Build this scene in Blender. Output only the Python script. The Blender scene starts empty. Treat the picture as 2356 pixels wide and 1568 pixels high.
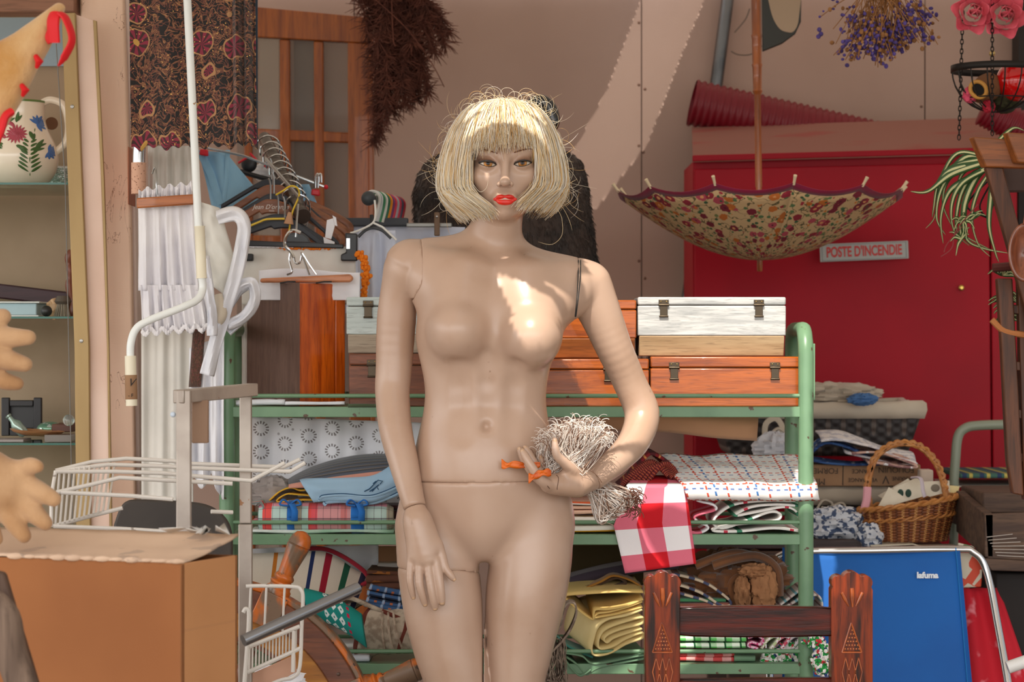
import bpy, math, random
import numpy as np
from mathutils import Vector, Matrix, noise
random.seed(7)
PI = math.pi
scene = bpy.context.scene
COL = scene.collection
# ------------------------------------------------------------------ camera, sky, sun, exposure
F = 5850.0            # focal length in pixels of the 2356 px wide frame
CAMZ = 1.28
def W(px, py, D):
    """the point of the market stall that the photo shows at (px, py), D metres from the lens"""
    return Vector(((px-1178)/F*D, D, CAMZ+(784-py)/F*D))
def pxm(D): return D/F
cam = bpy.data.cameras.new('camera'); cam_o = bpy.data.objects.new('camera', cam); COL.objects.link(cam_o)
cam_o.location = (0, 0, CAMZ); cam_o.rotation_euler = (PI/2, 0, 0)
cam.sensor_width = 36; cam.lens = F/2356*36; cam.clip_end = 60
cam.dof.use_dof = True; cam.dof.focus_distance = 5.08; cam.dof.aperture_fstop = 7.0
scene.camera = cam_o
vs = scene.view_settings
vs.view_transform = 'Standard'; vs.look = 'None'; vs.gamma = 1; vs.use_curve_mapping = False
vs.exposure = 0.22
scene.display_settings.display_device = 'sRGB'
world = bpy.data.worlds.new('sky'); scene.world = world; world.use_nodes = True
wn = world.node_tree.nodes; wl = world.node_tree.links
bgn = wn['Background']
tc = wn.new('ShaderNodeTexCoord'); sx = wn.new('ShaderNodeSeparateXYZ'); wl.new(tc.outputs['Generated'], sx.inputs[0])
rmp = wn.new('ShaderNodeValToRGB'); wl.new(sx.outputs['Z'], rmp.inputs[0])
rmp.color_ramp.elements[0].position = 0.0; rmp.color_ramp.elements[0].color = (0.36, 0.34, 0.32, 1)
rmp.color_ramp.elements[1].position = 0.5; rmp.color_ramp.elements[1].color = (0.92, 0.95, 1.0, 1)
e = rmp.color_ramp.elements.new(0.05); e.color = (1.0, 0.98, 0.95, 1)
wl.new(rmp.outputs[0], bgn.inputs[0])
# the open street behind the camera is bright, the stalls to either side shade the light
fr = wn.new('ShaderNodeMapRange'); fr.interpolation_type = 'SMOOTHSTEP'; dt = wn.new('ShaderNodeVectorMath'); dt.operation = 'DOT_PRODUCT'; wl.new(tc.outputs['Generated'], dt.inputs[0]); dt.inputs[1].default_value = (0.45, 0.89, 0); wl.new(dt.outputs['Value'], fr.inputs[0])
fr.inputs[1].default_value = -0.95; fr.inputs[2].default_value = 0.05; fr.inputs[3].default_value = 3.1; fr.inputs[4].default_value = 0.45
wl.new(fr.outputs[0], bgn.inputs[1])
SUN_TO = Vector((-0.10, -0.60, 0.80)).normalized()      # from the stall towards the sun
sun = bpy.data.lights.new('sun', 'SUN'); sun.energy = 4.8; sun.angle = 0.007; sun.color = (1.0, 0.93, 0.82)
sun_o = bpy.data.objects.new('sun', sun); COL.objects.link(sun_o)
sun_o.rotation_euler = (-SUN_TO).to_track_quat('-Z', 'Y').to_euler(); sun_o.location = (0, 2, 6)
# ------------------------------------------------------------------ helpers
def lin(c):
    if isinstance(c, str): c = [int(c[i:i+2], 16) for i in (1, 3, 5)]
    o = []
    for v in c[:3]:
        v = v/255.0; o.append(v/12.92 if v <= .04045 else ((v+.055)/1.055)**2.4)
    return (o[0], o[1], o[2], 1.0)
def rnd(a, b): return random.uniform(a, b)
def nz(v): return noise.noise(v)
def lerp(a, b, t): return a+(b-a)*t
def smooth01(t): t = max(0, min(1, t)); return t*t*(3-2*t)

class X:
    """a value in a node tree; arithmetic on it adds math nodes"""
    def __init__(s, nt, sock): s.nt = nt; s.s = sock
    def _m(s, op, *a):
        n = s.nt.nodes.new('ShaderNodeMath'); n.operation = op
        for i, q in enumerate((s,)+a):
            if isinstance(q, X): s.nt.links.new(q.s, n.inputs[i])
            else: n.inputs[i].default_value = q
        return X(s.nt, n.outputs[0])
    def __add__(s, o): return s._m('ADD', o)
    def __radd__(s, o): return s._m('ADD', o)
    def __sub__(s, o): return s._m('SUBTRACT', o)
    def __mul__(s, o): return s._m('MULTIPLY', o)
    def __rmul__(s, o): return s._m('MULTIPLY', o)
    def __truediv__(s, o): return s._m('DIVIDE', o)
    def fract(s): return s._m('FRACT')
    def abs(s): return s._m('ABSOLUTE')
    def lt(s, o): return s._m('LESS_THAN', o)
    def gt(s, o): return s._m('GREATER_THAN', o)
    def max(s, o): return s._m('MAXIMUM', o)
    def min(s, o): return s._m('MINIMUM', o)
    def sin(s): return s._m('SINE')
    def floor(s): return s._m('FLOOR')
    def ss(s, a, b):
        n = s.nt.nodes.new('ShaderNodeMapRange'); n.interpolation_type = 'SMOOTHSTEP'
        s.nt.links.new(s.s, n.inputs[0]); n.inputs[1].default_value = a; n.inputs[2].default_value = b
        return X(s.nt, n.outputs[0])

class Mat:
    """a procedural material under construction"""
    def __init__(s, name, base=(200, 200, 200), rough=.6, metal=0., **kw):
        s.m = bpy.data.materials.new(name); s.m.use_nodes = True; s.nt = s.m.node_tree
        s.p = s.nt.nodes['Principled BSDF']; s.base = lin(base); s.col = None
        s.set('Roughness', rough); s.set('Metallic', metal); s.p.inputs['Base Color'].default_value = s.base
        for k, v in kw.items(): s.set({'sheen': 'Sheen Weight', 'coat': 'Coat Weight', 'coat_rough': 'Coat Roughness', 'trans': 'Transmission Weight', 'ior': 'IOR', 'alpha': 'Alpha', 'spec': 'Specular IOR Level', 'sss': 'Subsurface Weight'}[k], v)
    def set(s, k, v):
        if isinstance(v, X): s.nt.links.new(v.s, s.p.inputs[k])
        else: s.p.inputs[k].default_value = v
    def co(s, kind='Object'):
        n = s.nt.nodes.new('ShaderNodeTexCoord'); return n.outputs[kind]
    def uv(s):
        n = s.nt.nodes.new('ShaderNodeSeparateXYZ'); s.nt.links.new(s.co('UV'), n.inputs[0]); return X(s.nt, n.outputs[0]), X(s.nt, n.outputs[1])
    def xyz(s, kind='Object'):
        n = s.nt.nodes.new('ShaderNodeSeparateXYZ'); s.nt.links.new(s.co(kind), n.inputs[0]); return [X(s.nt, n.outputs[i]) for i in range(3)]
    def vec(s, x, y, z=0.):
        n = s.nt.nodes.new('ShaderNodeCombineXYZ')
        for i, q in enumerate((x, y, z)):
            if isinstance(q, X): s.nt.links.new(q.s, n.inputs[i])
            else: n.inputs[i].default_value = q
        return n.outputs[0]
    def noise(s, scale=5, detail=4, co=None, stretch=None, dist=0.):
        n = s.nt.nodes.new('ShaderNodeTexNoise'); n.inputs['Scale'].default_value = scale; n.inputs['Detail'].default_value = detail; n.inputs['Distortion'].default_value = dist
        c = co if co is not None else s.co()
        if stretch:
            mp = s.nt.nodes.new('ShaderNodeMapping'); mp.inputs['Scale'].default_value = stretch; s.nt.links.new(c, mp.inputs[0]); c = mp.outputs[0]
        s.nt.links.new(c, n.inputs['Vector']); return X(s.nt, n.outputs['Fac'])
    def vor(s, scale=5, co=None, feat='F1', out='Distance', rand=1.0):
        n = s.nt.nodes.new('ShaderNodeTexVoronoi'); n.feature = feat; n.inputs['Scale'].default_value = scale
        if 'Randomness' in n.inputs: n.inputs['Randomness'].default_value = rand
        s.nt.links.new(co if co is not None else s.co(), n.inputs['Vector'])
        return X(s.nt, n.outputs[out])
    def sock(s, c):
        if isinstance(c, X): return c
        n = s.nt.nodes.new('ShaderNodeRGB'); n.outputs[0].default_value = lin(c); return X(s.nt, n.outputs[0])
    def mix(s, fac, a, b):
        n = s.nt.nodes.new('ShaderNodeMix'); n.data_type = 'RGBA'
        if isinstance(fac, X): s.nt.links.new(fac.s, n.inputs[0])
        else: n.inputs[0].default_value = fac
        s.nt.links.new(s.sock(a).s, n.inputs[6]); s.nt.links.new(s.sock(b).s, n.inputs[7]); return X(s.nt, n.outputs[2])
    def over(s, fac, b):
        """lay colour b over what is there"""
        s.col = s.mix(fac, s.col if s.col is not None else X(s.nt, s._rgb()), b); s.set('Base Color', s.col); return s
    def _rgb(s):
        n = s.nt.nodes.new('ShaderNodeRGB'); n.outputs[0].default_value = s.base; return n.outputs[0]
    def bump(s, h, strength=.3, dist=.002):
        n = s.nt.nodes.new('ShaderNodeBump'); n.inputs['Strength'].default_value = strength; n.inputs['Distance'].default_value = dist
        s.nt.links.new(h.s, n.inputs['Height']); s.nt.links.new(n.outputs[0], s.p.inputs['Normal']); return s
    def vary(s, c2, scale=6, lo=.35, hi=.7, detail=4, stretch=None):
        return s.over(s.noise(scale, detail, stretch=stretch).ss(lo, hi), c2)

def wood(name, c1, c2, rough=.45, axis='x', scale=14, coat=0., fine=True):
    m = Mat(name, c1, rough, coat=coat)
    st = {'x': (1.2, 14, 14), 'y': (14, 1.2, 14), 'z': (14, 14, 1.2)}[axis]
    n = m.noise(scale*.35, 5, stretch=st, dist=.6); m.over(n.ss(.3, .72), c2)
    n2 = m.noise(scale*1.6, 3, stretch=st); m.over(n2.ss(.5, .75)*.45, [q*.55 for q in lin2(c2)])
    m.bump(n2, .25, .001); return m.m
def lin2(c):
    if isinstance(c, str): return [int(c[i:i+2], 16) for i in (1, 3, 5)]
    return c
def cloth(name, c, c2=None, scale=5, weave=900, rough=.9, sheen=.15):
    m = Mat(name, c, rough, sheen=sheen)
    if c2 is None: c2 = [q*.88 for q in lin2(c)]
    m.vary(c2, scale)
    if weave: m.bump(m.noise(weave, 2), .35, .0006)
    return m
def paint(name, c, chip=(120, 70, 40), amount=.66, rough=.4, c2=None):
    m = Mat(name, c, rough); m.vary(c2 or [q*.86 for q in lin2(c)], 9)
    m.over(m.noise(38, 6).ss(amount, amount+.03), chip); m.bump(m.noise(60, 3), .12, .001); return m.m

class MB:
    """collects shapes (world coordinates, metres) that become ONE mesh"""
    def __init__(s): s.v = []; s.f = []; s.uv = {}
    def add(s, vs, fs, uv=None):
        o = len(s.v); s.v += [tuple(q) for q in vs]; s.f += [tuple(i+o for i in f) for f in fs]
        if uv:
            for i, q in enumerate(uv): s.uv[o+i] = q
        return s
    def box(s, c, size, R=None):
        c = Vector(c); h = Vector(size)/2; R = R or Matrix.Identity(3)
        vs = [c+R@Vector((x*h.x, y*h.y, z*h.z)) for x in (-1, 1) for y in (-1, 1) for z in (-1, 1)]
        return s.add(vs, [(0, 1, 3, 2), (4, 6, 7, 5), (0, 4, 5, 1), (2, 3, 7, 6), (0, 2, 6, 4), (1, 5, 7, 3)])
    def span(s, a, b):
        a, b = Vector(a), Vector(b); return s.box((a+b)/2, [abs(q) for q in (b-a)])
    def bar(s, a, b, w, t, up=(0, 0, 1)):
        """rectangular bar from a to b, w across, t along up"""
        a, b = Vector(a), Vector(b); d = b-a; l = d.length; d.normalize(); u = Vector(up); u = (u-d*u.dot(d)).normalized(); n = d.cross(u)
        return s.box((a+b)/2, (l, w, t), Matrix((d, n, u)).transposed())
    def rings(s, R, closed=False, caps=True, uvscale=None):
        n = len(R[0]); m = len(R); vs = [p for r in R for p in r]; fs = []
        for i in range(m if closed else m-1):
            a, b = i*n, ((i+1) % m)*n
            for j in range(n): k = (j+1) % n; fs.append((a+j, a+k, b+k, b+j))
        if caps and not closed: fs.append(tuple(range(n-1, -1, -1))); fs.append(tuple(range((m-1)*n, m*n)))
        uv = [(j/n, i/max(1, m-1)) for i in range(m) for j in range(n)]
        return s.add(vs, fs, uv)
    def tube(s, pts, r, n=8, closed=False, flat=1.0, up=None, caps=True):
        pts = [Vector(p) for p in pts]; m = len(pts)
        if not hasattr(r, '__len__'): r = [r]*m
        tan = []
        for i in range(m):
            a = pts[(i-1) % m] if closed or i else pts[0]; b = pts[(i+1) % m] if closed or i < m-1 else pts[-1]
            t = (b-a); tan.append(t.normalized() if t.length > 1e-9 else Vector((0, 0, 1)))
        ref = Vector(up) if up else (Vector((0, 0, 1)) if abs(tan[0].z) < .9 else Vector((0, 1, 0)))
        x = (ref-tan[0]*ref.dot(tan[0])).normalized(); R = []
        for i in range(m):
            x = (x-tan[i]*x.dot(tan[i])).normalized(); y = tan[i].cross(x)
            R.append([pts[i]+(x*math.cos(2*PI*j/n)*r[i]*flat+y*math.sin(2*PI*j/n)*r[i]) for j in range(n)])
        return s.rings(R, closed, caps)
    def lathe(s, prof, base, axis=(0, 0, 1), n=20, caps=True, sq=None):
        a = Vector(axis).normalized(); base = Vector(base); x = a.orthogonal().normalized(); y = a.cross(x)
        return s.rings([[base+a*h+(x*math.cos(2*PI*j/n)+y*math.sin(2*PI*j/n))*r for j in range(n)] for r, h in prof], caps=caps)
    def ball(s, c, r, n=12, m=8, sq=(1, 1, 1)):
        c = Vector(c); R = []
        for i in range(m+1):
            t = PI*i/m; R.append([c+Vector((math.sin(t)*math.cos(2*PI*j/n)*r*sq[0], math.sin(t)*math.sin(2*PI*j/n)*r*sq[1], math.cos(t)*r*sq[2])) for j in range(n)])
        return s.rings(R, caps=False)
    def prism(s, poly, ext):
        ext = Vector(ext); n = len(poly); p = [Vector(q) for q in poly]
        fs = [tuple(range(n)), tuple(range(2*n-1, n-1, -1))]+[(i, i+n, (i+1) % n+n, (i+1) % n) for i in range(n)]
        return s.add(p+[q+ext for q in p], fs)
    def grid(s, fn, nu, nv, su=1., sv=1.):
        vs = []; uv = []
        for j in range(nv+1):
            for i in range(nu+1): vs.append(fn(i/nu, j/nv)); uv.append((i/nu*su, j/nv*sv))
        fs = [(j*(nu+1)+i, j*(nu+1)+i+1, (j+1)*(nu+1)+i+1, (j+1)*(nu+1)+i) for j in range(nv) for i in range(nu)]
        return s.add(vs, fs, uv)
    def build(s, name, mat, parent=None, smooth=True, bevel=0, solid=0, sub=0, ang=40, seg=2):
        me = bpy.data.meshes.new(name); org = Vector((0, 0, 0))
        if parent is None and s.v:
            a = np.array(s.v); lo = a.min(0); hi = a.max(0); org = Vector(((lo[0]+hi[0])/2, (lo[1]+hi[1])/2, lo[2]))
        else: org = wloc(parent)
        me.from_pydata([(q[0]-org.x, q[1]-org.y, q[2]-org.z) for q in s.v], [], s.f); me.validate()
        if s.uv:
            L = me.uv_layers.new(name='UVMap')
            for l in me.loops: L.data[l.index].uv = s.uv.get(l.vertex_index, (0, 0))
        o = bpy.data.objects.new(name, me); COL.objects.link(o)
        if parent is None: o.location = org
        else: o.parent = parent
        me.materials.append(mat.m if isinstance(mat, Mat) else mat)
        fixn(me)
        if smooth: me.polygons.foreach_set('use_smooth', [True]*len(me.polygons))
        if smooth and ang and hasattr(me, 'set_sharp_from_angle'): me.set_sharp_from_angle(angle=math.radians(ang))
        if sub: q = o.modifiers.new('sub', 'SUBSURF'); q.levels = q.render_levels = sub
        if solid: q = o.modifiers.new('solid', 'SOLIDIFY'); q.thickness = solid; q.offset = 0
        if bevel: q = o.modifiers.new('bevel', 'BEVEL'); q.width = bevel; q.segments = seg; q.limit_method = 'ANGLE'
        return o
import bmesh
def fixn(me):
    b = bmesh.new(); b.from_mesh(me); bmesh.ops.recalc_face_normals(b, faces=b.faces); b.to_mesh(me); b.free()
def wloc(o):
    v = Vector((0, 0, 0))
    while o is not None: v += Vector(o.location); o = o.parent
    return v
def tag(o, label, cat, group=None):
    o['label'] = label; o['category'] = cat
    if group: o['group'] = group
    return o
EMPTIES = []
def thing(name, label, cat, group=None):
    o = bpy.data.objects.new(name, None); o.empty_display_size = .05; COL.objects.link(o); EMPTIES.append(o); return tag(o, label, cat, group)
def struct(o): o['kind'] = 'structure'; return o
def copy_tree(o, parent=None):
    c = o.copy(); COL.objects.link(c)
    if parent is not None: c.parent = parent
    elif o.type == 'EMPTY': EMPTIES.append(c)
    for ch in list(o.children): copy_tree(ch, c)
    return c
def settle():
    """move every Empty to the base of its thing"""
    for e in EMPTIES:
        lo = [1e9]*3; hi = [-1e9]*3
        def walk(o, off):
            if o.type == 'MESH':
                for v in o.bound_box:
                    for k in range(3): q = v[k]+off[k]; lo[k] = min(lo[k], q); hi[k] = max(hi[k], q)
            for c in o.children: walk(c, off+Vector(c.location))
        walk(e, Vector((0, 0, 0)))
        if lo[0] > 1e8: continue
        b = Vector(((lo[0]+hi[0])/2, (lo[1]+hi[1])/2, lo[2]))
        for c in e.children: c.location = Vector(c.location)-b
        R = e.rotation_euler.to_matrix() if any(e.rotation_euler) else Matrix.Identity(3)
        e.location = Vector(e.location)+R@b
def spline(pts, n=8, closed=False):
    """Catmull-Rom through the points"""
    P = [Vector(p) for p in pts]; m = len(P); out = []
    for i in range(m if closed else m-1):
        if closed: a, b, c, d = P[(i-1) % m], P[i], P[(i+1) % m], P[(i+2) % m]
        else: a, b, c, d = P[max(0, i-1)], P[i], P[i+1], P[min(m-1, i+2)]
        for k in range(n):
            t = k/n; out.append(.5*((2*b)+(c-a)*t+(2*a-5*b+4*c-d)*t*t+(3*b-a-3*c+d)*t**3))
    if not closed: out.append(P[-1])
    return out
def text_mesh(name, s, size, mat, parent, loc, R=None, ext=.0004, bold=0., align='CENTER', sx=1.0, shear=0.):
    """lettering as thin raised shapes, facing the street (-Y) unless R turns it"""
    c = bpy.data.curves.new(name, 'FONT'); c.body = s; c.size = size; c.extrude = ext; c.offset = bold; c.align_x = align; c.align_y = 'CENTER'; c.shear = shear
    t = bpy.data.objects.new('tmp', c); COL.objects.link(t); dg = bpy.context.evaluated_depsgraph_get()
    me = bpy.data.meshes.new_from_object(t.evaluated_get(dg)); COL.objects.unlink(t); bpy.data.objects.remove(t)
    M = (R or Matrix.Rotation(PI/2, 3, 'X')).to_4x4() @ Matrix.Diagonal((sx, 1, 1, 1))
    me.transform(M); me.name = name
    o = bpy.data.objects.new(name, me); COL.objects.link(o); o.parent = parent
    o.location = Vector(loc)-(wloc(parent) if parent else Vector((0, 0, 0))); me.materials.clear(); me.materials.append(mat.m if isinstance(mat, Mat) else mat)
    return o
# ---- implicit surfaces
def surface_nets(Fv, org, h):
    s = Fv < 0; nx, ny, nz_ = Fv.shape
    cnt = np.zeros((nx-1, ny-1, nz_-1), np.float32); acc = [np.zeros_like(cnt) for _ in range(3)]
    cor = [(i, j, k) for i in (0, 1) for j in (0, 1) for k in (0, 1)]
    def sl(A, c): return A[c[0]:nx-1+c[0], c[1]:ny-1+c[1], c[2]:nz_-1+c[2]]
    for a in cor:
        for ax in range(3):
            if a[ax]: continue
            b = list(a); b[ax] = 1
            fa, fb = sl(Fv, a), sl(Fv, b); x = (fa < 0) != (fb < 0)
            with np.errstate(all='ignore'): t = np.where(x, fa/(fa-fb), 0)
            cnt += x
            for q in range(3): acc[q] += np.where(x, (t if q == ax else a[q]), 0)
    on = cnt > 0; idx = -np.ones(cnt.shape, np.int64); idx[on] = np.arange(on.sum())
    I = np.argwhere(on).astype(np.float64)
    V = np.stack([I[:, q]+acc[q][on]/cnt[on] for q in range(3)], 1)*h+np.array(org)
    faces = []
    for ax in range(3):
        u, w = (ax+1) % 3, (ax+2) % 3
        a = [slice(1, n-1) for n in Fv.shape]; a[ax] = slice(0, Fv.shape[ax]-1); b = list(a); b[ax] = slice(1, Fv.shape[ax])
        sa, sb = s[tuple(a)], s[tuple(b)]
        for flip, cond in ((0, sa & ~sb), (1, ~sa & sb)):
            P = np.argwhere(cond)
            if not len(P): continue
            P[:, u] += 1; P[:, w] += 1
            q = []
            for du, dw in ((-1, -1), (0, -1), (0, 0), (-1, 0)):
                R = P.copy(); R[:, u] += du; R[:, w] += dw; q.append(idx[R[:, 0], R[:, 1], R[:, 2]])
            q = np.stack(q, 1); faces.append(q[:, ::-1] if flip else q)
    return V, np.concatenate(faces)
class Grid3:
    def __init__(s, lo, hi, h):
        s.h = h; s.lo = np.array(lo, float); n = [int((hi[i]-lo[i])/h)+2 for i in range(3)]
        ax = [(lo[i]+h*np.arange(n[i])).astype(np.float32) for i in range(3)]; s.x, s.y, s.z = np.meshgrid(*ax, indexing='ij', sparse=True); s.n = n
def s_cone(g, a, b, ra, rb):
    a, b = [np.array(q, np.float32) for q in (a, b)]; d = b-a; l2 = float(d@d)+1e-9
    px, py, pz = g.x-a[0], g.y-a[1], g.z-a[2]; t = np.clip((px*d[0]+py*d[1]+pz*d[2])/l2, 0, 1)
    return np.sqrt((px-t*d[0])**2+(py-t*d[1])**2+(pz-t*d[2])**2)-(ra+(rb-ra)*t)
def s_ell(g, c, r, R=None):
    px, py, pz = g.x-c[0], g.y-c[1], g.z-c[2]
    if R is not None: px, py, pz = [R[i][0]*px+R[i][1]*py+R[i][2]*pz for i in range(3)]
    k0 = np.sqrt((px/r[0])**2+(py/r[1])**2+(pz/r[2])**2); k1 = np.sqrt((px/r[0]**2)**2+(py/r[1]**2)**2+(pz/r[2]**2)**2)+1e-6
    return k0*(k0-1)/k1
def smin(a, b, k): h = np.maximum(k-np.abs(a-b), 0)/k; return np.minimum(a, b)-h*h*k*.25
def smax(a, b, k): return -smin(-a, -b, k)
def chain(g, pts, k=.012, sub=5):
    q4 = [np.array(list(p)+[r]) for p, r in pts]; m = len(q4); dense = []
    for i in range(m-1):
        a, b, c, e = q4[max(0, i-1)], q4[i], q4[i+1], q4[min(m-1, i+2)]
        for t in np.arange(sub)/sub: dense.append(.5*(2*b+(c-a)*t+(2*a-5*b+4*c-e)*t*t+(3*b-a-3*c+e)*t**3))
    dense.append(q4[-1]); pts = [(q[:3], float(q[3])) for q in dense]; k = .0015
    d = None
    for (a, ra), (b, rb) in zip(pts[:-1], pts[1:]):
        c = s_cone(g, a, b, ra, rb); d = c if d is None else smin(d, c, k)
    return d
def sdf_object(name, Fv, g, mat, parent, relax=3):
    V, Q = surface_nets(Fv.astype(np.float32), g.lo, g.h)
    b = MB(); b.v = [tuple(q) for q in V]; b.f = [tuple(int(i) for i in q) for q in Q]
    o = b.build(name, mat, parent, ang=50)
    if relax: q = o.modifiers.new('relax', 'SMOOTH'); q.factor = .5; q.iterations = relax
    return o
# ------------------------------------------------------------------ cloth helpers
def plate(m, poly, D, th, D2=None):
    """a board whose outline is given in photo pixels at distance D, th thick going back"""
    return m.prism([W(x, y, D) for x, y in poly], (0, th, 0))
def sheet(m, path, vec, nu=10, wob=.0, seed=0, f=9.):
    """cloth along path (3D points) swept by vec"""
    path = [Vector(p) for p in path]; vec = Vector(vec); L = [0]
    for a, b in zip(path[:-1], path[1:]): L.append(L[-1]+(b-a).length)
    n = len(path); vs = []; uv = []
    for j in range(n):
        for i in range(nu+1):
            p = path[j]+vec*(i/nu); q = Vector((p.x*f+seed*7.1, p.y*f, p.z*f+j*.05))
            p = p+Vector((nz(q), nz(q+Vector((5, 9, 1))), nz(q+Vector((2, 1, 8)))))*wob; vs.append(p); uv.append((i/nu*vec.length, L[j]))
    return m.add(vs, [(j*(nu+1)+i, j*(nu+1)+i+1, (j+1)*(nu+1)+i+1, (j+1)*(nu+1)+i) for j in range(n-1) for i in range(nu)], uv)
def fold_path(n, zb, zt, dep, seed=0, jit=.006):
    """zig-zag of n layers: (d, z) pairs, rounded folds at the front"""
    r = random.Random(seed); t = (zt-zb)/n; P = []; fr = [r.uniform(0, jit) for _ in range(n+1)]
    for i in range(n):
        z = zb+(i+.5)*t; f = fr[i//2]+t*.5
        run = [(lerp(dep-.01, f, k/6), z) for k in range(7)]
        if i % 2: run = run[::-1]
        P += run
        if i < n-1:
            if i % 2 == 0: P += [(f-math.sin(PI*k/6)*t*.5, z+t*.5-math.cos(PI*k/6)*t*.5) for k in range(1, 6)]
            else: P += [(dep-.01+math.sin(PI*k/6)*t*.5, z+t*.5-math.cos(PI*k/6)*t*.5) for k in range(1, 6)]
    return P
def folded(x0, x1, yt, yb, D, dep, n, wob=.003, seed=0, nu=14, jit=.006, skew=0.):
    """a folded cloth seen from its folded front edge"""
    m = MB(); a = W(x0, yb, D); b = W(x1, yt, D); P = fold_path(n, a.z+.001, b.z-.001, dep, seed, jit)
    return sheet(m, [(a.x, D+d, z) for d, z in P], (b.x-a.x, skew, 0), nu, wob, seed)
def cloth_t(yt, yb, D, n): return max(.0012, (yb-yt)*pxm(D)/n*.62)
def spiral(cx, cz, r0, r1, turns, n=60, sq=1.0):
    return [(cx+math.cos(2*PI*turns*i/n)*lerp(r0, r1, i/n), cz+math.sin(2*PI*turns*i/n)*lerp(r0, r1, i/n)*sq) for i in range(n+1)]
def wrapm(path, ext, **k): m = MB(); return sheet(m, path, ext, **k)
def hang(x0, x1, yt, yb, D, nfold=6, amp=.012, seed=0, nu=60, nv=24, flare=1.0, top=None, bot=None, lean=0., ruffle=0., ph=0.):
    """a cloth hanging in folds; top/bot give the edges as functions of u in pixels"""
    m = MB(); r = random.Random(seed); ph = r.random()*6
    wdt = (x1-x0)*pxm(D); hgt = (yb-yt)*pxm(D)
    def fn(u, v):
        t = top(u) if top else yt; b = bot(u) if bot else yb; xc = (x0+x1)/2; x = xc+(lerp(x0, x1, u)-xc)*lerp(1, flare, v)+lean*v
        k = lerp(.35, 1, v); uu = u+.03*nz(Vector((u*5+seed, v*1.5, seed*3.3)))
        d = amp*k*(math.sin(uu*nfold*2*PI+ph)+.5*math.sin(uu*nfold*3.7*PI+ph*2+v))+amp*.4*nz(Vector((u*8, v*5, seed+.5)))
        if ruffle: d += ruffle*smooth01((v-.75)/.2)*math.sin(u*nfold*7*PI)
        return W(x, lerp(t, b, v), D)+Vector((0, d, 0))
    m.grid(fn, nu, nv, wdt, hgt); return m
def crumple(c, r, seed=0, amp=.35, f=2.2, n=40, mm=28, ridge=True):
    """a bunched cloth: a lump with sharp folds"""
    c = Vector(c); m = MB(); r = Vector(r)
    def fn(u, v):
        t = PI*v; p = 2*PI*u; d = Vector((math.sin(t)*math.cos(p), math.sin(t)*math.sin(p), math.cos(t)))
        q = d*f+Vector((seed*3.7, seed*1.3, seed*.7)); a = nz(q); b = nz(q*2.1+Vector((4, 4, 4)))
        k = 1+amp*((1-2*abs(a))*.6-.3+(1-2*abs(b))*.35-.1)
        return c+Vector((d.x*r.x*k, d.y*r.y*k, d.z*r.z*k))
    m.grid(fn, n, mm, 4*max(r), 2*max(r)); return m
def pline(pts, D): return [W(x, y, D) for x, y in pts]
# ------------------------------------------------------------------ the place: paving, back wall, added shade canvas above
def sun_patch_holes():  # openings cut in the added canvas so sun reaches chosen patches
    z0 = 2.34; out = []
    for D, poly in SUNLIT:
        q = []
        for px, py in poly:
            p = W(px, py, D); k = (z0-p.z)/SUN_TO.z; q.append((p.x+SUN_TO.x*k, p.y+SUN_TO.y*k))
        out.append(q)
    return z0, out
SUNLIT = [
 (4.93, [(1060, 290), (1075, 235), (1110, 205), (1190, 200), (1235, 230), (1258, 285), (1200, 300), (1120, 300)]),
 (4.95, [(1145, 610), (1165, 620), (1205, 652), (1240, 680), (1266, 678), (1297, 714), (1284, 735), (1290, 765), (1262, 800), (1212, 812), (1195, 780), (1168, 705), (1150, 650)]),
 (5.08, [(1356, 650), (1366, 612), (1400, 618), (1440, 720), (1560, 940), (1545, 1020), (1400, 1120), (1320, 1078), (1410, 1010), (1415, 920), (1372, 830), (1345, 760), (1372, 725), (1352, 690)]),
 (4.985, [(1330, 1090), (1400, 1000), (1470, 975), (1525, 1000), (1400, 1118)]),
 (4.93, [(1272, 1040), (1300, 1015), (1400, 1085), (1372, 1112), (1300, 1088)]),
 (4.97, [(1240, 1000), (1300, 985), (1400, 1000), (1390, 1060), (1340, 1090), (1290, 1060)]),
 (5.485, [(1262, 664), (1850, 664), (1905, 720), (1905, 960), (1240, 960)]),
 (5.43, [(1400, 1075), (1876, 1078), (1876, 1168), (1600, 1160), (1400, 1172)]),
 (5.44, [(1822, 730), (1868, 730), (1868, 1180), (1830, 1180)]),
 (5.44, [(1330, 1352), (1480, 1352), (1480, 1376), (1380, 1376)]),
 (4.985, [(1066, 292), (1078, 235), (1108, 196), (1192, 192), (1236, 225), (1256, 290), (1160, 300)]),
 (4.90, [(1166, 690), (1262, 680), (1290, 715), (1290, 765), (1262, 800), (1212, 814), (1192, 775)]),
 (5.03, [(1070, 255), (1085, 225), (1110, 203), (1190, 198), (1225, 222), (1240, 255)]),
 (4.905, [(1148, 407), (1176, 407), (1174, 419), (1150, 421)]),
 (4.925, [(1137, 452), (1146, 441), (1158, 441), (1162, 449), (1150, 447)]),
 (4.95, [(1118, 408), (1124, 408), (1127, 432), (1119, 434)]),
 (4.915, [(1140, 466), (1150, 468), (1155, 473), (1146, 472)]),
 (4.80, [(1460, 1300), (2020, 1300), (2020, 1400), (1560, 1408), (1460, 1340)]),
]
def inside(x, y, P):
    c = False; n = len(P)
    for i in range(n):
        (x1, y1), (x2, y2) = P[i], P[i-1]
        if (y1 > y) != (y2 > y) and x < (x2-x1)*(y-y1)/(y2-y1)+x1: c = not c
    return c
z0, HOLES = sun_patch_holes()
am = Mat('added_awning_canvas', (206, 190, 166), .9); am.vary((190, 172, 148), 4)
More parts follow.
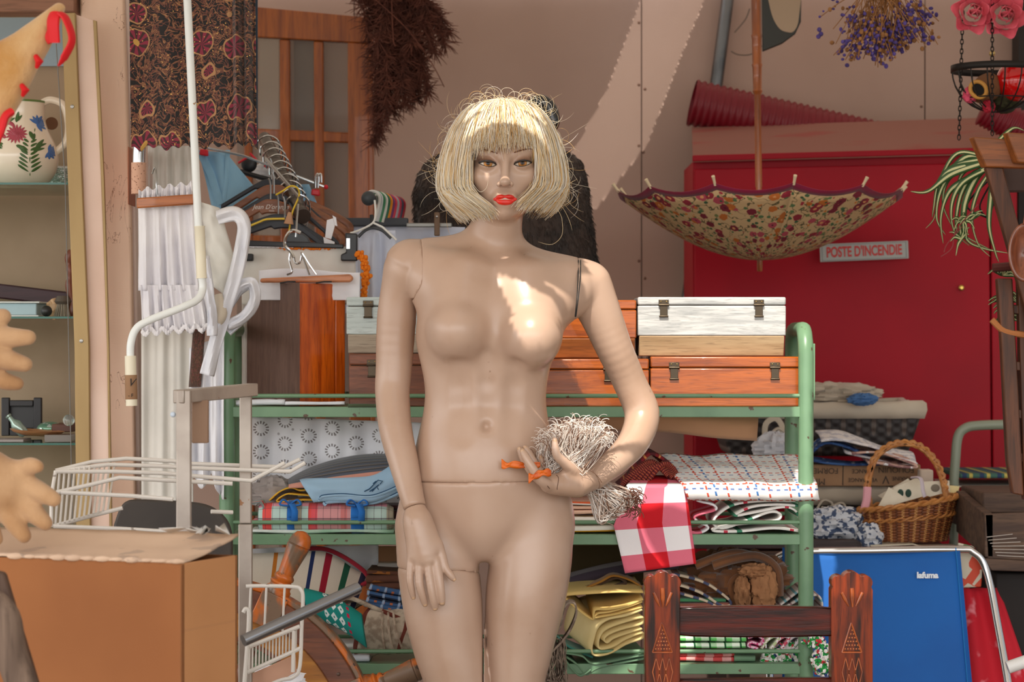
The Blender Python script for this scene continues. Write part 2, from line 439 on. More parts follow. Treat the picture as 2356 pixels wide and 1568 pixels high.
trn = am.nt.nodes.new('ShaderNodeBsdfTranslucent'); trn.inputs[0].default_value = (.80, .72, .62, 1); mxs = am.nt.nodes.new('ShaderNodeMixShader'); mxs.inputs[0].default_value = .20
am.nt.links.new(am.p.outputs[0], mxs.inputs[1]); am.nt.links.new(trn.outputs[0], mxs.inputs[2]); am.nt.links.new(mxs.outputs[0], am.nt.nodes['Material Output'].inputs[0])
h = .006; m = MB(); x0, y0 = -3.3, 2.0; nx, ny = int(6.6/h), int(5.47/h); ids = {}
solid = np.ones((nx, ny), bool)
for P in HOLES:
    a = [int((min(p[0] for p in P)-x0)/h)-1, int((min(p[1] for p in P)-y0)/h)-1]; b = [int((max(p[0] for p in P)-x0)/h)+2, int((max(p[1] for p in P)-y0)/h)+2]
    for i in range(max(0, a[0]), min(nx, b[0])):
        for j in range(max(0, a[1]), min(ny, b[1])):
            if inside(x0+(i+.5)*h, y0+(j+.5)*h, P): solid[i, j] = False
SUN_FILTER = MB()
for D_, P in ((7.5, [(1500, -70), (1650, -70), (1570, 120), (1490, 330), (1370, 480), (1270, 440), (1400, 200)]),):   # added thin patch passes part of the sun for the wall's light shaft
    Q = []
    for px, py in P: p = W(px, py, D_); k = (z0-p.z)/SUN_TO.z; Q.append((p.x+SUN_TO.x*k, p.y+SUN_TO.y*k))
    for i in range(max(0, int((min(q[0] for q in Q)-x0)/h)), min(nx, int((max(q[0] for q in Q)-x0)/h)+1)):
        for j in range(max(0, int((min(q[1] for q in Q)-y0)/h)), min(ny, int((max(q[1] for q in Q)-y0)/h)+1)):
            if inside(x0+(i+.5)*h, y0+(j+.5)*h, Q): solid[i, j] = False
    SUN_FILTER.add([(q[0], q[1], z0+.001) for q in Q], [tuple(range(len(Q)))])
def vid(i, j):
    k = (i, j)
    if k not in ids: ids[k] = len(m.v); m.v.append((x0+i*h, y0+j*h, z0))
    return ids[k]
j = 0
while j < ny:                # merge equal rows, then runs of cells, into strips of canvas
    j2 = j+1
    while j2 < ny and (solid[:, j2] == solid[:, j]).all(): j2 += 1
    i = 0
    while i < nx:
        if not solid[i, j]: i += 1; continue
        k = i
        while k < nx and solid[k, j]: k += 1
        m.f.append((vid(i, j), vid(k, j), vid(k, j2), vid(i, j2))); i = k
    j = j2
aw = thing('awning', 'unseen canvas awning added over the stall, gaps cut for the sun patches', 'awning'); m.build('canvas', am, aw, smooth=False)  # added out of view; its gaps are shaped to place the sunlight
gz_ = Mat('gauze', (206, 190, 166), .9); tr_ = gz_.nt.nodes.new('ShaderNodeBsdfTransparent'); mg_ = gz_.nt.nodes.new('ShaderNodeMixShader'); mg_.inputs[0].default_value = .3
gz_.nt.links.new(gz_.p.outputs[0], mg_.inputs[1]); gz_.nt.links.new(tr_.outputs[0], mg_.inputs[2]); gz_.nt.links.new(mg_.outputs[0], gz_.nt.nodes['Material Output'].inputs[0]); SUN_FILTER.build('added_sun_filter', gz_, aw, smooth=False)  # partly clear patch added to soften sun on the back wall
fl = MB().span((-4, -1, -.06), (4, 8.2, 0)); fm = Mat('paving', (150, 140, 128), .9); fm.vary((120, 112, 102), 3); struct(fl.build('floor', fm, smooth=False))
wm = Mat('painted_wall', (188, 160, 146), .85); wm.vary((176, 148, 134), 2.2, .3, .8); wm.bump(wm.noise(240, 3), .25, .0015)
seams = [-4]+[W(q, 0, 7.5).x for q in (150, 815, 1476, 2128)]+[4]
wall = MB()
for a, b in zip(seams[:-1], seams[1:]): wall.span((a+.0018, 7.5, 0), (b-.0018, 7.52, 2.8))
wall.span((-4, 7.521, 0), (4, 7.6, 2.8)); struct(wall.build('wall_back', wm, smooth=False))
sc = MB()
for x, ys in ((1470, (52, 195, 335, 470, 600)), (1484, (205, 640)), (2120, (245,)), (1480, (350,))):
    for y in ys: sc.ball(W(x, y, 7.5), .0045, 8, 5, (1, .5, 1))
struct(sc.build('trim_1', Mat('wall_screw', (120, 88, 72), .6)))
# ------------------------------------------------------------------ the shop mannequin
PX = 5.0/F
BD = 5.04
def B(px, py, dy=0.): p = W(px, py, BD+dy); return (p.x, p.y, p.z)
def zrow(py): return W(0, py, BD).z
def xcol(px): return W(px, 0, BD).x
man = thing('mannequin', 'nude beige shop mannequin with blond bob wig and red lips, hand on hip', 'mannequin')
skin = Mat('mannequin_plastic', (188, 158, 138), .3, spec=.5, coat=.15, coat_rough=.3)
skin.vary((178, 146, 124), 7, .4, .75)
_sc = skin.noise(26, 3, stretch=(1, 1, .35), dist=1.2).ss(.70, .74)*skin.noise(90, 2).ss(.5, .6)
skin.over(_sc*.55, (120, 84, 60))
skin.bump(skin.noise(9, 3), .06, .004)

# body profile: rows of (y, left, right, front, back) of the photo outline and depth in metres
PROF = [(640, 985, 1322, .075, .085), (665, 975, 1322, .085, .09), (700, 966, 1316, .092, .095), (740, 958, 1300, .094, .095), (780, 955, 1285, .092, .09),
        (820, 964, 1272, .090, .085), (860, 974, 1262, .087, .078), (900, 979, 1256, .083, .072), (930, 977, 1256, .082, .070), (960, 972, 1260, .084, .070),
        (1000, 962, 1270, .089, .075), (1040, 953, 1283, .094, .085), (1080, 944, 1293, .096, .098), (1104, 938, 1299, .097, .105), (1150, 926, 1308, .094, .118),
        (1200, 918, 1314, .086, .128), (1240, 918, 1314, .074, .128), (1270, 925, 1308, .055, .12)]
def body_field(g):
    zr = np.array([zrow(r[0]) for r in PROF])[::-1]
    zd = np.linspace(zr[0], zr[-1], 300); kern = np.hanning(45); kern /= kern.sum()
    def at(col):
        v = np.interp(zd, zr, np.array(col)[::-1]); v = np.convolve(np.pad(v, 22, mode='edge'), kern, 'valid')
        return np.interp(g.z, zd, v).astype(np.float32)
    L = at([xcol(r[1]) for r in PROF]); R = at([xcol(r[2]) for r in PROF]); fr = at([r[3] for r in PROF]); bk = at([r[4] for r in PROF])
    cx = (L+R)/2; hw = (R-L)/2; dy = g.y-BD
    dd = np.where(dy < 0, fr, bk); n = 2.25
    r = ((np.abs(g.x-cx)/hw)**n+(np.abs(dy)/dd)**n)**(1/n)
    T = (r-1)*np.minimum(hw, dd)*.9
    T = smax(T, g.z-zrow(600), .06); T = smax(T, zrow(1250)-g.z, .05)
    # neck, trapezius, collar bones, shoulders
    d = smin(s_cone(g, B(1150, 470, .0), B(1131, 610, .03), 56*PX, 62*PX), T, .05)
    d = smin(d, s_cone(g, B(1120, 575, .04), B(985, 590, .03), 40*PX, 44*PX), .05)
    d = smin(d, s_cone(g, B(1140, 590, .04), B(1318, 645, .03), 36*PX, 46*PX), .05)
    d = smin(d, s_cone(g, B(1118, 622, -.055), B(985, 592, -.015), 8*PX, 14*PX), .022)
    d = smin(d, s_cone(g, B(1158, 625, -.055), B(1310, 628, -.015), 8*PX, 14*PX), .022)
    d = smin(d, s_cone(g, B(1060, 680, -.03), B(985, 640, 0), 40*PX, 46*PX), .05)
    d = smin(d, s_cone(g, B(1230, 700, -.03), B(1310, 672, 0), 40*PX, 46*PX), .05)
    # bust
    for cxp, cyp, tx in ((1054, 758, -.18), (1223, 772, .2)):
        up = s_cone(g, B(cxp+(14 if tx < 0 else -14), cyp-125, -.035), B(cxp, cyp, -.074), 40*PX, 60*PX)
        lo = s_ell(g, B(cxp, cyp+2, -.087), (66*PX, .062, 69*PX))
        d = smin(smin(d, up, .05), lo, .015)
    # rib arch, midline, navel
    d = smin(d, s_ell(g, B(1113, 1085, -.045), (84*PX, .052, 120*PX)), .055)
    def groove(d, pts, r, k):
        for a, b in zip(pts[:-1], pts[1:]): d = smax(d, -s_cone(g, B(*a), B(*b), r*PX, r*PX), k)
        return d
    d = groove(d, [(1119, 820, -.104), (1119, 880, -.0965), (1119, 930, -.0975), (1119, 975, -.106)], 9, .02)
    for q in (1052, 1188): d = groove(d, [(q, 845, -.104), (q+1*(1119-q)*.02, 890, -.0945), (q+(1119-q)*.04, 930, -.0955), (q+(1119-q)*.1, 1000, -.112)], 12, .026)
    d = smax(d, -s_ell(g, B(1119, 983, -.096), (9*PX, .015, 13*PX)), .010)
    d = smin(d, s_ell(g, B(1120, 1004, -.083), (13*PX, .010, 11*PX)), .014)
    # hips and legs
    d = smin(d, s_ell(g, B(1109, 1200, -.045), (72*PX, .05, 92*PX)), .03)
    lg = chain(g, [(B(1006, 1180, .01), 84*PX), (B(1005, 1265, -.005), 93.4*PX), (B(1018.8, 1390, -.02), 92*PX), (B(1033, 1480, -.025), 84*PX), (B(1053, 1566, -.03), 76*PX), (B(1085, 1760, -.04), 58*PX), (B(1080, 1900, .0), 55*PX), (B(1078, 2180, .04), 33*PX), (B(1078, 2240, .05), 36*PX)], .03)
    rg = chain(g, [(B(1228, 1180, .01), 86*PX), (B(1223, 1270, -.005), 94.4*PX), (B(1211, 1360, -.015), 93.2*PX), (B(1203, 1420, -.02), 86*PX), (B(1194, 1510, -.025), 73*PX), (B(1190, 1566, -.03), 64*PX), (B(1180, 1760, -.03), 55*PX), (B(1185, 1900, .02), 55*PX), (B(1195, 2180, .05), 33*PX), (B(1195, 2240, .05), 36*PX)], .03)
    d = smin(d, smin(lg, rg, .003), .022)
    for cxp in (1072, 1205): d = smin(d, s_cone(g, B(cxp, 2245, .06), B(cxp-10, 2268, -.14), 26*PX, 16*PX), .02)
    return d
LARM = [((948, 614, .025), 66), ((920, 672, .03), 45), ((912, 740, .035), 45.5), ((906, 850, .03), 42), ((903, 905, .02), 40), ((910, 985, -.02), 38), ((929, 1065, -.055), 34), ((947, 1140, -.085), 27.5), ((955, 1168, -.095), 25.5)]
RARM = [((1350, 657, .03), 59), ((1378, 715, .035), 50), ((1411, 795, .05), 43), ((1449, 880, .075), 39), ((1477, 950, .08), 41), ((1462, 1008, .045), 37.5), ((1428, 1050, .005), 32.5), ((1390, 1082, -.03), 29), ((1362, 1104, -.05), 26)]
def arm_field(g, A): return chain(g, [(B(*p), r*PX) for p, r in A], .02)
def HP(*pts): return [(B(p[0], p[1], p[2]), p[3]*PX*.95) for p in pts]
def box_of(pts, pad): a = np.array([p for p, r in pts]); r = max(r for p, r in pts)+pad; return a.min(0)-r, a.max(0)+r
P_LS = ((972, 600), (.995, -.0)); P_RS = ((1326, 660), (.995, 0))
zt = zrow(560)
# torso and hips come from one field cut at the waist seam, so their surfaces meet
g = Grid3((xcol(895), BD-.2, zrow(1118)), (xcol(1345), BD+.16, zrow(440)), .0036)
bf = body_field(g); la = arm_field(g, LARM); ra = arm_field(g, RARM)
def near(g, c, r): return np.clip(1-np.sqrt((g.x-c[0])**2+(g.y-c[1])**2+(g.z-c[2])**2)/r, 0, 1)
cL, cR = B(965, 610, .03), B(1328, 655, .03)
def join(bd, ar, g, c):
    k = .045*near(g, c, .062 if c is cL else .074)+.0005
    h = np.maximum(k-np.abs(bd-ar), 0)/k; return np.minimum(bd, ar)-h*h*k*.25
def plane(g, top, bot): # vertical cut through two photo points; positive to the right of it
    a, b = B(*top), B(*bot); dx, dz = b[0]-a[0], b[2]-a[2]; l = math.hypot(dx, dz); return ((g.x-a[0])*(-dz)+(g.z-a[2])*dx)/l
pl = lambda g: g.x-np.interp(g.z, [zrow(q) for q in (690, 672, 660, 640, 600, 570, 545)], [xcol(q) for q in (952, 962, 970, 974, 974, 971, 966)]).astype(np.float32); pr = lambda g: plane(g, (1331, 598), (1323, 728))
gap = -.0010
U = join(bf, la, g, cL); U = join(U, ra, g, cR)
# the torso keeps everything between the two shoulder cuts; below the armpits it is the body field alone
sidel = np.where(g.z > zrow(688), gap-pl(g), -1); sider = np.where(g.z > zrow(735), pr(g)+gap, -1)
up_l = smax(np.where(g.z > zrow(688), U, bf), sidel, .002)
tor = smax(np.where((g.x > xcol(1200)) & (g.z <= zrow(735)), bf, np.where((g.x < xcol(1200)) & (g.z <= zrow(688)), bf, U)), np.maximum(sidel, sider), .002)
seam_w = zrow(1104)+(g.x-xcol(970))*(.012)
tor = smax(tor, seam_w+gap*.8-g.z, .0015); tor = np.maximum(tor, g.z-zrow(480))
torso = sdf_object('torso', tor, g, skin, man)
g = Grid3((xcol(890), BD-.2, 0.002), (xcol(1340), BD+.2, zrow(1085)), .0042)
hf = body_field(g); hip = smax(hf, g.z-(zrow(1104)+(g.x-xcol(970))*.012-gap*.4), .0015)
def leg_cut(g): return g.z-(zrow(1303)-(g.x-xcol(1060))*.25*(g.x > xcol(1060)))
cutl = leg_cut(g); leftside = g.x < xcol(1111)
hips = np.where(leftside, smax(hip, gap*.8-cutl, .0015), np.maximum(hip, -1))
sdf_object('hips_with_standing_leg', hips, g, skin, man)
leg = np.where(leftside, smax(hip, cutl+gap*.8, .0015), .01)
sdf_object('thigh_and_leg', leg, g, skin, man)
for A, c, pf, nm, sg, zarm in ((LARM, cL, pl, 'arm', 1, 688), (RARM, cR, pr, 'arm', -1, 735)):
    lo, hi = box_of([(B(*p), r*PX) for p, r in A], .01); g = Grid3(lo, hi, .0033)
    ar = arm_field(g, A); j = np.where(g.z > zrow(zarm), join(body_field(g), ar, g, c), ar)
    cut = sg*pf(g)+gap
    j = np.where(g.z > zrow(zarm), smax(j, cut, .002), j)
    tip = np.array(B(*A[-1][0])); d = tip-np.array(B(*A[-2][0])); d /= np.linalg.norm(d)
    e = (g.x-tip[0])*d[0]+(g.y-tip[1])*d[1]+(g.z-tip[2])*d[2]; j = smax(j, e+.0004, .0015)
    sdf_object(nm, j, g, skin, man)
# hands: palm, four fingers and a thumb in one field each
def hand(parts, k, name, palm, lab=None):
    allp = [q for f in parts for q in f]+[q for f in palm for q in f]
    lo, hi = box_of(allp, .006); g = Grid3(lo, hi, .0016); pf = None
    for f in palm: c = chain(g, f, .012); pf = c if pf is None else smin(pf, c, .02)
    d = pf
    for f in parts: d = smin(d, chain(g, f, .004), k)
    return d, g
wl_, wr_ = LARM[-1], RARM[-1]
HL = dict(palm=[HP((955, 1168, -.095, 24.5), (960, 1210, -.108, 24), (975, 1270, -.118, 20)), HP((952, 1195, -.105, 18), (948, 1280, -.12, 11)), HP((966, 1210, -.11, 18), (996, 1285, -.125, 12.5)), HP((957, 1200, -.108, 18), (965, 1288, -.124, 11)), HP((962, 1200, -.11, 18), (983, 1290, -.127, 11)), HP((970, 1195, -.105, 18), (1004, 1255, -.115, 15))],
    parts=[HP((1003, 1288, -.126, 12), (1010, 1331, -.135, 10.8), (1014, 1362, -.137, 9.8), (1017, 1386, -.134, 8)), HP((984, 1292, -.128, 11.5), (991, 1344, -.138, 10.2), (997, 1378, -.138, 9.2), (1001, 1398, -.134, 7)), HP((964, 1290, -.125, 11), (965, 1340, -.135, 9.8), (972, 1370, -.134, 8.8), (978, 1389, -.130, 7)), HP((946, 1282, -.12, 10), (943, 1330, -.128, 8.6), (947, 1356, -.127, 7.6), (951, 1373, -.124, 6)), HP((1004, 1250, -.115, 15), (1016, 1280, -.12, 12), (1024, 1305, -.125, 10), (1036, 1322, -.127, 8.5), (1044, 1331, -.127, 6))])
HR = dict(palm=[HP((1362, 1104, -.05, 25), (1325, 1116, -.075, 24), (1275, 1110, -.10, 22)), HP((1330, 1120, -.085, 19), (1258, 1117, -.115, 14)), HP((1330, 1105, -.065, 18), (1262, 1112, -.085, 14)), HP((1345, 1100, -.07, 20), (1310, 1080, -.10, 15))],
    parts=[HP((1345, 1098, -.07, 18), (1318, 1080, -.10, 14.5), (1296, 1062, -.115, 11.5), (1280, 1044, -.122, 10), (1276, 1012, -.122, 7)),
           HP((1262, 1116, -.12, 14), (1243, 1103, -.135, 11.5), (1226, 1078, -.142, 10.5), (1212, 1055, -.14, 9.5), (1202, 1037, -.137, 7)),
           HP((1260, 1114, -.105, 13), (1238, 1100, -.115, 11.5), (1217, 1076, -.122, 10), (1203, 1052, -.12, 8.5), (1195, 1032, -.118, 6.5)),
           HP((1264, 1112, -.09, 13), (1248, 1096, -.098, 11), (1232, 1070, -.108, 10), (1218, 1045, -.11, 8.5), (1208, 1029, -.109, 6.5)),
           HP((1268, 1110, -.075, 11), (1258, 1092, -.082, 9.5), (1250, 1070, -.092, 8.5), (1242, 1050, -.096, 7))])
nailm = Mat('nail', (196, 160, 128), .25)
for H, A, nm in ((HL, LARM, 'hand'), (HR, RARM, 'hand')):
    d, g = hand(H['parts'], .0035, nm, H['palm'])
    tip = np.array(B(*A[-1][0])); dr = tip-np.array(B(*A[-2][0])); dr /= np.linalg.norm(dr)
    e = (g.x-tip[0])*dr[0]+(g.y-tip[1])*dr[1]+(g.z-tip[2])*dr[2]; d = smax(d, .0006-e, .0012)
    ho = sdf_object(nm, d, g, skin, man, relax=1)
    for f in H['parts']:
        (a, ra_), (b, rb_) = f[-2], f[-1]; a, b = Vector(a), Vector(b); t = (b-a).normalized(); out = Vector((0, -1, 0)); out = (out-t*out.dot(t)).normalized(); sd = t.cross(out)
        m = MB(); c = lerp(a, b, .82)+out*(rb_*.93)
        m.grid(lambda u, v: c+t*(v-.5)*.012+sd*(u-.5)*rb_*1.5*(1-.25*abs(v-.4))+out*(.0016*(1-4*(u-.5)**2)-.001), 6, 6)
        m.build('nail', nailm, ho, solid=.0008)
# wires of the shoulder fitting
m = MB(); dark = Mat('dark_seam', (40, 44, 46), .5)
for off in (0, 5):
    m.tube(spline([B(1331+off, 598, -.01), B(1330+off, 640, -.054), B(1327+off*.6, 690, -.068), B(1323+off*.4, 728, -.05)], 6), .0011, 6)
m.build('arm_cord', dark, man)
# ------------------------------------------------------------------ head, face and wig
def eyeball_c(px, py): return B(px, py, -.0935)
EYL, EYR = (1123, 377), (1202, 376)
def head_field(g):
    d = s_ell(g, B(1166, 345, -.005), (88*PX, .098, 100*PX))
    d = smin(d, s_ell(g, B(1162, 402, -.038), (74*PX, .073, 98*PX)), .03)
    d = smin(d, s_ell(g, B(1157, 465, -.05), (45*PX, .052, 34*PX)), .035)
    d = smin(d, s_ell(g, B(1158, 487, -.088), (20*PX, .02, 15*PX)), .02)
    for c in ((1112, 408), (1212, 406)): d = smin(d, s_ell(g, B(c[0], c[1], -.078), (22*PX, .02, 20*PX)), .025)
    for e in (EYL, EYR): d = smax(d, -s_ell(g, B(e[0], e[1]-2, -.127), (25*PX, .026, 17*PX)), .016)
    # brow arch
    for sgn, e in ((-1, EYL), (1, EYR)): d = smin(d, s_cone(g, B(e[0]-18*sgn, e[1]-24, -.100), B(e[0]+18*sgn, e[1]-29, -.086), 7*PX, 7*PX), .014)
    # nose
    d = smin(d, s_cone(g, B(1163, 358, -.108), B(1162, 416, -.131), 7*PX, 9.5*PX), .012)
    d = smin(d, s_ell(g, B(1162, 418, -.135), (11.5*PX, .0105, 9.5*PX)), .006)
    for s, c in ((-1, 1148.5), (1, 1175.5)): d = smin(d, s_ell(g, B(c, 423.5, -.121), (6.5*PX, .009, 7*PX)), .006)
    for c in (1154, 1171): d = smax(d, -s_cone(g, B(c, 430, -.129), B(c, 419, -.124), 3.9*PX, 2.6*PX), .002)
    # philtrum and lips mound
    d = smin(d, s_ell(g, B(1162, 458, -.1075), (27*PX, .0145, 18*PX)), .012)
    d = smax(d, -s_cone(g, B(1162, 436, -.1275), B(1162, 446, -.1275), 3.2*PX, 3.2*PX), .006)
    # eyelids: shell round each eyeball, with an almond opening
    for e, o in ((EYL, -1), (EYR, 1)):
        c = eyeball_c(*e); lid = s_ell(g, c, (21.5*PX, .0195, 17.5*PX)); d = smin(d, lid, .006)
        u = (g.x-c[0])/(20.5*PX); w = (g.z-c[2])/PX
        u2 = np.clip(1-u*u, 0, 1); top = 5.6*np.sqrt(u2)*.35+5.2*u2*.65+u*o*2.2-.3; bot = -6.8*u2+u*o*1.9-.8
        hole = np.maximum(np.maximum(w-top, bot-w)*PX, g.y-(c[1]-.004)); hole = np.maximum(hole, (np.abs(u)-1)*.01)
        d = smax(d, -hole, .0012)
    return d
g = Grid3((xcol(1062), BD-.155, zrow(545)), (xcol(1266), BD+.105, zrow(238)), .00145)
hd = smin(head_field(g), s_cone(g, B(1150, 470, .0), B(1131, 610, .03), 55.5*PX, 61.5*PX), .015)
hd = np.maximum(hd, zrow(540)-g.z)
face = Mat('mannequin_face', (188, 158, 138), .3, spec=.5, coat=.15, coat_rough=.3); face.vary((178, 146, 124), 7, .4, .75)
mk = face.nt.nodes.new('ShaderNodeAttribute'); mk.attribute_name = 'eye_shadow'; mkx = X(face.nt, mk.outputs['Fac']); face.over(mkx*.75, (132, 82, 50))
head = sdf_object('head', hd, g, face, man, relax=2)
co_h = np.zeros(len(head.data.vertices)*3, np.float32); head.data.vertices.foreach_get('co', co_h); co_h = co_h.reshape(-1, 3); ms_ = np.zeros(len(co_h), np.float32)
for e_, o_ in ((EYL, -1), (EYR, 1)):
    c_ = eyeball_c(*e_); dx_ = (co_h[:, 0]-c_[0])/PX-o_*5; dz_ = (co_h[:, 2]-c_[2])/PX-7-o_*dx_*.12; ms_ = np.maximum(ms_, np.where(co_h[:, 1] < c_[1]+.03, np.exp(-(dx_/24)**2-(dz_/np.where(dz_ > 0, 9, 7))**2), 0))
ha = head.data.attributes.new('eye_shadow', 'FLOAT', 'POINT'); ha.data.foreach_set('value', ms_)
# lips
lipm = Mat('red_lips', (226, 42, 22), .3, coat=.3); lipm.vary((205, 30, 22), 40)
g = Grid3((xcol(1130), BD-.15, zrow(480)), (xcol(1193), BD-.09, zrow(440)), .0009)
up = smin(s_ell(g, B(1152.5, 452.5, -.1185), (10.5*PX, .0068, 5*PX)), s_ell(g, B(1171.5, 452.5, -.1185), (10.5*PX, .0068, 5*PX)), .004)
up = smin(up, smin(s_cone(g, B(1154, 453.5, -.117), B(1137, 458, -.1165), 4.5*PX, 2.6*PX), s_cone(g, B(1170, 453.5, -.117), B(1187, 458, -.1165), 4.5*PX, 2.6*PX), .003), .004)
lowl = smin(s_ell(g, B(1162, 464.5, -.1165), (17*PX, .0072, 7.6*PX)), smin(s_cone(g, B(1150, 463, -.115), B(1138, 458.5, -.1165), 4.5*PX, 2.6*PX), s_cone(g, B(1174, 463, -.115), B(1186, 458.5, -.1165), 4.5*PX, 2.6*PX), .003), .005)
lp = smin(up, lowl, .0015)
sdf_object('lips', lp, g, lipm, head, relax=1)
# eyes, liner, lashes, brows
eyem = Mat('painted_eye', (206, 192, 176), .12)
ex, ey, ez = eyem.xyz('UV')
rad = eyem.xyz('UV')[0]
eyem.over(rad.lt(.50), (96, 60, 20)); eyem.over(rad.lt(.46), (176, 118, 52)); eyem.over(rad.lt(.30), (128, 78, 26)); eyem.over(rad.lt(.2), (14, 10, 8))
linerm = Mat('eye_liner', (46, 38, 36), .5); browm = Mat('brow_paint', (112, 66, 40), .7); lashm = Mat('lash', (38, 30, 28), .6); shadm = None
for e, o in ((EYL, -1), (EYR, 1)):
    c = Vector(eyeball_c(*e)); R = (20.5*PX, .0172, 16.5*PX); m = MB(); rg = []; uv = []
    for i in range(13):
        t = i/12*PI*.62; rg.append([c+Vector((math.sin(t)*math.cos(2*PI*j/28)*R[0]-.0002*0, -math.cos(t)*R[1], math.sin(t)*math.sin(2*PI*j/28)*R[2]+.0005*0)) for j in range(28)])
    vs = [p for r in rg for p in r]; fs = [(i*28+j, i*28+(j+1) % 28, (i+1)*28+(j+1) % 28, (i+1)*28+j) for i in range(12) for j in range(28)]
    def irisu(p): return math.hypot((p.x-c.x-.001*o*-0)/PX, (p.z-c.z-.4*PX)/PX)/20.5
    m.add(vs, fs, [(irisu(p), 0) for p in vs]); m.build('eye', eyem, head)
    def lidp(u, top, push=0., dz=0.):
        u2 = max(0, 1-u*u); w = (5.6*math.sqrt(u2)*.35+5.2*u2*.65+u*o*2.2-.3) if top else (-6.8*u2+u*o*1.9-.8)
        x = u*20.5; k = max(0., 1-(x/21.5)**2-(w/17.5)**2)
        return Vector((c.x+x*PX, c.y-.0195*math.sqrt(k)-.0005-push, c.z+(w+dz)*PX))
    m = MB(); us = [-1.02+2.04*i/24 for i in range(25)]
    m.tube([lidp(u, True) for u in us]+[lidp(1.02, True)], [.0013+.0007*(1-(u*.9)**2) for u in us]+[.0007], 6)
    m.tube([lidp(u, False) for u in us], .00065, 6); m.build('eye_liner', linerm, head)
    m = MB(); us2 = [i/24*2-1 for i in range(25)]
    for u in us2:
        p = lidp(u*.98, True); l = (.0035+.004*smooth01((u*o+1)/2)); dr = Vector((u*.35+o*.25, -.55, .45)).normalized()
        m.tube([p, p+dr*l*.6+Vector((0, 0, .0003)), p+dr*l+Vector((0, 0, .0016))], [.0004, .0003, .0001], 4)
    m.build('eyelash', lashm, head)
    m = MB(); bp = [(-24, -24, .0032), (-10, -29.5, .003), (6, -34, .0026), (19, -35, .002), (30, -29, .0009)]
    pts = spline([B(e[0]+q[0]*o, e[1]+q[1]+1.0, -.109+.0013*max(0, q[0])**1.0*.45) for q in bp], 6)
    dg = None
    m.tube(pts, [lerp(.0019, .0007, i/(len(pts)-1)) for i in range(len(pts))], 6); bo = m.build('eyebrow', browm, head)
    sw = bo.modifiers.new('wrap', 'SHRINKWRAP'); sw.target = head; sw.wrap_method = 'PROJECT'; sw.use_project_y = True; sw.use_negative_direction = True; sw.use_positive_direction = True; sw.offset = .0006
# wig: a cap and some thousands of strands
hair = Mat('wig_hair', (232, 205, 160), .42, spec=.4, sheen=.1)
rn = hair.nt.nodes.new('ShaderNodeAttribute'); rn.attribute_name = 'strand'; rv = X(hair.nt, rn.outputs['Fac'])
hair.over(rv.gt(.45), (242, 230, 206)); hair.over(rv.lt(.16), (206, 164, 104)); hair.over(rv.gt(.8), (228, 222, 212))
hair.nt.links.new(hair.col.s, hair.p.inputs['Base Color'])
capm = Mat('wig_cap_hair', (205, 168, 112), .6); capm.bump(capm.noise(60, 3, stretch=(3, 3, .2)), .6, .003)
hr = random.Random(3)
HC = Vector(B(1158, 352, .0)); POLE = Vector(B(1150, 226, -.02))
def outer(phi, t):
    """bob silhouette: half width at height row t (px below the crown), scaled per side"""
    rows = [(226, 10), (240, 62), (262, 88), (290, 108), (330, 126), (370, 138), (410, 144), (445, 143), (470, 134), (490, 118), (505, 100)]
    for (a, ra_), (b, rb_) in zip(rows[:-1], rows[1:]):
        if t <= b: return lerp(ra_, rb_, max(0, (t-a))/(b-a))
    return rows[-1][1]
def hair_pt(phi, row, lift=0.):
    r = (outer(phi, row)+lift)*PX; c = B(1158, row, .015)
    fx = math.sin(phi); fy = -math.cos(phi); ry = r*(.98 if fy > 0 else 1.45)
    if fy < 0: ry = min(ry, .146+lift*PX)          # the fringe lies on the forehead
    return Vector((c[0]+fx*r, c[1]+fy*ry, c[2]))
m = MB(); rings = []
for row in [228, 236, 248, 264, 284, 308, 330, 342]: rings.append([hair_pt(2*PI*j/40, row, -14) for j in range(40)])
m.rings(rings, caps=True)
# the back and sides of the cap hang down to the nape
sh = lambda u, v: hair_pt(lerp(math.radians(72), math.radians(288), u), lerp(330, 480, v), -16)
m.grid(sh, 30, 8); cap = None
wig = m.build('wig', capm, man, ang=80)
sm = MB(); sval = []
def strand(pts, r, n=3):
    s_ = hr.uniform(0, 50); w_ = .0035 if r > .00045 else 0
    pts = [p+Vector((nz(Vector((s_, i*.35, 1))), nz(Vector((s_, i*.35, 5)))*.6, 0))*w_*min(1, i*.25) for i, p in enumerate(pts)]
    k = len(sm.v); sm.tube(pts, [r*(.5 if i in (0,) else (1 if i < len(pts)-2 else .45)) for i in range(len(pts))], n, caps=False); sval.extend([hr.random()]*0)
    v = hr.random(); SV.append((k, len(sm.v), v))
SV = []
def crown(phi): p = POLE.copy(); return p+Vector((math.sin(phi)*.006, -math.cos(phi)*.006, -.001*hr.random()))
# fringe
for i in range(1500):
    phi = math.radians(hr.uniform(-66, 66)); end = 344+16*max(0, -math.sin(phi)*1.0)-10*max(0, math.sin(phi))+hr.gauss(0, 8)+(10 if hr.random() < .15 else 0)
    lift = hr.gauss(-3, 4); wob = hr.gauss(0, .10); pts = [crown(phi)]
    clump = .05*math.sin(phi*23+1)
    for q in range(1, 9):
        t = q/8; row = lerp(228, end, t**1.25); ph = phi+wob*t*t+clump*t*t
        pts.append(hair_pt(ph, row, lift*(1-.3*t)-5*t))
    strand(pts, hr.uniform(.0005, .0011))
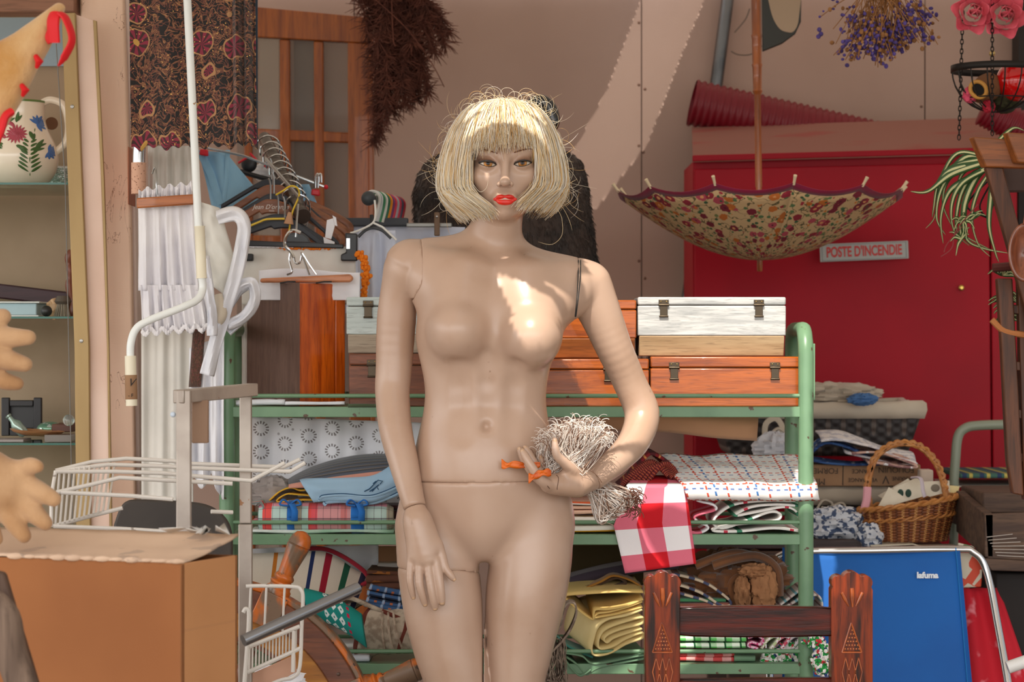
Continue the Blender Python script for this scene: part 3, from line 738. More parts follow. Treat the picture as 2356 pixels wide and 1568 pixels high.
# long sides and back
for i in range(3000):
    s = hr.choice((-1, 1)); a = hr.uniform(56, 180) if hr.random() < .30 else (hr.uniform(36, 60) if hr.random() < .35 else hr.uniform(50, 105)); phi = math.radians(a)*s
    front = smooth01((100-a)/45)
    end = (497 if s < 0 else 480)+hr.gauss(0, 7)+(6 if a > 100 else 0)
    lift = hr.gauss(-4, 6)-(7 if a < 60 else 0); wob = hr.gauss(0, .08); pts = [crown(phi)]; cl = .045*math.sin(a*.9+s)+.03*math.sin(a*2.3)
    for q in range(1, 15):
        t = q/14; row = lerp(228, end, t**1.1); ph = phi+(wob+cl)*t*t
        p = hair_pt(ph, row, lift)
        # the front locks curl in below the cheek
        k = smooth01((row-(435 if s < 0 else 425))/60)*front
        p.x += -s*k*(.046 if s < 0 else .034)*(1 if a > 60 else .75); p.y -= k*.02
        if s > 0: p.z += k*.004*hr.random()
        pts.append(p)
    strand(pts, hr.uniform(.0005, .0011))
# fly-aways
for i in range(420):
    s = hr.choice((-1, 1)); a = hr.uniform(62, 150); phi = math.radians(a)*s; r0 = hr.uniform(260, 470); p = hair_pt(phi, r0, hr.uniform(-6, 0)); pts = [p]
    d = Vector((s*hr.uniform(.2, 1), hr.uniform(-.4, .4), hr.uniform(-.9, .6))).normalized(); curl = hr.uniform(-9, 9); L = hr.uniform(.03, .085)
    for q in range(12):
        ang = curl*.5/12*2.0; d = Matrix.Rotation(ang, 3, 'Y') @ d; d.y += hr.uniform(-.05, .05); p = p+d.normalized()*L/12; pts.append(p)
    strand(pts, .00032)
for i in range(70):   # loops over the crown
    phi = math.radians(hr.uniform(-100, 100)); p = hair_pt(phi, hr.uniform(230, 262), hr.uniform(-2, 3)); d = Vector((hr.uniform(-1, 1), 0, hr.uniform(.2, .9))).normalized(); sgn = hr.choice((-1, 1)); pts = [p]
    for q in range(14): d = Matrix.Rotation(sgn*hr.uniform(.2, .42), 3, 'Y') @ d; p = p+d*hr.uniform(.0035, .0055); pts.append(p)
    strand(pts, .00034)
strand(spline([hair_pt(math.radians(75), 480), B(1292, 500, -.03), B(1293, 540, -.04), B(1270, 562, -.045), B(1238, 556, -.045)], 5), .0004)
strand(spline([hair_pt(math.radians(-50), 380, -10), B(1090, 425, -.11), B(1105, 441, -.115), B(1119, 432, -.116), B(1123, 415, -.116)], 5), .0004)
so = sm.build('strands', hair, wig, ang=0)
at = so.data.attributes.new('strand', 'FLOAT', 'POINT'); va = np.zeros(len(so.data.vertices), np.float32)
for a, b, v in SV: va[a:b] = v
at.data.foreach_set('value', va)
# ------------------------------------------------------------------ green metal shelf and what stands and lies on it
grn = paint('green_enamel', (112, 148, 114), (84, 58, 40), .66, .36, (98, 134, 102))
SD, SB = 5.45, 5.72
shelf = thing('metal_shelf', 'pale green tubular metal shelf unit with chipped paint behind the mannequin', 'shelf')
xl, xr = W(522, 0, SD).x, W(1854, 0, SD).x
zt_ = W(0, 740, SD).z
for x in (xl, xr):
    m = MB(); r = .0165
    pts = [(x, SD, .02)]+[(x, SD, z) for z in (.3, .6, .9, 1.1)]+[(x, SD, zt_-.07)]+[(x, SD+.055-.055*math.cos(a), zt_-.07+.055*math.sin(a)) for a in (PI*.15, PI*.3, PI*.42)]+[(x, SD+.055, zt_-.016), (x, SB-.055, zt_-.016)]+[(x, SB-.055+.055*math.sin(a), zt_-.07+.055*math.cos(a)) for a in (PI*.1, PI*.25, PI*.4)]+[(x, SB, zt_-.08), (x, SB, .6), (x, SB, .02)]
    m.tube(pts, r, 14); m.build('post_frame', grn, shelf)
for yb_, yr in ((935, 910), (1228, 1200.5), (1525, 1497)):
    z = W(0, yb_, SD).z; m = MB(); hb = 24*pxm(SD)
    m.span((xl+.01, SD-.008, z-hb), (xr-.01, SD+.014, z)); m.span((xl+.01, SB-.012, z-hb), (xr-.01, SB+.006, z))
    m.span((xl+.005, SD+.01, z-.006), (xr-.005, SB-.008, z-.001)); m.build('shelf_board', grn, shelf, bevel=.0015)
    m = MB(); zr_ = W(0, yr, SD).z; m.tube([(xl, SD-.004, zr_), (xr, SD-.004, zr_)], .0045, 10); m.tube([(xl, SB, zr_), (xr, SB, zr_)], .0045, 10)
    m.build('guard_rail', grn, shelf)
m = MB().span((xr+.016, SD+.0, W(0, 920, SD).z), (xr+.02, SD+.05, W(0, 790, SD).z)); m.build('end_plate', grn, shelf, bevel=.001)
ZS = [W(0, q, SD).z for q in (935, 1228, 1525)]
# ---- wooden boxes
brass = Mat('dull_brass', (84, 74, 62), .38, 1.0); pine_w = wood('white_washed_pine', (206, 206, 204), (166, 168, 168), .55, 'x', 22)
pine_o = wood('orange_varnished_pine', (176, 88, 20), (130, 58, 10), .3, 'x', 14, coat=.4); pine_d = wood('brown_stained_pine', (138, 82, 56), (106, 62, 42), .45, 'x', 20)
pine_r = wood('raw_pine', (186, 160, 124), (166, 136, 100), .6, 'x', 14); ply = wood('raw_pale_ply', (186, 172, 152), (170, 154, 134), .7, 'x', 12)
def wooden_box(x0, x1, yt, yb, D, dep, mt, label, latches, lidy, base=None, basey=None, group='wooden boxes on the top shelf'):
    t = thing('wooden_box', label, 'box', group); a = W(x0, yb, D); b = W(x1, yt, D); zl = W(0, lidy, D).z; zb = a.z
    if base:
        zm = W(0, basey, D).z; ins = .012
        MB().prism([(a.x+.003, D+.0, zm), (a.x+.003, D+ins, zb), (a.x+.003, D+dep-ins, zb), (a.x+.003, D+dep, zm)], (b.x-a.x-.006, 0, 0)).build('base', base, t, bevel=.002)
        zb = zm+.0005
    MB().span((a.x, D, zb), (b.x, D+dep, zl-.0009)).build('body', mt, t, bevel=.0022)
    MB().span((a.x, D, zl+.0009), (b.x, D+dep, b.z)).build('lid', mt, t, bevel=.003)
    MB().span((a.x+.004, D+.004, zl-.002), (b.x-.004, D+dep-.004, zl+.002)).build('shaded_inner_lip', lip_shade, t)  # inner lip coloured dark to stand for the shadow in the lid joint
    for px in latches:
        c = W(px, lidy+3, D); l = MB(); w, h = .011, .020
        l.span((c.x-w, D-.0022, c.z+.001), (c.x+w, D, c.z+h*.75)); l.span((c.x-w*.75, D-.0045, c.z-h*1.05), (c.x+w*.75, D-.0005, c.z+.004))
        l.tube([(c.x-w*1.05, D-.004, c.z+.0035), (c.x+w*1.05, D-.004, c.z+.0035)], .0027, 8); l.tube([(c.x-w*.9, D-.004, c.z-h*1.05), (c.x+w*.9, D-.004, c.z-h*1.05)], .0022, 8)
        lo = l.build('latch', brass, t, bevel=.0006)
        sc = MB()
        for sx_, sz in ((-.006, .011), (.006, .011)): sc.ball((c.x+sx_, D-.0025, c.z+sz), .0016, 8, 5)
        sc.build('screw', Mat('screw', (190, 160, 100), .3, 1.), lo)
    return t
lip_shade = Mat('box_shadow_gap', (60, 38, 22), .8)
wooden_box(803, 1127, 813, 934.5, 5.475, .2, pine_d, 'brown stained wooden box with one dark latch showing, behind the hanging mannequin arm', (856,), 840)
wooden_box(1133, 1493, 825, 934.5, 5.475, .2, pine_o, 'orange varnished wooden box on the shelf between the mannequin and her bent arm', (1230, 1400), 850)
wooden_box(1497, 1841, 820, 934.5, 5.475, .2, pine_o, 'orange varnished wooden box with two latches at the right end of the shelf', (1551, 1783), 846)
wooden_box(797, 1128, 683, 812, 5.49, .18, Mat_white_box if False else wood('bluish_white_pine', (206, 218, 216), (190, 204, 202), .55, 'x', 20), 'bluish white wooden box with raw base on top of the brown box', (847,), 704, ply, 769)
wooden_box(1134, 1464, 690, 823.5, 5.49, .18, pine_o, 'orange wooden box with sloping base, upper one beside the white box', (1230,), 712, wood('orange_raw_base', (150, 84, 34), (112, 60, 24), .5, 'x', 12), 778)
wooden_box(1467.5, 1808, 683, 818.5, 5.49, .18, pine_w, 'white washed wooden box with raw pine base on top of the right orange box', (1527, 1746), 702, pine_r, 772)
# tall box standing on end, turned a little
P0, PL, PR = W(690, 0, 5.475), W(570, 0, 5.645), W(797, 0, 5.555); zt2, zb2 = W(0, 651, 5.475).z, ZS[0]+.0005
t = thing('standing_wooden_case', 'tall brown wooden case standing on end, with varnished orange side', 'case', 'wooden boxes on the top shelf')
t['group'] = 'tall cases on the top shelf'
fdir = (PR-P0); fdir.z = 0; ldir = (PL-P0); ldir.z = 0
ms = wood('bright_varnished_side', (222, 104, 16), (170, 66, 8), .25, 'z', 12, coat=.5); md = wood('grey_sheen_wood', (112, 84, 72), (96, 70, 60), .6, 'z', 16)  # front's sun brightness and left face's grey sheen are put into the colours
def wedge(m, o, e1, e2, z0, z1): return m.prism([(o+e1*0+Vector((0, 0, 0))).to_2d().to_3d()+Vector((0, 0, z0)), (o+e1).to_2d().to_3d()+Vector((0, 0, z0)), (o+e1+e2).to_2d().to_3d()+Vector((0, 0, z0)), (o+e2).to_2d().to_3d()+Vector((0, 0, z0))], (0, 0, z1-z0))
wedge(MB(), P0+ldir*.02, fdir*.78, ldir*.98, zb2, zt2).build('body', ms, t, bevel=.002)
wedge(MB(), P0+fdir*.79+ldir*.02, fdir*.21, ldir*.98, zb2, zt2).build('lid', ms, t, bevel=.002)
wedge(MB(), P0-fdir*.01, fdir*.0+fdir*.008, ldir, zb2, zt2+.001).build('side_panel', md, t, bevel=.001)
# ---- cloths of the top shelf
white = cloth('white_cotton', (236, 236, 240), (220, 222, 230)); white2 = cloth('off_white_cotton', (226, 222, 214), (208, 204, 196))
def flat_cloth(name, label, cat, x0, x1, yt, yb, D, dep, n, mt, group=None, seed=1, wob=.003, th=None, jit=.006, skew=0.):
    o = folded(x0, x1, yt, yb, D, dep, n, wob, seed, jit=jit, skew=skew).build(name, mt, solid=th or cloth_t(yt, yb, D, n)); return tag(o, label, cat, group)
flat_cloth('folded_napkin', 'white napkin folded flat on the top shelf under the standing case', 'napkin', 540, 655, 918, 933, 5.452, .02, 2, white, seed=2, wob=.004)
flat_cloth('folded_napkin', 'white napkin folded flat below the orange side of the case', 'napkin', 657, 792, 921, 933, 5.452, .02, 2, white, seed=3, wob=.003)
flat_cloth('folded_cloth', 'dark green cloth corner sticking out under the brown box', 'cloth', 800, 905, 929, 940, 5.438, .03, 2, cloth('dark_green_cloth', (70, 84, 56)), seed=4)
# ---- middle shelf, left
eyelet = Mat('eyelet_cotton', (248, 248, 252), .9, sheen=.1); u, v = eyelet.uv()
cu, cv = (u*19.).fract()-.5, (v*19.+(u*19.).floor()*.37).fract()-.5
n_ = eyelet.nt.nodes.new('ShaderNodeMath'); n_.operation = 'ARCTAN2'; eyelet.nt.links.new(cv.s, n_.inputs[0]); eyelet.nt.links.new(cu.s, n_.inputs[1]); ang = X(eyelet.nt, n_.outputs[0])
rr = (cu*cu+cv*cv)._m('POWER', .5); ringm = (rr-.26).abs().lt(.06)*((ang*2.2282).fract()-.5).abs().lt(.24); dots = (eyelet.vor(30, co=eyelet.vec(u, v))).lt(.09)
eyelet.over((ringm+dots*.6).min(1.), (140, 132, 132))
o = hang(574, 975, 955, 1160, 5.65, 4, .022, 5, top=lambda u: lerp(957, 972, u)).build('lace_cloth', eyelet, solid=.001); tag(o, 'white eyelet lace cloth hanging behind the middle shelf cloths', 'cloth')
gl = cloth('grey_wool', (170, 160, 156), (148, 138, 134))
o = crumple(W(630, 1135, 5.58), (.05, .03, .035), 3, .4).build('crumpled_cloth', gl); tag(o, 'grey speckled cloth bunched at the left end of the middle shelf', 'cloth')
yel = Mat('yellow_check_cloth', (226, 178, 54), .9); u, v = yel.uv(); yel.over((u*14).fract().gt(.6), (236, 226, 206))
o = sheet(MB(), pline(spline([(618, 1150), (640, 1130), (668, 1121), (690, 1128), (720, 1126), (728, 1140), (690, 1138), (660, 1136), (640, 1152), (700, 1150), (735, 1152)], 4), 5.5), (0.0, .09, 0), 8, .004, 3).build('checked_cloth', yel, solid=.003); tag(o, 'yellow and white checked cloth crumpled beside the blue blanket', 'cloth')
# blue blanket: striped dome on top, pale blue folds at the front
blk = Mat('striped_blanket', (84, 90, 104), .95, sheen=.2); u, v = blk.uv()
stripe = (v*60+blk.noise(3, 2)*2).fract(); blk.over(stripe.gt(.62), (70, 70, 74)); blk.over(stripe.lt(.1), (150, 132, 112)); blk.over(v.lt(.035), (206, 146, 128)); blk.bump(blk.noise(700, 2), .4, .0008)
bt = thing('folded_blanket', 'thick folded blanket, grey striped above and pale blue below, by the hanging arm', 'blanket')
m = MB()
def dome(u, v):
    x = lerp(664, 938, u); top = 1117-72*math.sin(PI*min(1, u*.62+.03))**.7; fy = lerp(1122-30*u*u, top, math.sin(v*PI/2)); 
    return W(x, fy, 5.47+.16*v*v+.012*(1-v))+Vector((0, .0, 0))
m.grid(dome, 26, 12, .26, .16); m.build('striped_top', blk, bt, solid=.004)
lb = cloth('pale_blue_wool', (152, 184, 208), (134, 168, 196), 5, 700); nb = Mat('navy_edge', (40, 78, 112), .9)
fr = [(690, 1104), (712, 1100), (800, 1098), (860, 1092), (905, 1066), (925, 1052)]
lo_ = [(722, 1155), (752, 1152), (800, 1152), (850, 1156), (895, 1142), (928, 1128)]
fa, fb = spline(fr, 6), spline(lo_, 6); fa = [W(p[0], p[1], 5.462) for p in [(q.x, q.y) for q in spline([(a, b, 0) for a, b in fr], 6)]]; fb = [W(q.x, q.y, 5.452) for q in spline([(a, b, 0) for a, b in lo_], 6)]
m = MB().grid(lambda u, v: fa[min(len(fa)-1, int(u*(len(fa)-1)+.5))].lerp(fb[min(len(fb)-1, int(u*(len(fb)-1)+.5))], v)+Vector((0, -.008*math.sin(v*PI)+.006*nz(Vector((u*4, v*3, 2))), 0)), len(fa)-1, 8, .24, .06); m.build('pale_blue_side', lb, bt, solid=.003)
for k, (dy, dx) in enumerate(((0, 0), (9, -6), (17, 4))):
    p = [W(q.x+dx, q.y+dy-12+(0 if k else 3), 5.45+.003*k) for q in spline([(735+6*k, 1162-6, 0), (745, 1150, 0), (790, 1147, 0), (850, 1151, 0), (893, 1138, 0), (926, 1122, 0)], 6)]
    MB().tube(p, .0042, 8, flat=1.0).build('folded_edge', lb, bt); MB().tube([q+Vector((0, -.0032, .003)) for q in p], .0011, 6).build('navy_piping', nb, bt)
d = MB(); em = [(846, 1122), (868, 1108), (885, 1100), (872, 1118), (858, 1126)]
for seg in ([(838, 1130), (850, 1124), (862, 1112), (870, 1104), (880, 1106), (874, 1113)], [(850, 1130), (862, 1122), (872, 1114)], [(856, 1130), (866, 1118), (871, 1126)], [(866, 1106), (858, 1112)]): d.tube([W(x, y, 5.446) for x, y in seg], .0012, 5)
d.build('embroidered_emblem', nb, bt)
# plaid tea towel parcel with ribbons
pt = thing('tea_towel_parcel', 'pink and mint checked tea towel roll tied with two blue ribbons', 'tea towel')
pk = Mat('plaid_towel', (238, 166, 182), .9); u, v = pk.uv()
pk.over((v*4.2+.1).fract().lt(.30), (186, 212, 204)); pk.over(((u*9.5+.3).fract()-.5).abs().lt(.10), (226, 82, 78)); pk.over(((u*9.5+.62).fract()-.5).abs().lt(.07), (168, 160, 140)); pk.over((u*3.1+.62).fract().lt(.28)*.65, (220, 90, 104)); pk.over((u*60).fract().lt(.07)*.7+(v*50).fract().lt(.06)*.7, (84, 66, 76)); pk.bump(pk.noise(600, 2), .4, .0008)
m = MB(); c = W(748, 1190, 5.485); L = .285; prof = []
rg = []
for i in range(22):
    f = i/21; x = W(lerp(596, 905, f), 0, 5.485).x; e = 1-.16*smooth01((.06-f)/.06)-.3*smooth01((f-.93)/.07)
    rg.append([Vector((x, 5.490+math.cos(2*PI*j/24)*.036*e, W(0, 1191, 5.48).z+math.copysign(abs(math.sin(2*PI*j/24))**.75, math.sin(2*PI*j/24))*.0325*e)) for j in range(24)])
vs = [p for r in rg for p in r]; m.add(vs, [(i*24+j, i*24+(j+1) % 24, (i+1)*24+(j+1) % 24, (i+1)*24+j) for i in range(21) for j in range(24)]+[tuple(range(24)), tuple(range(21*24, 22*24))], [(i/21*.31, abs(j/24-.5)*.2+.02) for i in range(22) for j in range(24)]); m.build('towel_roll', pk, pt)
rb_ = cloth('blue_ribbon', (24, 104, 182), (16, 84, 160))
for px, bw in ((668, 8), (822, 15)):
    m = MB(); w = bw*pxm(5.45); rb2 = [W(px, 1191, 5.45)+Vector((0, 0.04-math.cos(a)*.0395, math.sin(a)*.0355)) for a in [PI*2*k/28 for k in range(29)]]
    sheet(m, [p-Vector((w, 0, 0)) for p in rb2], (2*w, 0, 0), 3, .0008, 2)
    for kx in (-1, 1): m.tube(spline([W(px, 1160, 5.455), W(px+kx*16, 1149, 5.45), W(px+kx*24, 1160, 5.448), W(px+kx*6, 1163, 5.45)], 5), .0045, 6, flat=.4)
    sheet(m, [W(px-4, 1158, 5.446), W(px+3, 1175, 5.442), W(px+2, 1198, 5.440)], (.014, 0, 0), 2); m.build('ribbon_bow', rb_, pt, solid=.0012)
o = sheet(MB(), [W(576, 1158, 5.47), W(600, 1154, 5.465), W(606, 1166, 5.462), W(606, 1196, 5.462), W(580, 1198, 5.465)], (0, .06, 0), 4, .002).build('folded_tea_towel', pk, solid=.004); tag(o, 'narrow plaid cloth end with orange stripes at the left of the ribboned roll', 'tea towel')
flat_cloth('folded_cloth', 'white cloth with green stripe lying under the ribboned tea towel', 'cloth', 578, 905, 1216, 1227.5, 5.455, .10, 2, cloth('white_green_cloth', (226, 232, 226), (150, 190, 160), 9), seed=6)
flat_cloth('folded_cloth', 'dark maroon cloth wedge between the blue blanket and mannequin arm', 'cloth', 850, 940, 1160, 1196, 5.53, .10, 3, cloth('maroon', (74, 34, 40)), seed=7)
# ---- middle shelf, right
pinkst = Mat('orange_striped_cloth', (238, 196, 170), .9); u, v = pinkst.uv(); pinkst.over((v*45).fract().lt(.4), (224, 96, 48)); pinkst.over((v*23).fract().gt(.75), (246, 240, 232))
o = folded(1300, 1420, 1150, 1183, 5.46, .2, 6, .003, 8).build('folded_cloth', pinkst, solid=.0022); tag(o, 'orange and pink striped cloths folded beside the mannequin hip', 'cloth')
yw = Mat('white_yellow_cloth', (246, 242, 230), .9); u, v = yw.uv(); yw.over((v*16).fract().gt(.68), (240, 170, 30)); yw.over((v*16+.2).fract().gt(.86), (140, 190, 40))
o = folded(1300, 1418, 1183, 1227, 5.46, .2, 4, .003, 9).build('folded_cloth', yw, solid=.004); tag(o, 'white cloth with yellow and green border at the bottom beside the hip', 'cloth')
dr = Mat('dark_red_stripes', (124, 22, 30), .9); u, v = dr.uv(); dr.over((v*30).fract().lt(.35), (78, 20, 26)); dr.over((v*30+.4).fract().lt(.12), (196, 130, 70))
o = sheet(MB(), pline([(q.x, q.y) for q in spline([(1425, 1122, 0), (1450, 1095, 0), (1478, 1058, 0), (1500, 1042, 0), (1545, 1070, 0), (1570, 1098, 0), (1590, 1115, 0)], 6)], 5.52), (0, .16, 0), 8, .006, 4).build('striped_cloth', dr, solid=.006); tag(o, 'dark red striped cloth heaped behind the checked napkin', 'cloth')
for k, (a, b) in enumerate((((1440, 1120), (1510, 1060)), ((1460, 1122), (1540, 1078)), ((1480, 1124), (1565, 1100)))):
    pass
m = MB()
for k in range(5): m.tube(spline([W(1430+k*14, 1118-k*2, 5.5), W(1462+k*16, 1082-k*4, 5.51), W(1500+k*14, 1062+k*7, 5.52), W(1540+k*10, 1094+k*5, 5.5)], 5), .009, 7, flat=.7)
o = m.build('striped_cloth', dr); tag(o, 'rust red cloth in thin folds directly right of the bent elbow', 'cloth')
# linen flap hanging under the top shelf
bl = cloth('beige_linen', (186, 142, 106), (172, 128, 94), 4, 800)
o = sheet(MB(), [W(1738, 938, 5.60)]+[W(1745-k*.6, 958+k*9, 5.60-.01*math.sin(k*.7)) for k in range(7)], (W(1340, 0, 5.6).x-W(1745, 0, 5.6).x, 0, .03), 14, .004, 5).build('linen_cloth', bl, solid=.002); tag(o, 'plain beige linen cloth hanging below the top shelf right of the elbow', 'cloth')
# white cloths with red and blue plaid
pw = Mat('white_plaid_cloth', (240, 236, 234), .9); u, v = pw.uv()
pw.over(((u*22).fract().lt(.09))*((v*70).fract().lt(.6)), (214, 84, 60)); pw.over(((u*11+.3).fract().lt(.05))*((v*60).fract().lt(.55)), (70, 120, 180)); pw.over(((v*24).fract().lt(.10))*((u*70).fract().lt(.6)), (206, 84, 64)); pw.over(((v*24+.3).fract().lt(.08))*((u*60).fract().lt(.5)), (96, 120, 170)); pw.bump(pw.noise(500, 2), .4, .0008)
m = MB()
def plaidtop(u, v):
    x = lerp(lerp(1585, 1500, v), lerp(1886, 1850, v), u); y = lerp(1150, 1045, v**.8) if v > .18 else lerp(1150, 1100, v/.18)
    y = 1150-38*smooth01(v/.2)-66*max(0, (v-.2)/.8)+6*nz(Vector((u*5, v*4, 1)))+8*(1-u)*(v > .2)*0
    return W(x, y, 5.435+.02*(v < .1)*0+.22*max(0, v-.15)**.9-.012*math.sin(min(1, v/.2)*PI))
m.grid(plaidtop, 26, 22, .29, .26); o = m.build('plaid_cloth', pw, solid=.004); tag(o, 'white cloth with dotted red and blue plaid folded on the middle shelf', 'cloth')
wf = Mat('white_cloth_green_border', (238, 234, 228), .9); u, v = wf.uv(); wf.over((v*7).fract().lt(.08), (60, 130, 100)); wf.over((v*7+.2).fract().lt(.06)*((u*40).fract().lt(.5)), (206, 60, 80)); wf.bump(wf.noise(400, 2), .4, .0008)
def spfold(pts, D, ext, mt, name, label, cat, th=.0035, wob=.001, group=None, seg=5, seed=0):
    o = sheet(MB(), [W(q.x, q.y, D) for q in spline([(a, b, 0) for a, b in pts], seg)], ext, 6, wob, seed).build(name, mt, solid=th); return tag(o, label, cat, group)
spfold([(1842, 1152), (1760, 1152), (1690, 1160), (1650, 1185), (1643, 1205), (1665, 1214), (1720, 1196), (1770, 1178), (1795, 1182), (1790, 1196), (1750, 1202), (1700, 1206), (1650, 1214), (1644, 1222), (1700, 1223), (1780, 1215), (1842, 1222)], 5.455, (0, .2, 0), wf, 'folded_tablecloth', 'white folded tablecloth with green edge under the plaid cloth', 'tablecloth', .0045, seed=3)
spfold([(1842, 1164), (1790, 1160), (1730, 1166), (1690, 1186), (1740, 1178), (1800, 1166), (1828, 1172), (1840, 1190)], 5.458, (0, .2, 0), wf, 'folded_tablecloth', 'white tablecloth fold tucked inside under the plaid cloth', 'tablecloth', .004, seed=5)
# red gingham hanging over the rail
gg = Mat('red_gingham', (244, 240, 242), .85); u, v = gg.uv()
a_ = (u*9.3+.55).fract().lt(.5); b_ = (v*9.6+.1).fract().lt(.5); gg.over(((a_+b_)*.5).gt(.25), (226, 112, 134)); gg.over((a_*b_), (204, 4, 26)); gg.bump(gg.noise(600, 2), .35, .0006)
m = MB()
def ging(u, v):
    if v < .25: k = v/.25; return W(lerp(lerp(1462, 1580, u), lerp(1440, 1592, u), k), lerp(1093, 1118, k), lerp(5.55, 5.437, k))
    k = (v-.25)/.75; x = lerp(lerp(1440, 1592, u), lerp(1437, 1602, u), k)-8*(1-k)*0+lerp(-26, 0, 1)*math.sin(k*PI)*(1-u)*.0
    xl_ = lerp(1446, 1412, min(1, k*2.2)) if k < .45 else lerp(1412, 1438, (k-.45)/.55)
    x = lerp(xl_, lerp(1578, 1602, k), u); return W(x, lerp(1118, lerp(1318, 1296, u), k), 5.432+.006*nz(Vector((u*3, v*3, 7)))+.004*math.sin(u*7))
m.grid(ging, 18, 34, .162, .232); o = m.build('gingham_napkin', gg, solid=.0012); tag(o, 'red and white gingham cloth hanging over the middle shelf rail', 'cloth')
o = sheet(MB(), pline([(q.x, q.y) for q in spline([(1570, 1122, 0), (1600, 1150, 0), (1640, 1160, 0), (1646, 1172, 0), (1600, 1188, 0), (1606, 1200, 0), (1630, 1212, 0), (1612, 1225, 0), (1580, 1226, 0)], 5)], 5.45), (0, .15, 0), 6, .003, 2).build('gingham_napkin', gg, solid=.004); tag(o, 'second red gingham cloth, folded flat right of the hanging one', 'cloth')
# ---- lower shelf, left
st = Mat('striped_linen', (214, 200, 182), .95); u, v = st.uv()
for c0, wd, cc in ((.08, .010, (190, 110, 30)), (.17, .010, (26, 40, 84)), (.208, .016, (150, 16, 40)), (.252, .014, (26, 84, 60)), (.292, .014, (50, 44, 70))): st.over((u-c0).abs().lt(wd*.5), cc)
st.bump(st.noise(500, 2), .4, .0008)
o = MB().grid(lambda u, v: W(lerp(560, 845, u)-60*v*(.2+u*.4), lerp(1262+95*smooth01((u-.55)/.45)**1.5*.6+(1-u)*12, 1420, v), 5.55-.05*v-.03*math.sin(PI*u)), 24, 10, .30, .2).build('striped_cloth', st, solid=.003); tag(o, 'cream linen cloth with blue, red and green stripes on the lower shelf', 'cloth')
m = MB(); m.tube([W(q.x, q.y, 5.538) for q in spline([(690, 1262, 0), (745, 1262, 0), (790, 1280, 0), (836, 1312, 0), (848, 1335, 0), (830, 1345, 0)], 6)], .005, 8); o = m.build('bias_tape', cloth('red_tape', (156, 24, 44))); tag(o, 'dark red edging tape along the top of the striped linen', 'tape')
o = hang(560, 870, 1250, 1330, 5.66, 3, .012, 9, top=lambda u: lerp(1262, 1252, u), bot=lambda u: lerp(1290, 1345, u)).build('white_cloth', white, solid=.001); tag(o, 'white cloth spread at the back of the lower shelf under the board', 'cloth')
cb = Mat('cardboard_back', (178, 132, 96), .9); o = MB().span(W(858, 1300, 5.69), W(935, 1255, 5.71)).build('cardboard_box', cb, bevel=.001); tag(o, 'flat brown cardboard box lying behind the hanging hand', 'box')
o = MB().span(W(868, 1310, 5.64), W(960, 1290, 5.69)).build('plastic_tray', Mat('clear_plastic', (210, 200, 190), .15, spec=.8), bevel=.004); tag(o, 'pale glossy plastic tray in front of the flat cardboard box', 'tray')
bb = Mat('brown_ikat', (92, 56, 40), .95); u, v = bb.uv(); bb.over(((v*40+bb.noise(20, 3)*1.5).fract()).lt(.3), (150, 92, 40)); bb.over((v*40+.5).fract().lt(.1), (60, 50, 48))
o = folded(845, 945, 1312, 1362, 5.50, .18, 5, .005, 11).build('folded_cloth', bb, solid=.006); tag(o, 'brown and ochre woven cloths folded above the blue plaid stack', 'cloth')
bp_ = Mat('blue_orange_plaid', (60, 92, 134), .95); u, v = bp_.uv(); bp_.over(((u*60).fract().lt(.35))*((v*90).fract().lt(.5)), (186, 104, 62)); bp_.over((v*24).fract().lt(.3), (30, 44, 70)); bp_.over((u*30).fract().lt(.15), (150, 170, 196))
o = folded(838, 962, 1352, 1412, 5.49, .16, 8, .004, 12, skew=.0).build('folded_cloth', bp_, solid=.0045); o.rotation_euler.y = math.radians(11); tag(o, 'stack of blue and orange plaid cloth sagging beside the thigh', 'cloth')
# teal embroidered cloth and the linen bag roll
te = Mat('teal_embroidery', (20, 140, 132), .9); u, v = te.uv()
dm = ((u*42).fract()-.5).abs()+((v*42).fract()-.5).abs(); zone = u.gt(.055)*u.lt(.115); te.over(zone*dm.lt(.42)*dm.gt(.12), (226, 236, 236)); te.over((u-.128).abs().lt(.004)*((v*60).fract().lt(.5)), (190, 30, 70)); te.bump(te.noise(600, 2), .4, .0008)
m = MB(); A, Bq = W(705, 1385, 5.47), W(838, 1452, 5.45); axd = (Bq-A); rg = []
for i in range(16):
    f = i/15; c = A.lerp(Bq, f)+Vector((0, 0, .01*math.sin(f*3))); r = .031+.006*f
    rg.append([c+Vector((-.15*math.sin(2*PI*j/24)*r, math.cos(2*PI*j/24)*r*.8, math.sin(2*PI*j/24)*r)) for j in range(24)])
vs = [p for q in rg for p in q]; m.add(vs, [(i*24+j, i*24+(j+1) % 24, (i+1)*24+(j+1) % 24, (i+1)*24+j) for i in range(15) for j in range(24)]+[tuple(range(24)), tuple(range(15*24, 16*24))], [(i/15*.17, j/24*.2) for i in range(16) for j in range(24)])
o = m.build('embroidered_cloth', te); tag(o, 'teal rolled cloth with white diamond embroidery behind the steel bar', 'cloth')
lin_ = Mat('coarse_linen', (196, 180, 160), .98); lin_.vary((156, 138, 120), 60, .4, .65); lin_.bump(lin_.noise(420, 3), .8, .0015)
u, v = lin_.uv(); sw_ = (u+lin_.noise(14, 1)*.02-.02); lin_.over((sw_*9.2).fract().gt(.90), (112, 52, 40))
lt = thing('linen_bag', 'rolled coarse grey linen bag with brown scroll trim beside the thigh', 'bag')
m = MB(); rg = []
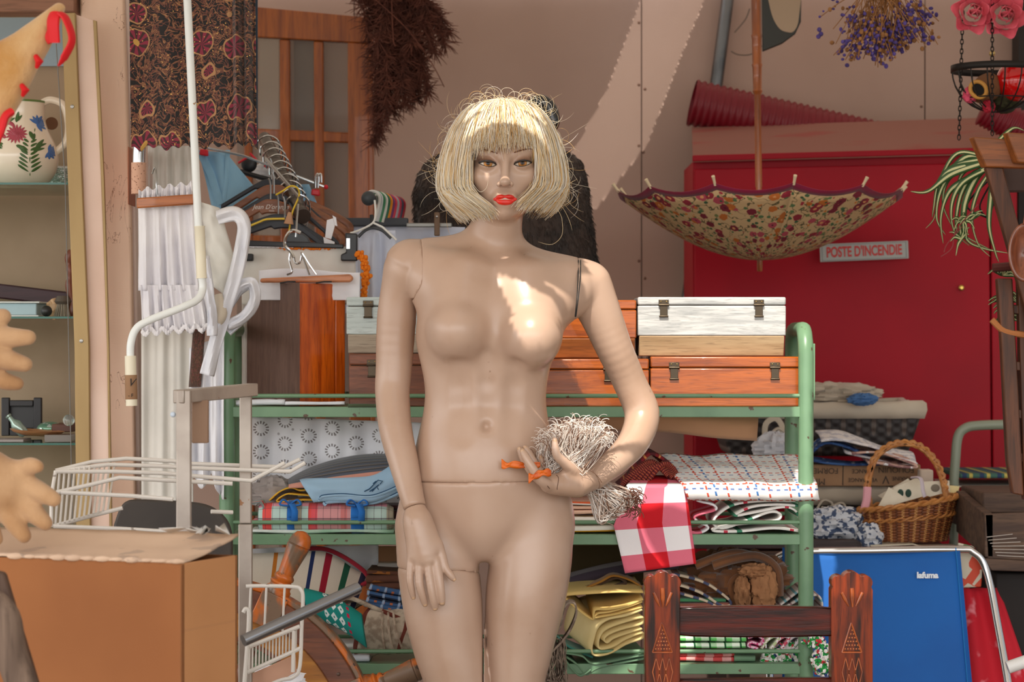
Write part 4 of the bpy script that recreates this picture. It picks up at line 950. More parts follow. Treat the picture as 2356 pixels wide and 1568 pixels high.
for i in range(22):
    f = i/21; c = W(lerp(832, 968, f), lerp(1452, 1462, f), 5.45); r = .052*(1-.12*f)*(1+.04*math.sin(f*11)); 
    rg.append([c+Vector((.02*math.sin(2*PI*j/32+.6)*(1 if f < .15 else 1), .05+math.cos(2*PI*j/32)*r*.8, math.sin(2*PI*j/32)*r*(1+.1*math.sin(3*2*PI*j/32+f*3))+.006*nz(Vector((f*5, j*.3, 1))))) for j in range(32)])
vs = [p for q in rg for p in q]; m.add(vs, [(i*32+j, i*32+(j+1) % 32, (i+1)*32+(j+1) % 32, (i+1)*32+j) for i in range(21) for j in range(32)]+[tuple(range(32)), tuple(range(21*32, 22*32))], [(i/21*.15, j/32*.3) for i in range(22) for j in range(32)]); m.build('body', lin_, lt)
m = MB(); 
for q in ((880, 1405, 886, 1500), (893, 1408, 905, 1500), (905, 1410, 925, 1490)): m.tube(spline([W(q[0], q[1], 5.46), W((q[0]+q[2])/2-4, (q[1]+q[3])/2, 5.442), W(q[2], q[3], 5.455)], 6), .0025, 6)
m.build('drawstring_cord', lin_, lt)
o = sheet(MB(), [W(q.x, q.y, 5.47) for q in spline([(770, 1390, 0), (800, 1376, 0), (850, 1392, 0), (900, 1412, 0), (945, 1435, 0), (962, 1450, 0)], 5)], (.03, .12, -.02), 6, .005, 3).build('linen_cloth', lin_, solid=.009); tag(o, 'coarse linen cloth with brown scrolls draped behind the linen bag', 'cloth')
flat_cloth('folded_napkin', 'small white napkin lying on the lower shelf under the teal cloth', 'napkin', 770, 850, 1503, 1524, 5.47, .14, 2, white, seed=13)
flat_cloth('folded_napkin', 'white striped napkin end showing between the teal cloth and wheel rim', 'napkin', 760, 830, 1476, 1492, 5.48, .1, 2, white2, seed=14)
# ---- lower shelf, right
yc = Mat('yellow_cotton', (226, 196, 124), .85); yc.vary((214, 180, 106), 5); yc.bump(yc.noise(300, 2, stretch=(1, 6, 6)), .25, .0008)
spfold([(1480, 1362), (1410, 1362), (1330, 1366), (1300, 1372), (1322, 1395), (1362, 1424), (1366, 1412), (1371, 1402), (1400, 1402), (1440, 1394), (1480, 1378)], 5.44, (-.012, .17, .02), yc, 'folded_cloth', 'yellow cotton cloth folded on top of the thick cream roll', 'cloth', .0032, .001, 'yellow folded cloths', seed=1)
spfold([(1478, 1384), (1440, 1398), (1400, 1408), (1376, 1411), (1369, 1420), (1385, 1418), (1420, 1412), (1478, 1396)], 5.441, (-.012, .17, .02), yc, 'folded_cloth', 'yellow cotton cloth, second layer of the upper fold', 'cloth', .003, .001, 'yellow folded cloths', seed=2)
cr = Mat('cream_cotton', (228, 208, 152), .85); cr.vary((214, 190, 128), 6); cr.bump(cr.noise(300, 2, stretch=(1, 6, 6)), .25, .0008)
spfold([(1478, 1402), (1440, 1416), (1400, 1424), (1376, 1442), (1366, 1470), (1362, 1496), (1372, 1508), (1405, 1502), (1440, 1482), (1478, 1468), (1478, 1456), (1440, 1470), (1410, 1488), (1380, 1492), (1378, 1470), (1390, 1450), (1420, 1436), (1478, 1420), (1478, 1434), (1432, 1446), (1402, 1458), (1390, 1470), (1398, 1478), (1412, 1468), (1445, 1456), (1478, 1446)], 5.44, (-.055, .17, .03), cr, 'folded_cloth', 'thick cream cotton roll showing its spiral folds beside the carved chair', 'cloth', .0032, .001, 'yellow folded cloths', seed=3)
gc = Mat('sage_cotton', (116, 148, 116), .9); gc.vary((100, 132, 104), 6); tl = cloth('teal_cotton', (70, 142, 130), (58, 124, 114))
spfold([(1295, 1476), (1310, 1488), (1340, 1502), (1365, 1512)], 5.47, (-.02, .12, .01), tl, 'folded_cloth', 'teal cloth corner under the cream roll', 'cloth', .004, .002, seed=4)
spfold([(1300, 1502), (1340, 1510), (1372, 1528), (1478, 1508), (1478, 1516), (1380, 1536), (1350, 1552), (1330, 1530), (1306, 1512)], 5.44, (-.02, .17, .01), gc, 'folded_cloth', 'sage green cloth hanging over the lower shelf edge', 'cloth', .003, .002, seed=5)
spfold([(1300, 1516), (1318, 1540), (1336, 1554), (1360, 1540)], 5.43, (-.01, .1, .01), gc, 'folded_cloth', 'sage green cloth point drooping below the shelf edge', 'cloth', .003, .002, seed=6)
dk = cloth('dark_plum_cloth', (62, 50, 62), (50, 40, 50)); br = cloth('dark_brown_cloth', (84, 58, 34), (66, 46, 28))
spfold([(1300, 1345), (1330, 1335), (1400, 1318), (1470, 1306), (1560, 1296)], 5.56, (0, .12, -.0), dk, 'rolled_cloth', 'dark plum cloth laid long behind the yellow cloths', 'cloth', .022, .002, seed=7)
spfold([(1300, 1362), (1340, 1352), (1380, 1345), (1420, 1328), (1440, 1340), (1400, 1350), (1380, 1358), (1470, 1356)], 5.51, (0, .14, 0), br, 'crumpled_cloth', 'brown and ochre crumpled cloth above the yellow cotton', 'cloth', .006, .004, seed=8)
oc = cloth('ochre_cloth', (176, 120, 34), (140, 92, 24))
spfold([(1330, 1358), (1380, 1340), (1410, 1325), (1450, 1335), (1475, 1350)], 5.50, (0, .1, 0), oc, 'crumpled_cloth', 'thin ochre cloth fold peeking over the yellow cotton', 'cloth', .004, .004, seed=9)
bs = Mat('board_backing', (78, 62, 34), .9); o = MB().span(W(1290, 1345, 5.76), W(1480, 1252, 5.775)).build('brown_board', bs, bevel=.001); tag(o, 'dark olive board leaning behind the lower shelf beside the hip', 'board')
ik = Mat('ikat_stripes', (196, 178, 154), .95); u, v = ik.uv(); ik.over(((v*30).fract().lt(.4))*((u*26).fract().lt(.5)), (70, 76, 104)); ik.over(((v*30).fract().lt(.4))*((u*26+.5).fract().lt(.45)), (206, 108, 46)); 
o = sheet(MB(), [W(q.x, q.y, 5.5) for q in spline([(1550, 1320, 0), (1600, 1332, 0), (1640, 1350, 0), (1682, 1384, 0), (1660, 1392, 0), (1610, 1362, 0), (1560, 1345, 0), (1555, 1360, 0), (1620, 1380, 0), (1650, 1395, 0)], 5)], (.0, .16, 0), 8, .002, 5).build('folded_cloth', ik, solid=.005); tag(o, 'beige cloths with blue and orange dashes behind the chair rail', 'cloth')
flat_cloth('folded_cloth', 'green cloth layer under the dashed beige cloths', 'cloth', 1555, 1670, 1376, 1386, 5.5, .15, 2, cloth('bright_green', (66, 140, 92)), seed=15)
flat_cloth('folded_cloth', 'brick brown cloth layer just above the chair rail', 'cloth', 1555, 1680, 1386, 1400, 5.5, .15, 2, cloth('brick', (150, 86, 70)), seed=16)
su = Mat('suede', (118, 72, 36), .85, sheen=.3); su.vary((82, 48, 24), 8); su2 = Mat('tan_lining', (150, 104, 68), .9); su2.vary((116, 78, 48), 14)
sb = thing('suede_jacket', 'brown suede garment crumpled with tan lining on the lower shelf', 'jacket')
crumple(W(1690, 1335, 5.60), (.11, .07, .062), 6, .5, 2.6, 56, 36).build('body', su, sb)
for k, (q, rr_) in enumerate((([(1640, 1300), (1690, 1285), (1745, 1280), (1786, 1310), (1792, 1370)], .013), ([(1600, 1300), (1660, 1278), (1700, 1272), (1745, 1282)], .012), ([(1690, 1390), (1680, 1345), (1700, 1325), (1715, 1350), (1725, 1390)], .006))):
    MB().tube(spline([W(x, y, 5.50+.01*k) for x, y in q], 6), rr_, 10, flat=.8).build('fold', su, sb)
for k, (x, y, a, b) in enumerate(((1757, 1352, .026, .044), (1708, 1364, .016, .034), (1735, 1312, .03, .014))): crumple(W(x, y, 5.485), (a, .022, b), 31+k, .55, 2.0, 36, 24).build('lining', su2, sb)
gch = Mat('green_check', (226, 238, 222), .9); u, v = gch.uv(); gch.over(((u*30).fract().lt(.5)+(v*50).fract().lt(.5))*.5, (96, 190, 96)); gch.over(((u*30).fract().lt(.12)).max((v*50).fract().lt(.15)), (24, 90, 48))
flat_cloth('folded_tea_towel', 'green and white checked tea towel under the chair rail, upper one', 'tea towel', 1560, 1718, 1462, 1477, 5.46, .2, 2, gch, 'green check tea towels', seed=17)
flat_cloth('folded_tea_towel', 'green and white checked tea towel under the chair rail, lower one', 'tea towel', 1560, 1716, 1477, 1493, 5.46, .2, 2, gch, 'green check tea towels', seed=18)
mg = Mat('magenta_pattern', (226, 190, 206), .9); mg.over(mg.noise(160, 2).gt(.5), (190, 50, 110))
spfold([(1722, 1468), (1740, 1462), (1756, 1470), (1750, 1482), (1730, 1478), (1722, 1486), (1744, 1492)], 5.46, (0, .15, 0), mg, 'rolled_cloth', 'magenta patterned roll end beside the green checked towels', 'cloth', .005, .001, seed=19)
for k, (x, c1) in enumerate(((1765, (186, 202, 150)), (1790, (206, 70, 96)), (1815, (230, 220, 226)))):
    mm_ = Mat('woven_strap', c1, .9); mm_.over(mm_.noise(220, 1).gt(.52), (236, 226, 230))
    spfold([(x-12, 1492), (x, 1474), (x+14, 1464), (x+26, 1466), (x+20, 1478), (x+8, 1492)], 5.465+.01*k, (0, .12, 0), mm_, 'rolled_cloth', ('olive woven strap roll next to the magenta roll', 'red and white woven strap roll in the row of rolls', 'white woven strap roll by the green post')[k], 'cloth', .005, .001, seed=20+k)
pom = Mat('multicolour_yarn', (236, 232, 228), .95); pv = pom.vor(140, out='Color'); sep = pom.nt.nodes.new('ShaderNodeSeparateColor'); pom.nt.links.new(pv.s, sep.inputs[0]); pc = X(pom.nt, sep.outputs[0]); pom.over(pc.lt(.28), (40, 150, 70)); pom.over((pc-.5).abs().lt(.07), (200, 50, 60)); pom.over(pc.gt(.9), (40, 60, 110))
def yarn_rope(pts, D, r, seed):
    R = random.Random(seed); m = MB(); P = spline([W(x, y, D) for x, y in pts], 10)
    for p in P:
        for k in range(9): m.ball(p+Vector((R.gauss(0, r*.55), R.gauss(0, r*.55), R.gauss(0, r*.55))), R.uniform(.0035, .006), 6, 4)
    m.tube(P, r*.7, 8); return m
o = yarn_rope([(1757, 1520), (1780, 1510), (1830, 1512), (1834, 1490), (1800, 1490), (1770, 1512), (1840, 1518)], 5.5, .009, 1).build('yarn_garland', pom); tag(o, 'white, green and red fluffy yarn piled on the shelf before the post', 'yarn')
o = yarn_rope([(1868, 1474), (1890, 1478), (1900, 1510), (1905, 1535), (1886, 1540), (1882, 1515), (1890, 1496)], 5.42, .009, 2).build('yarn_garland', pom); tag(o, 'white, green and red fluffy yarn hanging outside the green post', 'yarn')
cl3 = Mat('striped_textile', (206, 196, 188), .9); u, v = cl3.uv(); cl3.over((v*70).fract().lt(.3), (140, 110, 110)); cl3.over((v*35).fract().lt(.2), (110, 160, 170))
spfold([(1780, 1402), (1800, 1388), (1830, 1366), (1850, 1352), (1846, 1372), (1820, 1390), (1800, 1404), (1840, 1400), (1862, 1372), (1884, 1370), (1892, 1392), (1880, 1402)], 5.5, (0, .12, 0), cl3, 'folded_cloth', 'beige striped cloth slanting behind the green post above the rail', 'cloth', .004, .002, seed=25)
rc = Mat('red_pink_cloth', (222, 160, 156), .9); u, v = rc.uv(); rc.over((u*26).fract().lt(.5)*.9, (206, 56, 56))
flat_cloth('folded_cloth', 'red and pink striped cloth below the rail behind the chair', 'cloth', 1560, 1690, 1503, 1524, 5.47, .2, 3, rc, seed=27)
flat_cloth('folded_cloth', 'sage cloth roll between the pink cloth and the yarn', 'cloth', 1690, 1738, 1506, 1524, 5.47, .2, 2, gc, seed=28)
# ------------------------------------------------------------------ right side: fire cabinet, umbrella, plants
redm = Mat('red_enamel', (160, 2, 28), .5, spec=.22); redm.vary((148, 2, 26), 3); redm.bump(redm.noise(90, 2), .1, .001)
dust = Mat('dusty_red_lid', (150, 100, 88), .8); dust.over(dust.noise(7, 6, stretch=(.6, 2, 3)).ss(.55, .75)*.5, (160, 40, 44))
cab = thing('fire_hose_cabinet', 'big red metal fire hose cabinet with dusty lid against the wall', 'cabinet')
def qd(pts, th): return MB().prism([W(*p) for p in pts], (0, th, 0))
qd([(1594, 372, 7.03), (2340, 350, 6.96), (2340, 1500, 6.96), (1594, 1500, 7.03)], .36).build('body', redm, cab, smooth=False)
m = MB(); a = [W(1594, 358, 7.0), W(2340, 338, 6.93), W(2340, 268, 7.25), W(1592, 293, 7.3)]; dn = Vector((0, 0, -.018))
m.add(a+[q+dn for q in a], [(0, 1, 2, 3), (7, 6, 5, 4), (0, 4, 5, 1), (1, 5, 6, 2), (2, 6, 7, 3), (3, 7, 4, 0)]); m.build('sloping_lid', dust, cab, smooth=False)
qd([(1594, 357, 6.995), (2340, 337, 6.925), (2340, 350, 6.925), (1594, 371, 6.995)], .02).build('lid_edge', redm, cab, bevel=.002)
dr = qd([(1598, 389, 7.015), (2275, 374, 6.948), (2284, 1500, 6.945), (1598, 1500, 7.015)], .02).build('door', redm, cab, bevel=.003)
qd([(2279, 374, 6.946), (2340, 372, 6.94), (2340, 1500, 6.94), (2288, 1500, 6.944)], .02).build('side_panel', redm, cab, bevel=.003)
m = MB(); c = W(2210, 662, 6.955); m.lathe([(.004, 0), (.0075, .006), (.0075, .016), (.004, .019)], c, (0, -1, 0), 12); m.build('door_knob', Mat('brass_knob', (200, 170, 90), .3, 1.), dr)
sg = thing('fire_sign', 'grey plate with red lettering POSTE on the red cabinet door', 'sign')
sgm = Mat('sign_grey', (168, 172, 170), .5); sgr = Mat('sign_red', (190, 50, 48), .5)
c = W(1988, 578, 6.93); wv = W(2089, 0, 6.93).x-W(1887, 0, 6.93).x; hv = 41*pxm(6.93); Rz = Matrix.Rotation(math.radians(-2.2), 3, 'Y')@Matrix.Rotation(math.radians(-5.2), 3, 'Z')
MB().box(c, (wv, .003, hv), Rz).build('plate', sgm, sg, bevel=.001)
m = MB(); f = .93
for s in (-1, 1): m.box(c+Rz@Vector((0, -.002, s*hv*.43)), (wv*.96, .0012, .0012), Rz); m.box(c+Rz@Vector((s*wv*.475, -.002, 0)), (.0012, .0012, hv*.86), Rz)
m.build('border', Mat('sign_border', (120, 124, 124), .5), sg)
lt_ = text_mesh('lettering', "POSTE D'INCENDIE", hv*.80, sgr, sg, c+Rz@Vector((0, -.0022, 0)), Rz@Matrix.Rotation(PI/2, 3, 'X'), bold=.0011, sx=1.0)
wx_ = max(v.co.x for v in lt_.data.vertices)-min(v.co.x for v in lt_.data.vertices); lt_.data.transform(Rz.to_4x4()@Matrix.Diagonal((172*pxm(6.93)/wx_, 1, 1, 1))@Rz.to_4x4().inverted())
# hose
HO = thing('suction_hose', '', ''); hm = Mat('red_hose', (122, 8, 30), .42); m = MB(); A, Bq = W(1592, 236, 7.335), W(2290, 395, 7.36); n = 190
pts = [A.lerp(Bq, i/n) for i in range(n+1)]; m.tube(pts, [.066+.0035*math.sin(i*2*PI/4) for i in range(n+1)], 28, caps=False); pts2 = pts[::-1]; m.tube([pts[0]]+pts[1:40], .058, 24, caps=False)
o = m.build('ribbed_tube', hm, HO, ang=0); mh = MB(); mh.rings([[A+Vector((.01, 0, -.0005))+(Bq-A).normalized()*.012+Vector((0, math.cos(t)*.0575, math.sin(t)*.0575)) for t in [2*PI*q/24 for q in range(24)]], [A+(Bq-A).normalized()*.06+Vector((0, math.cos(t)*.05, math.sin(t)*.05)) for t in [2*PI*q/24 for q in range(24)]]]); mh.build('dark_opening', Mat('hose_inside', (14, 10, 10), .9), HO); o = HO; tag(o, 'thick dark red ribbed hose lying on the red cabinet, open end left', 'hose')
m = MB(); A, Bq = W(2262, 250, 6.9), W(2400, 320, 6.9); pts = [A.lerp(Bq, i/60) for i in range(61)]; m.tube([p+Vector((0, 0, .0)) for p in pts], [.045+.003*math.sin(i*PI/2) for i in range(61)], 24); o = m.build('suction_hose', hm, ang=0); tag(o, 'dark red ribbed hose piece under the hanging wire basket', 'hose')
pm = Mat('galvanised_pipe', (120, 122, 124), .35, .9); pm.vary((90, 94, 98), 12)
o = MB().tube([W(1678, -30, 7.465), W(1582, 690, 7.465), W(1545, 960, 7.465)], .0185, 16).build('metal_pipe', pm); tag(o, 'leaning grey metal pipe against the wall behind the red hose', 'pipe')
o = MB().tube([W(q.x, q.y, 7.42) for q in spline([(1690, 75, 0), (1715, 45, 0), (1725, 20, 0)], 5)], .0018, 5).tube([W(q.x, q.y, 7.42) for q in spline([(1682, 118, 0), (1700, 126, 0), (1730, 124, 0), (1760, 100, 0)], 5)], .0018, 5).build('wire', Mat('wire', (90, 80, 70), .5)); tag(o, 'thin loose wire loops beside the metal pipe on the wall', 'wire')
# black rimmed mirror / tray
t = thing('hanging_mirror', 'dark rimmed hanging mirror cut by the top edge, behind the umbrella handle', 'mirror'); D = 6.9
out = [(1755, 118), (1800, 100), (1830, 78), (1843, 50), (1845, -60), (1752, -60)]; inn = [(1790, 62), (1812, 74), (1828, 70), (1838, 40), (1839, -50), (1768, -50), (1772, 20)]
plate(MB(), out, D, .02).build('rim', Mat('dark_rim', (44, 46, 42), .4), t, bevel=.003); plate(MB(), [(q.x, q.y) for q in spline([(a, b, 0) for a, b in inn], 4, True)], D-.002, .004).build('glass', Mat('mirror_glass', (170, 150, 130), .12, .6), t)
# umbrella
um = thing('parasol', 'upside down hanging umbrella with flowered canopy and bamboo handle', 'umbrella'); UD = 6.4; uc = W(1750, 440, UD); UR = 334*pxm(UD); UH = 158*pxm(UD)
fm_ = Mat('flower_print', (202, 168, 124), .85); u, v = fm_.uv(); uvv = fm_.vec(u, v)
wob = fm_.noise(60, 2, co=uvv)
def layer(scale, off, thr, cols, pet=.12):
    co_ = fm_.vec(u+off, v+off*.7); d = fm_.vor(scale, co=co_)+(fm_.noise(scale*4, 1, co=co_)-.5)*pet*2; cv_ = fm_.vor(scale, co=co_, out='Color'); s_ = fm_.nt.nodes.new('ShaderNodeSeparateColor'); fm_.nt.links.new(cv_.s, s_.inputs[0]); r_ = X(fm_.nt, s_.outputs[0]); g_ = X(fm_.nt, s_.outputs[1])
    for i, c_ in enumerate(cols): fm_.over(d.lt(thr)*r_.gt(i/len(cols))*r_.lt((i+1)/len(cols)), c_)
    return d, r_, g_
st_ = (fm_.noise(26, 2, co=uvv)-.5).abs(); fm_.over(st_.lt(.012), (96, 84, 52))
layer(52, .31, .30, [(84, 112, 72), (60, 92, 60), (110, 120, 70)])
d, r_, g_ = layer(30, .0, .40, [(142, 34, 50), (188, 104, 40), (176, 70, 84), (120, 30, 46)])
fm_.over(d.lt(.16)*g_.gt(.4), (214, 150, 96)); fm_.over(d.lt(.10)*g_.lt(.4), (84, 20, 34))
layer(44, .77, .19, [(160, 40, 56), (206, 120, 44), (60, 84, 58)])
magm = cloth('magenta_band', (140, 10, 62), (110, 8, 40)); crm = Mat('cream_tip', (226, 206, 170), .5); bam = wood('bamboo', (184, 100, 34), (120, 58, 18), .35, 'z', 10, coat=.4)
N = 12; a0 = math.radians(-83)
def can(th, r):
    k = (th-a0)/(2*PI/N); f = k-math.floor(k); s = 4*f*(1-f); r2 = r*(1-.035*s*r); z = -UH*(1-r**1.9)-.018*s*r**5
    return uc+Vector((math.cos(th)*r2*UR, math.sin(th)*r2*UR, z))
def cmesh(r0, r1, nr, na=96):
    m = MB(); vs = []; uv = []
    for j in range(nr+1):
        r = lerp(r0, r1, j/nr)
        for i in range(na+1): th = a0+2*PI*i/na; vs.append(can(th, r)); uv.append((th*.30, r*.42))
    return m.add(vs, [(j*(na+1)+i, j*(na+1)+i+1, (j+1)*(na+1)+i+1, (j+1)*(na+1)+i) for j in range(nr) for i in range(na)], uv)
cmesh(.02, .955, 14).build('canopy', fm_, um, solid=.001); cmesh(.953, 1.0, 2).build('trim_band', magm, um, solid=.0014)
m = MB()
ribm = Mat('rib_wire', (150, 140, 120), .4, .6)
for k in range(N):
    th = a0+2*PI*k/N; m2 = MB().tube([can(th, r)+Vector((0, 0, .006)) for r in (.05, .3, .55, .8, .98)], .0016, 5); rb = m2.build('rib', ribm, um)
    p = can(th, .985); q = can(th, 1.03)+Vector((0, 0, .006)); MB().tube([p, p.lerp(q, .6), q], [.0034, .0036, .0046], 8).build('rib_tip', crm, rb)
m = MB(); top = W(1739, -40, UD); joints = [(-40, 11.5), (20, 11.5), (78, 11.5), (82, 12.8), (90, 11), (145, 11), (149, 12.6), (156, 10.5), (205, 10), (209, 11.6), (216, 9), (219, 7.5), (430, 8)]
m.lathe([(r*pxm(UD), (y+40)*pxm(UD)) for y, r in joints], top, (W(1746, 440, UD)-top), 16); m.build('bamboo_handle', bam, um)
m = MB(); m.lathe([(7*pxm(UD), 0), (6.5*pxm(UD), 30*pxm(UD)), (5*pxm(UD), 32*pxm(UD))], W(1748, 592, UD), (0, 0, -1), 12); m.build('ferrule', bam, um)
MB().tube([W(1746, 430, UD), W(1748, 595, UD)], 7*pxm(UD), 10).build('shaft', bam, um)
# dried flowers
R = random.Random(5); bq = thing('dried_bouquet', 'dried purple statice bunch hanging upside down from above', 'flowers'); stm = Mat('dry_stem', (168, 118, 70), .9); stm.vary((132, 90, 52), 20); blo = Mat('purple_blossom', (92, 74, 150), .9); blo.vary((70, 56, 112), 60)
m = MB(); fl_ = MB(); br_ = MB(); D = 6.1
for i in range(95):
    x1 = R.gauss(2030, 62); x1 = max(1885, min(2158, x1)); y1 = 150-abs(x1-2010)*.35+R.uniform(-75, 12); p0 = W(R.uniform(1985, 2075), -40, D); p1 = W(x1, y1, D)+Vector((0, R.uniform(-.06, .06), 0)); mid = p0.lerp(p1, .55)+Vector((R.uniform(-.012, .012), R.uniform(-.02, .02), .01))
    P = spline([p0, mid, p1], 5); m.tube(P, .0011, 4)
    for k in range(R.randint(5, 9)):
        t_ = R.uniform(.62, 1.0); q = P[min(len(P)-1, int(t_*(len(P)-1)))]+Vector((R.gauss(0, .010), R.gauss(0, .012), R.gauss(0, .010)))
        (fl_ if R.random() < .72 else m).ball(q, R.uniform(.003, .0062), 6, 4, (1, 1, R.uniform(.7, 1.3)))
for x, y in ((1885, 68), (1889, 78), (1883, 84)): fl_.ball(W(x, y, D), .006, 6, 4)
m.build('stems', stm, bq); fl_.build('blossoms', blo, bq)
# roses, wire basket
def rose(px, py, D, r, label):
    t = thing('rose', label, 'flower', 'pink roses above the wire basket'); c = W(px, py, D); pk_ = Mat('rose_petal', (232, 96, 116), .7, sheen=.2, sss=.05); pk_.vary((206, 60, 84), 30); k = 0
    for ring, (n, rr, tl_, sz) in enumerate(((3, .12, 1.2, .5), (4, .3, .95, .62), (5, .52, .7, .72), (6, .74, .42, .8))):
        m = MB()
        for i in range(n):
            a = 2*PI*(i+.5*ring)/n+.3; ax = Vector((math.cos(a), 0, math.sin(a))); tn = Vector((-math.sin(a), 0, math.cos(a))); fw = Vector((0, -1, 0))
            def fn(u, v): 
                w = (u-.5)*2; h = v; lean = rr+ (1-tl_)*h*.75; p = ax*(lean*(1-.25*w*w)+.10*h*h*(ring > 1))*r+tn*(w*sz*.62*math.sin(PI*min(1, h*.55+.22)))*r+fw*(h*tl_*.75-.25*w*w*0-.12*ring+.0)*r
                return c+p
            m.grid(fn, 6, 5)
        m.build('petals', pk_, t, solid=.0008)
    return t
rose(2240, 28, 5.95, .043, 'pink rose, left of the two at the top right edge'); rose(2312, 34, 5.95, .046, 'pink rose, right of the two, beside the thin chain')
o = crumple(W(2300, -20, 5.99), (.10, .03, .03), 8, .5).build('rose_foliage', Mat('dark_leaf', (60, 64, 44), .8)); tag(o, 'dark leafy clump holding the pink roses at the top', 'foliage')
iron = Mat('black_iron', (36, 32, 30), .5, .5)
wb = thing('wire_basket', 'round black wire hanging basket on chains with red ball inside', 'basket'); BDp = 6.0; bc = W(2293, 158, BDp); br = 103*pxm(BDp); bh = 100*pxm(BDp)
m = MB(); ring = [bc+Vector((math.cos(a), math.sin(a), 0))*br for a in [2*PI*i/40 for i in range(40)]]
m.rings([[p+o_ for p in ring] for o_ in (Vector((0, 0, -.008)), Vector((0, 0, .008)))], caps=False); m.build('rim', iron, wb, solid=.003)
for k in range(16):
    a = 2*PI*k/16; MB().tube([bc+Vector((math.cos(a)*br*math.cos(t), math.sin(a)*br*math.cos(t), -bh*math.sin(t))) for t in [PI/2*i/8 for i in range(9)]], .0018, 5).build('wire', iron, wb)
MB().tube([bc+Vector((math.cos(a)*br*.72, math.sin(a)*br*.72, -bh*.69)) for a in [2*PI*i/32 for i in range(32)]], .0018, 5, closed=True).build('hoop', iron, wb)
def chain_links(m, a, b, s=.0075):
    a, b = Vector(a), Vector(b); n = int((b-a).length/(s*1.5)); d = (b-a).normalized()
    for i in range(n):
        c = a+d*((i+.5)*s*1.5); sd = Vector((1, 0, 0)) if i % 2 else Vector((0, 1, 0)); m.tube([c+sd*math.cos(t)*s*.45+d*math.sin(t)*s for t in [2*PI*k/8 for k in range(8)]], .0013, 4, closed=True)
m = MB(); chain_links(m, W(2217, -30, 6.0), W(2206, 330, 6.0)); m.build('chain', iron, wb)
m = MB(); chain_links(m, W(2283, -30, 5.97), W(2283, 320, 5.9)); m.build('chain', iron, wb); MB().ball(W(2283, 123, 5.95), .0075, 10, 8).build('bead', Mat('gold_bead', (200, 170, 110), .3, .6), wb)
o = MB().ball(W(2338, 187, 6.0), 47*pxm(6.0), 24, 16).build('glass_ball', Mat('red_ball', (206, 10, 14), .12, coat=.6)); tag(o, 'shiny red ball in the wire basket', 'ball')
t = thing('nest_pot', 'small brown woven nest with round yellow opening in the wire basket', 'nest'); c = W(2258, 205, 5.99)
bkm = Mat('bark', (120, 80, 50), .95); bkm.bump(bkm.noise(80, 4), 1, .004); m = MB(); m.lathe([(.02, -.03), (.030, -.015), (.034, .01), (.03, .03), (.02, .04)], c+Vector((.01, .01, 0)), (.5, .3, .35), 14); m.build('body', bkm, t)
m = MB(); nrm = Vector((-.35, -.9, .1)).normalized(); x_ = nrm.orthogonal().normalized(); y_ = nrm.cross(x_); cc = W(2251, 206, 5.95); m.tube([cc+x_*math.cos(a)*.017+y_*math.sin(a)*.021 for a in [2*PI*i/20 for i in range(20)]], .0048, 8, closed=True); m.build('opening_ring', Mat('yellow_wood', (196, 140, 60), .6), t); m = MB(); m.rings([[cc+nrm*-.001+x_*math.cos(a)*.016+y_*math.sin(a)*.02 for a in [2*PI*i/20 for i in range(20)]], [cc-nrm*.012+x_*math.cos(a)*.015+y_*math.sin(a)*.019 for a in [2*PI*i/20 for i in range(20)]]]); m.build('hole', Mat('dark_hole', (14, 10, 8), .9), t)
for x, y, r, c_, lb in ((2232, 218, .017, (220, 80, 110), 'pink cloth flower at the left in the wire basket'), (2275, 245, .014, (176, 26, 50), 'dark red cloth flower at the bottom of the wire basket')):
    o = crumple(W(x, y, 5.98), (r, r, r), int(x), .5, 3, 20, 14).build('cloth_flower', Mat('cloth_flower', c_, .8)); tag(o, lb, 'flower')
o = crumple(W(2312, 232, 6.02), (.03, .03, .026), 5, .5, 3, 24, 16).build('moss', Mat('moss', (56, 54, 30), .95)); tag(o, 'dark moss clump under the red ball', 'moss')
# spider plant
lfm = Mat('spider_leaf', (50, 84, 40), .5); u, v = lfm.uv(); lfm.over((u-.5).abs().lt(.17), (206, 204, 150))
def leaf(m, pts, w, D=None, tw=(0, -1, 0)):
    P = spline(pts, 8); n = len(P); vs = []; uv = []
    for i, p in enumerate(P):
        t = i/(n-1); d = (P[min(n-1, i+1)]-P[max(0, i-1)]).normalized(); sd = d.cross(Vector(tw)).normalized(); ww = w*(.55+.45*math.sin(PI*min(1, t*1.4+.1)))*(1-t**3)**.8+.0003
        for k in range(5): f = k/4-.5; vs.append(p+sd*f*2*ww+Vector((0, abs(f)*ww*.5, 0))); uv.append((k/4, t))
    m.add(vs, [(i*5+k, i*5+k+1, i*5+k+6, i*5+k+5) for i in range(n-1) for k in range(4)], uv)
sp = thing('spider_plant', 'spider plant with long striped arching leaves in front of the red cabinet', 'plant'); SPD = 5.7
def L(*q): return [W(x, y, SPD+(0.02*i-.03)) for i, (x, y) in enumerate(q)]
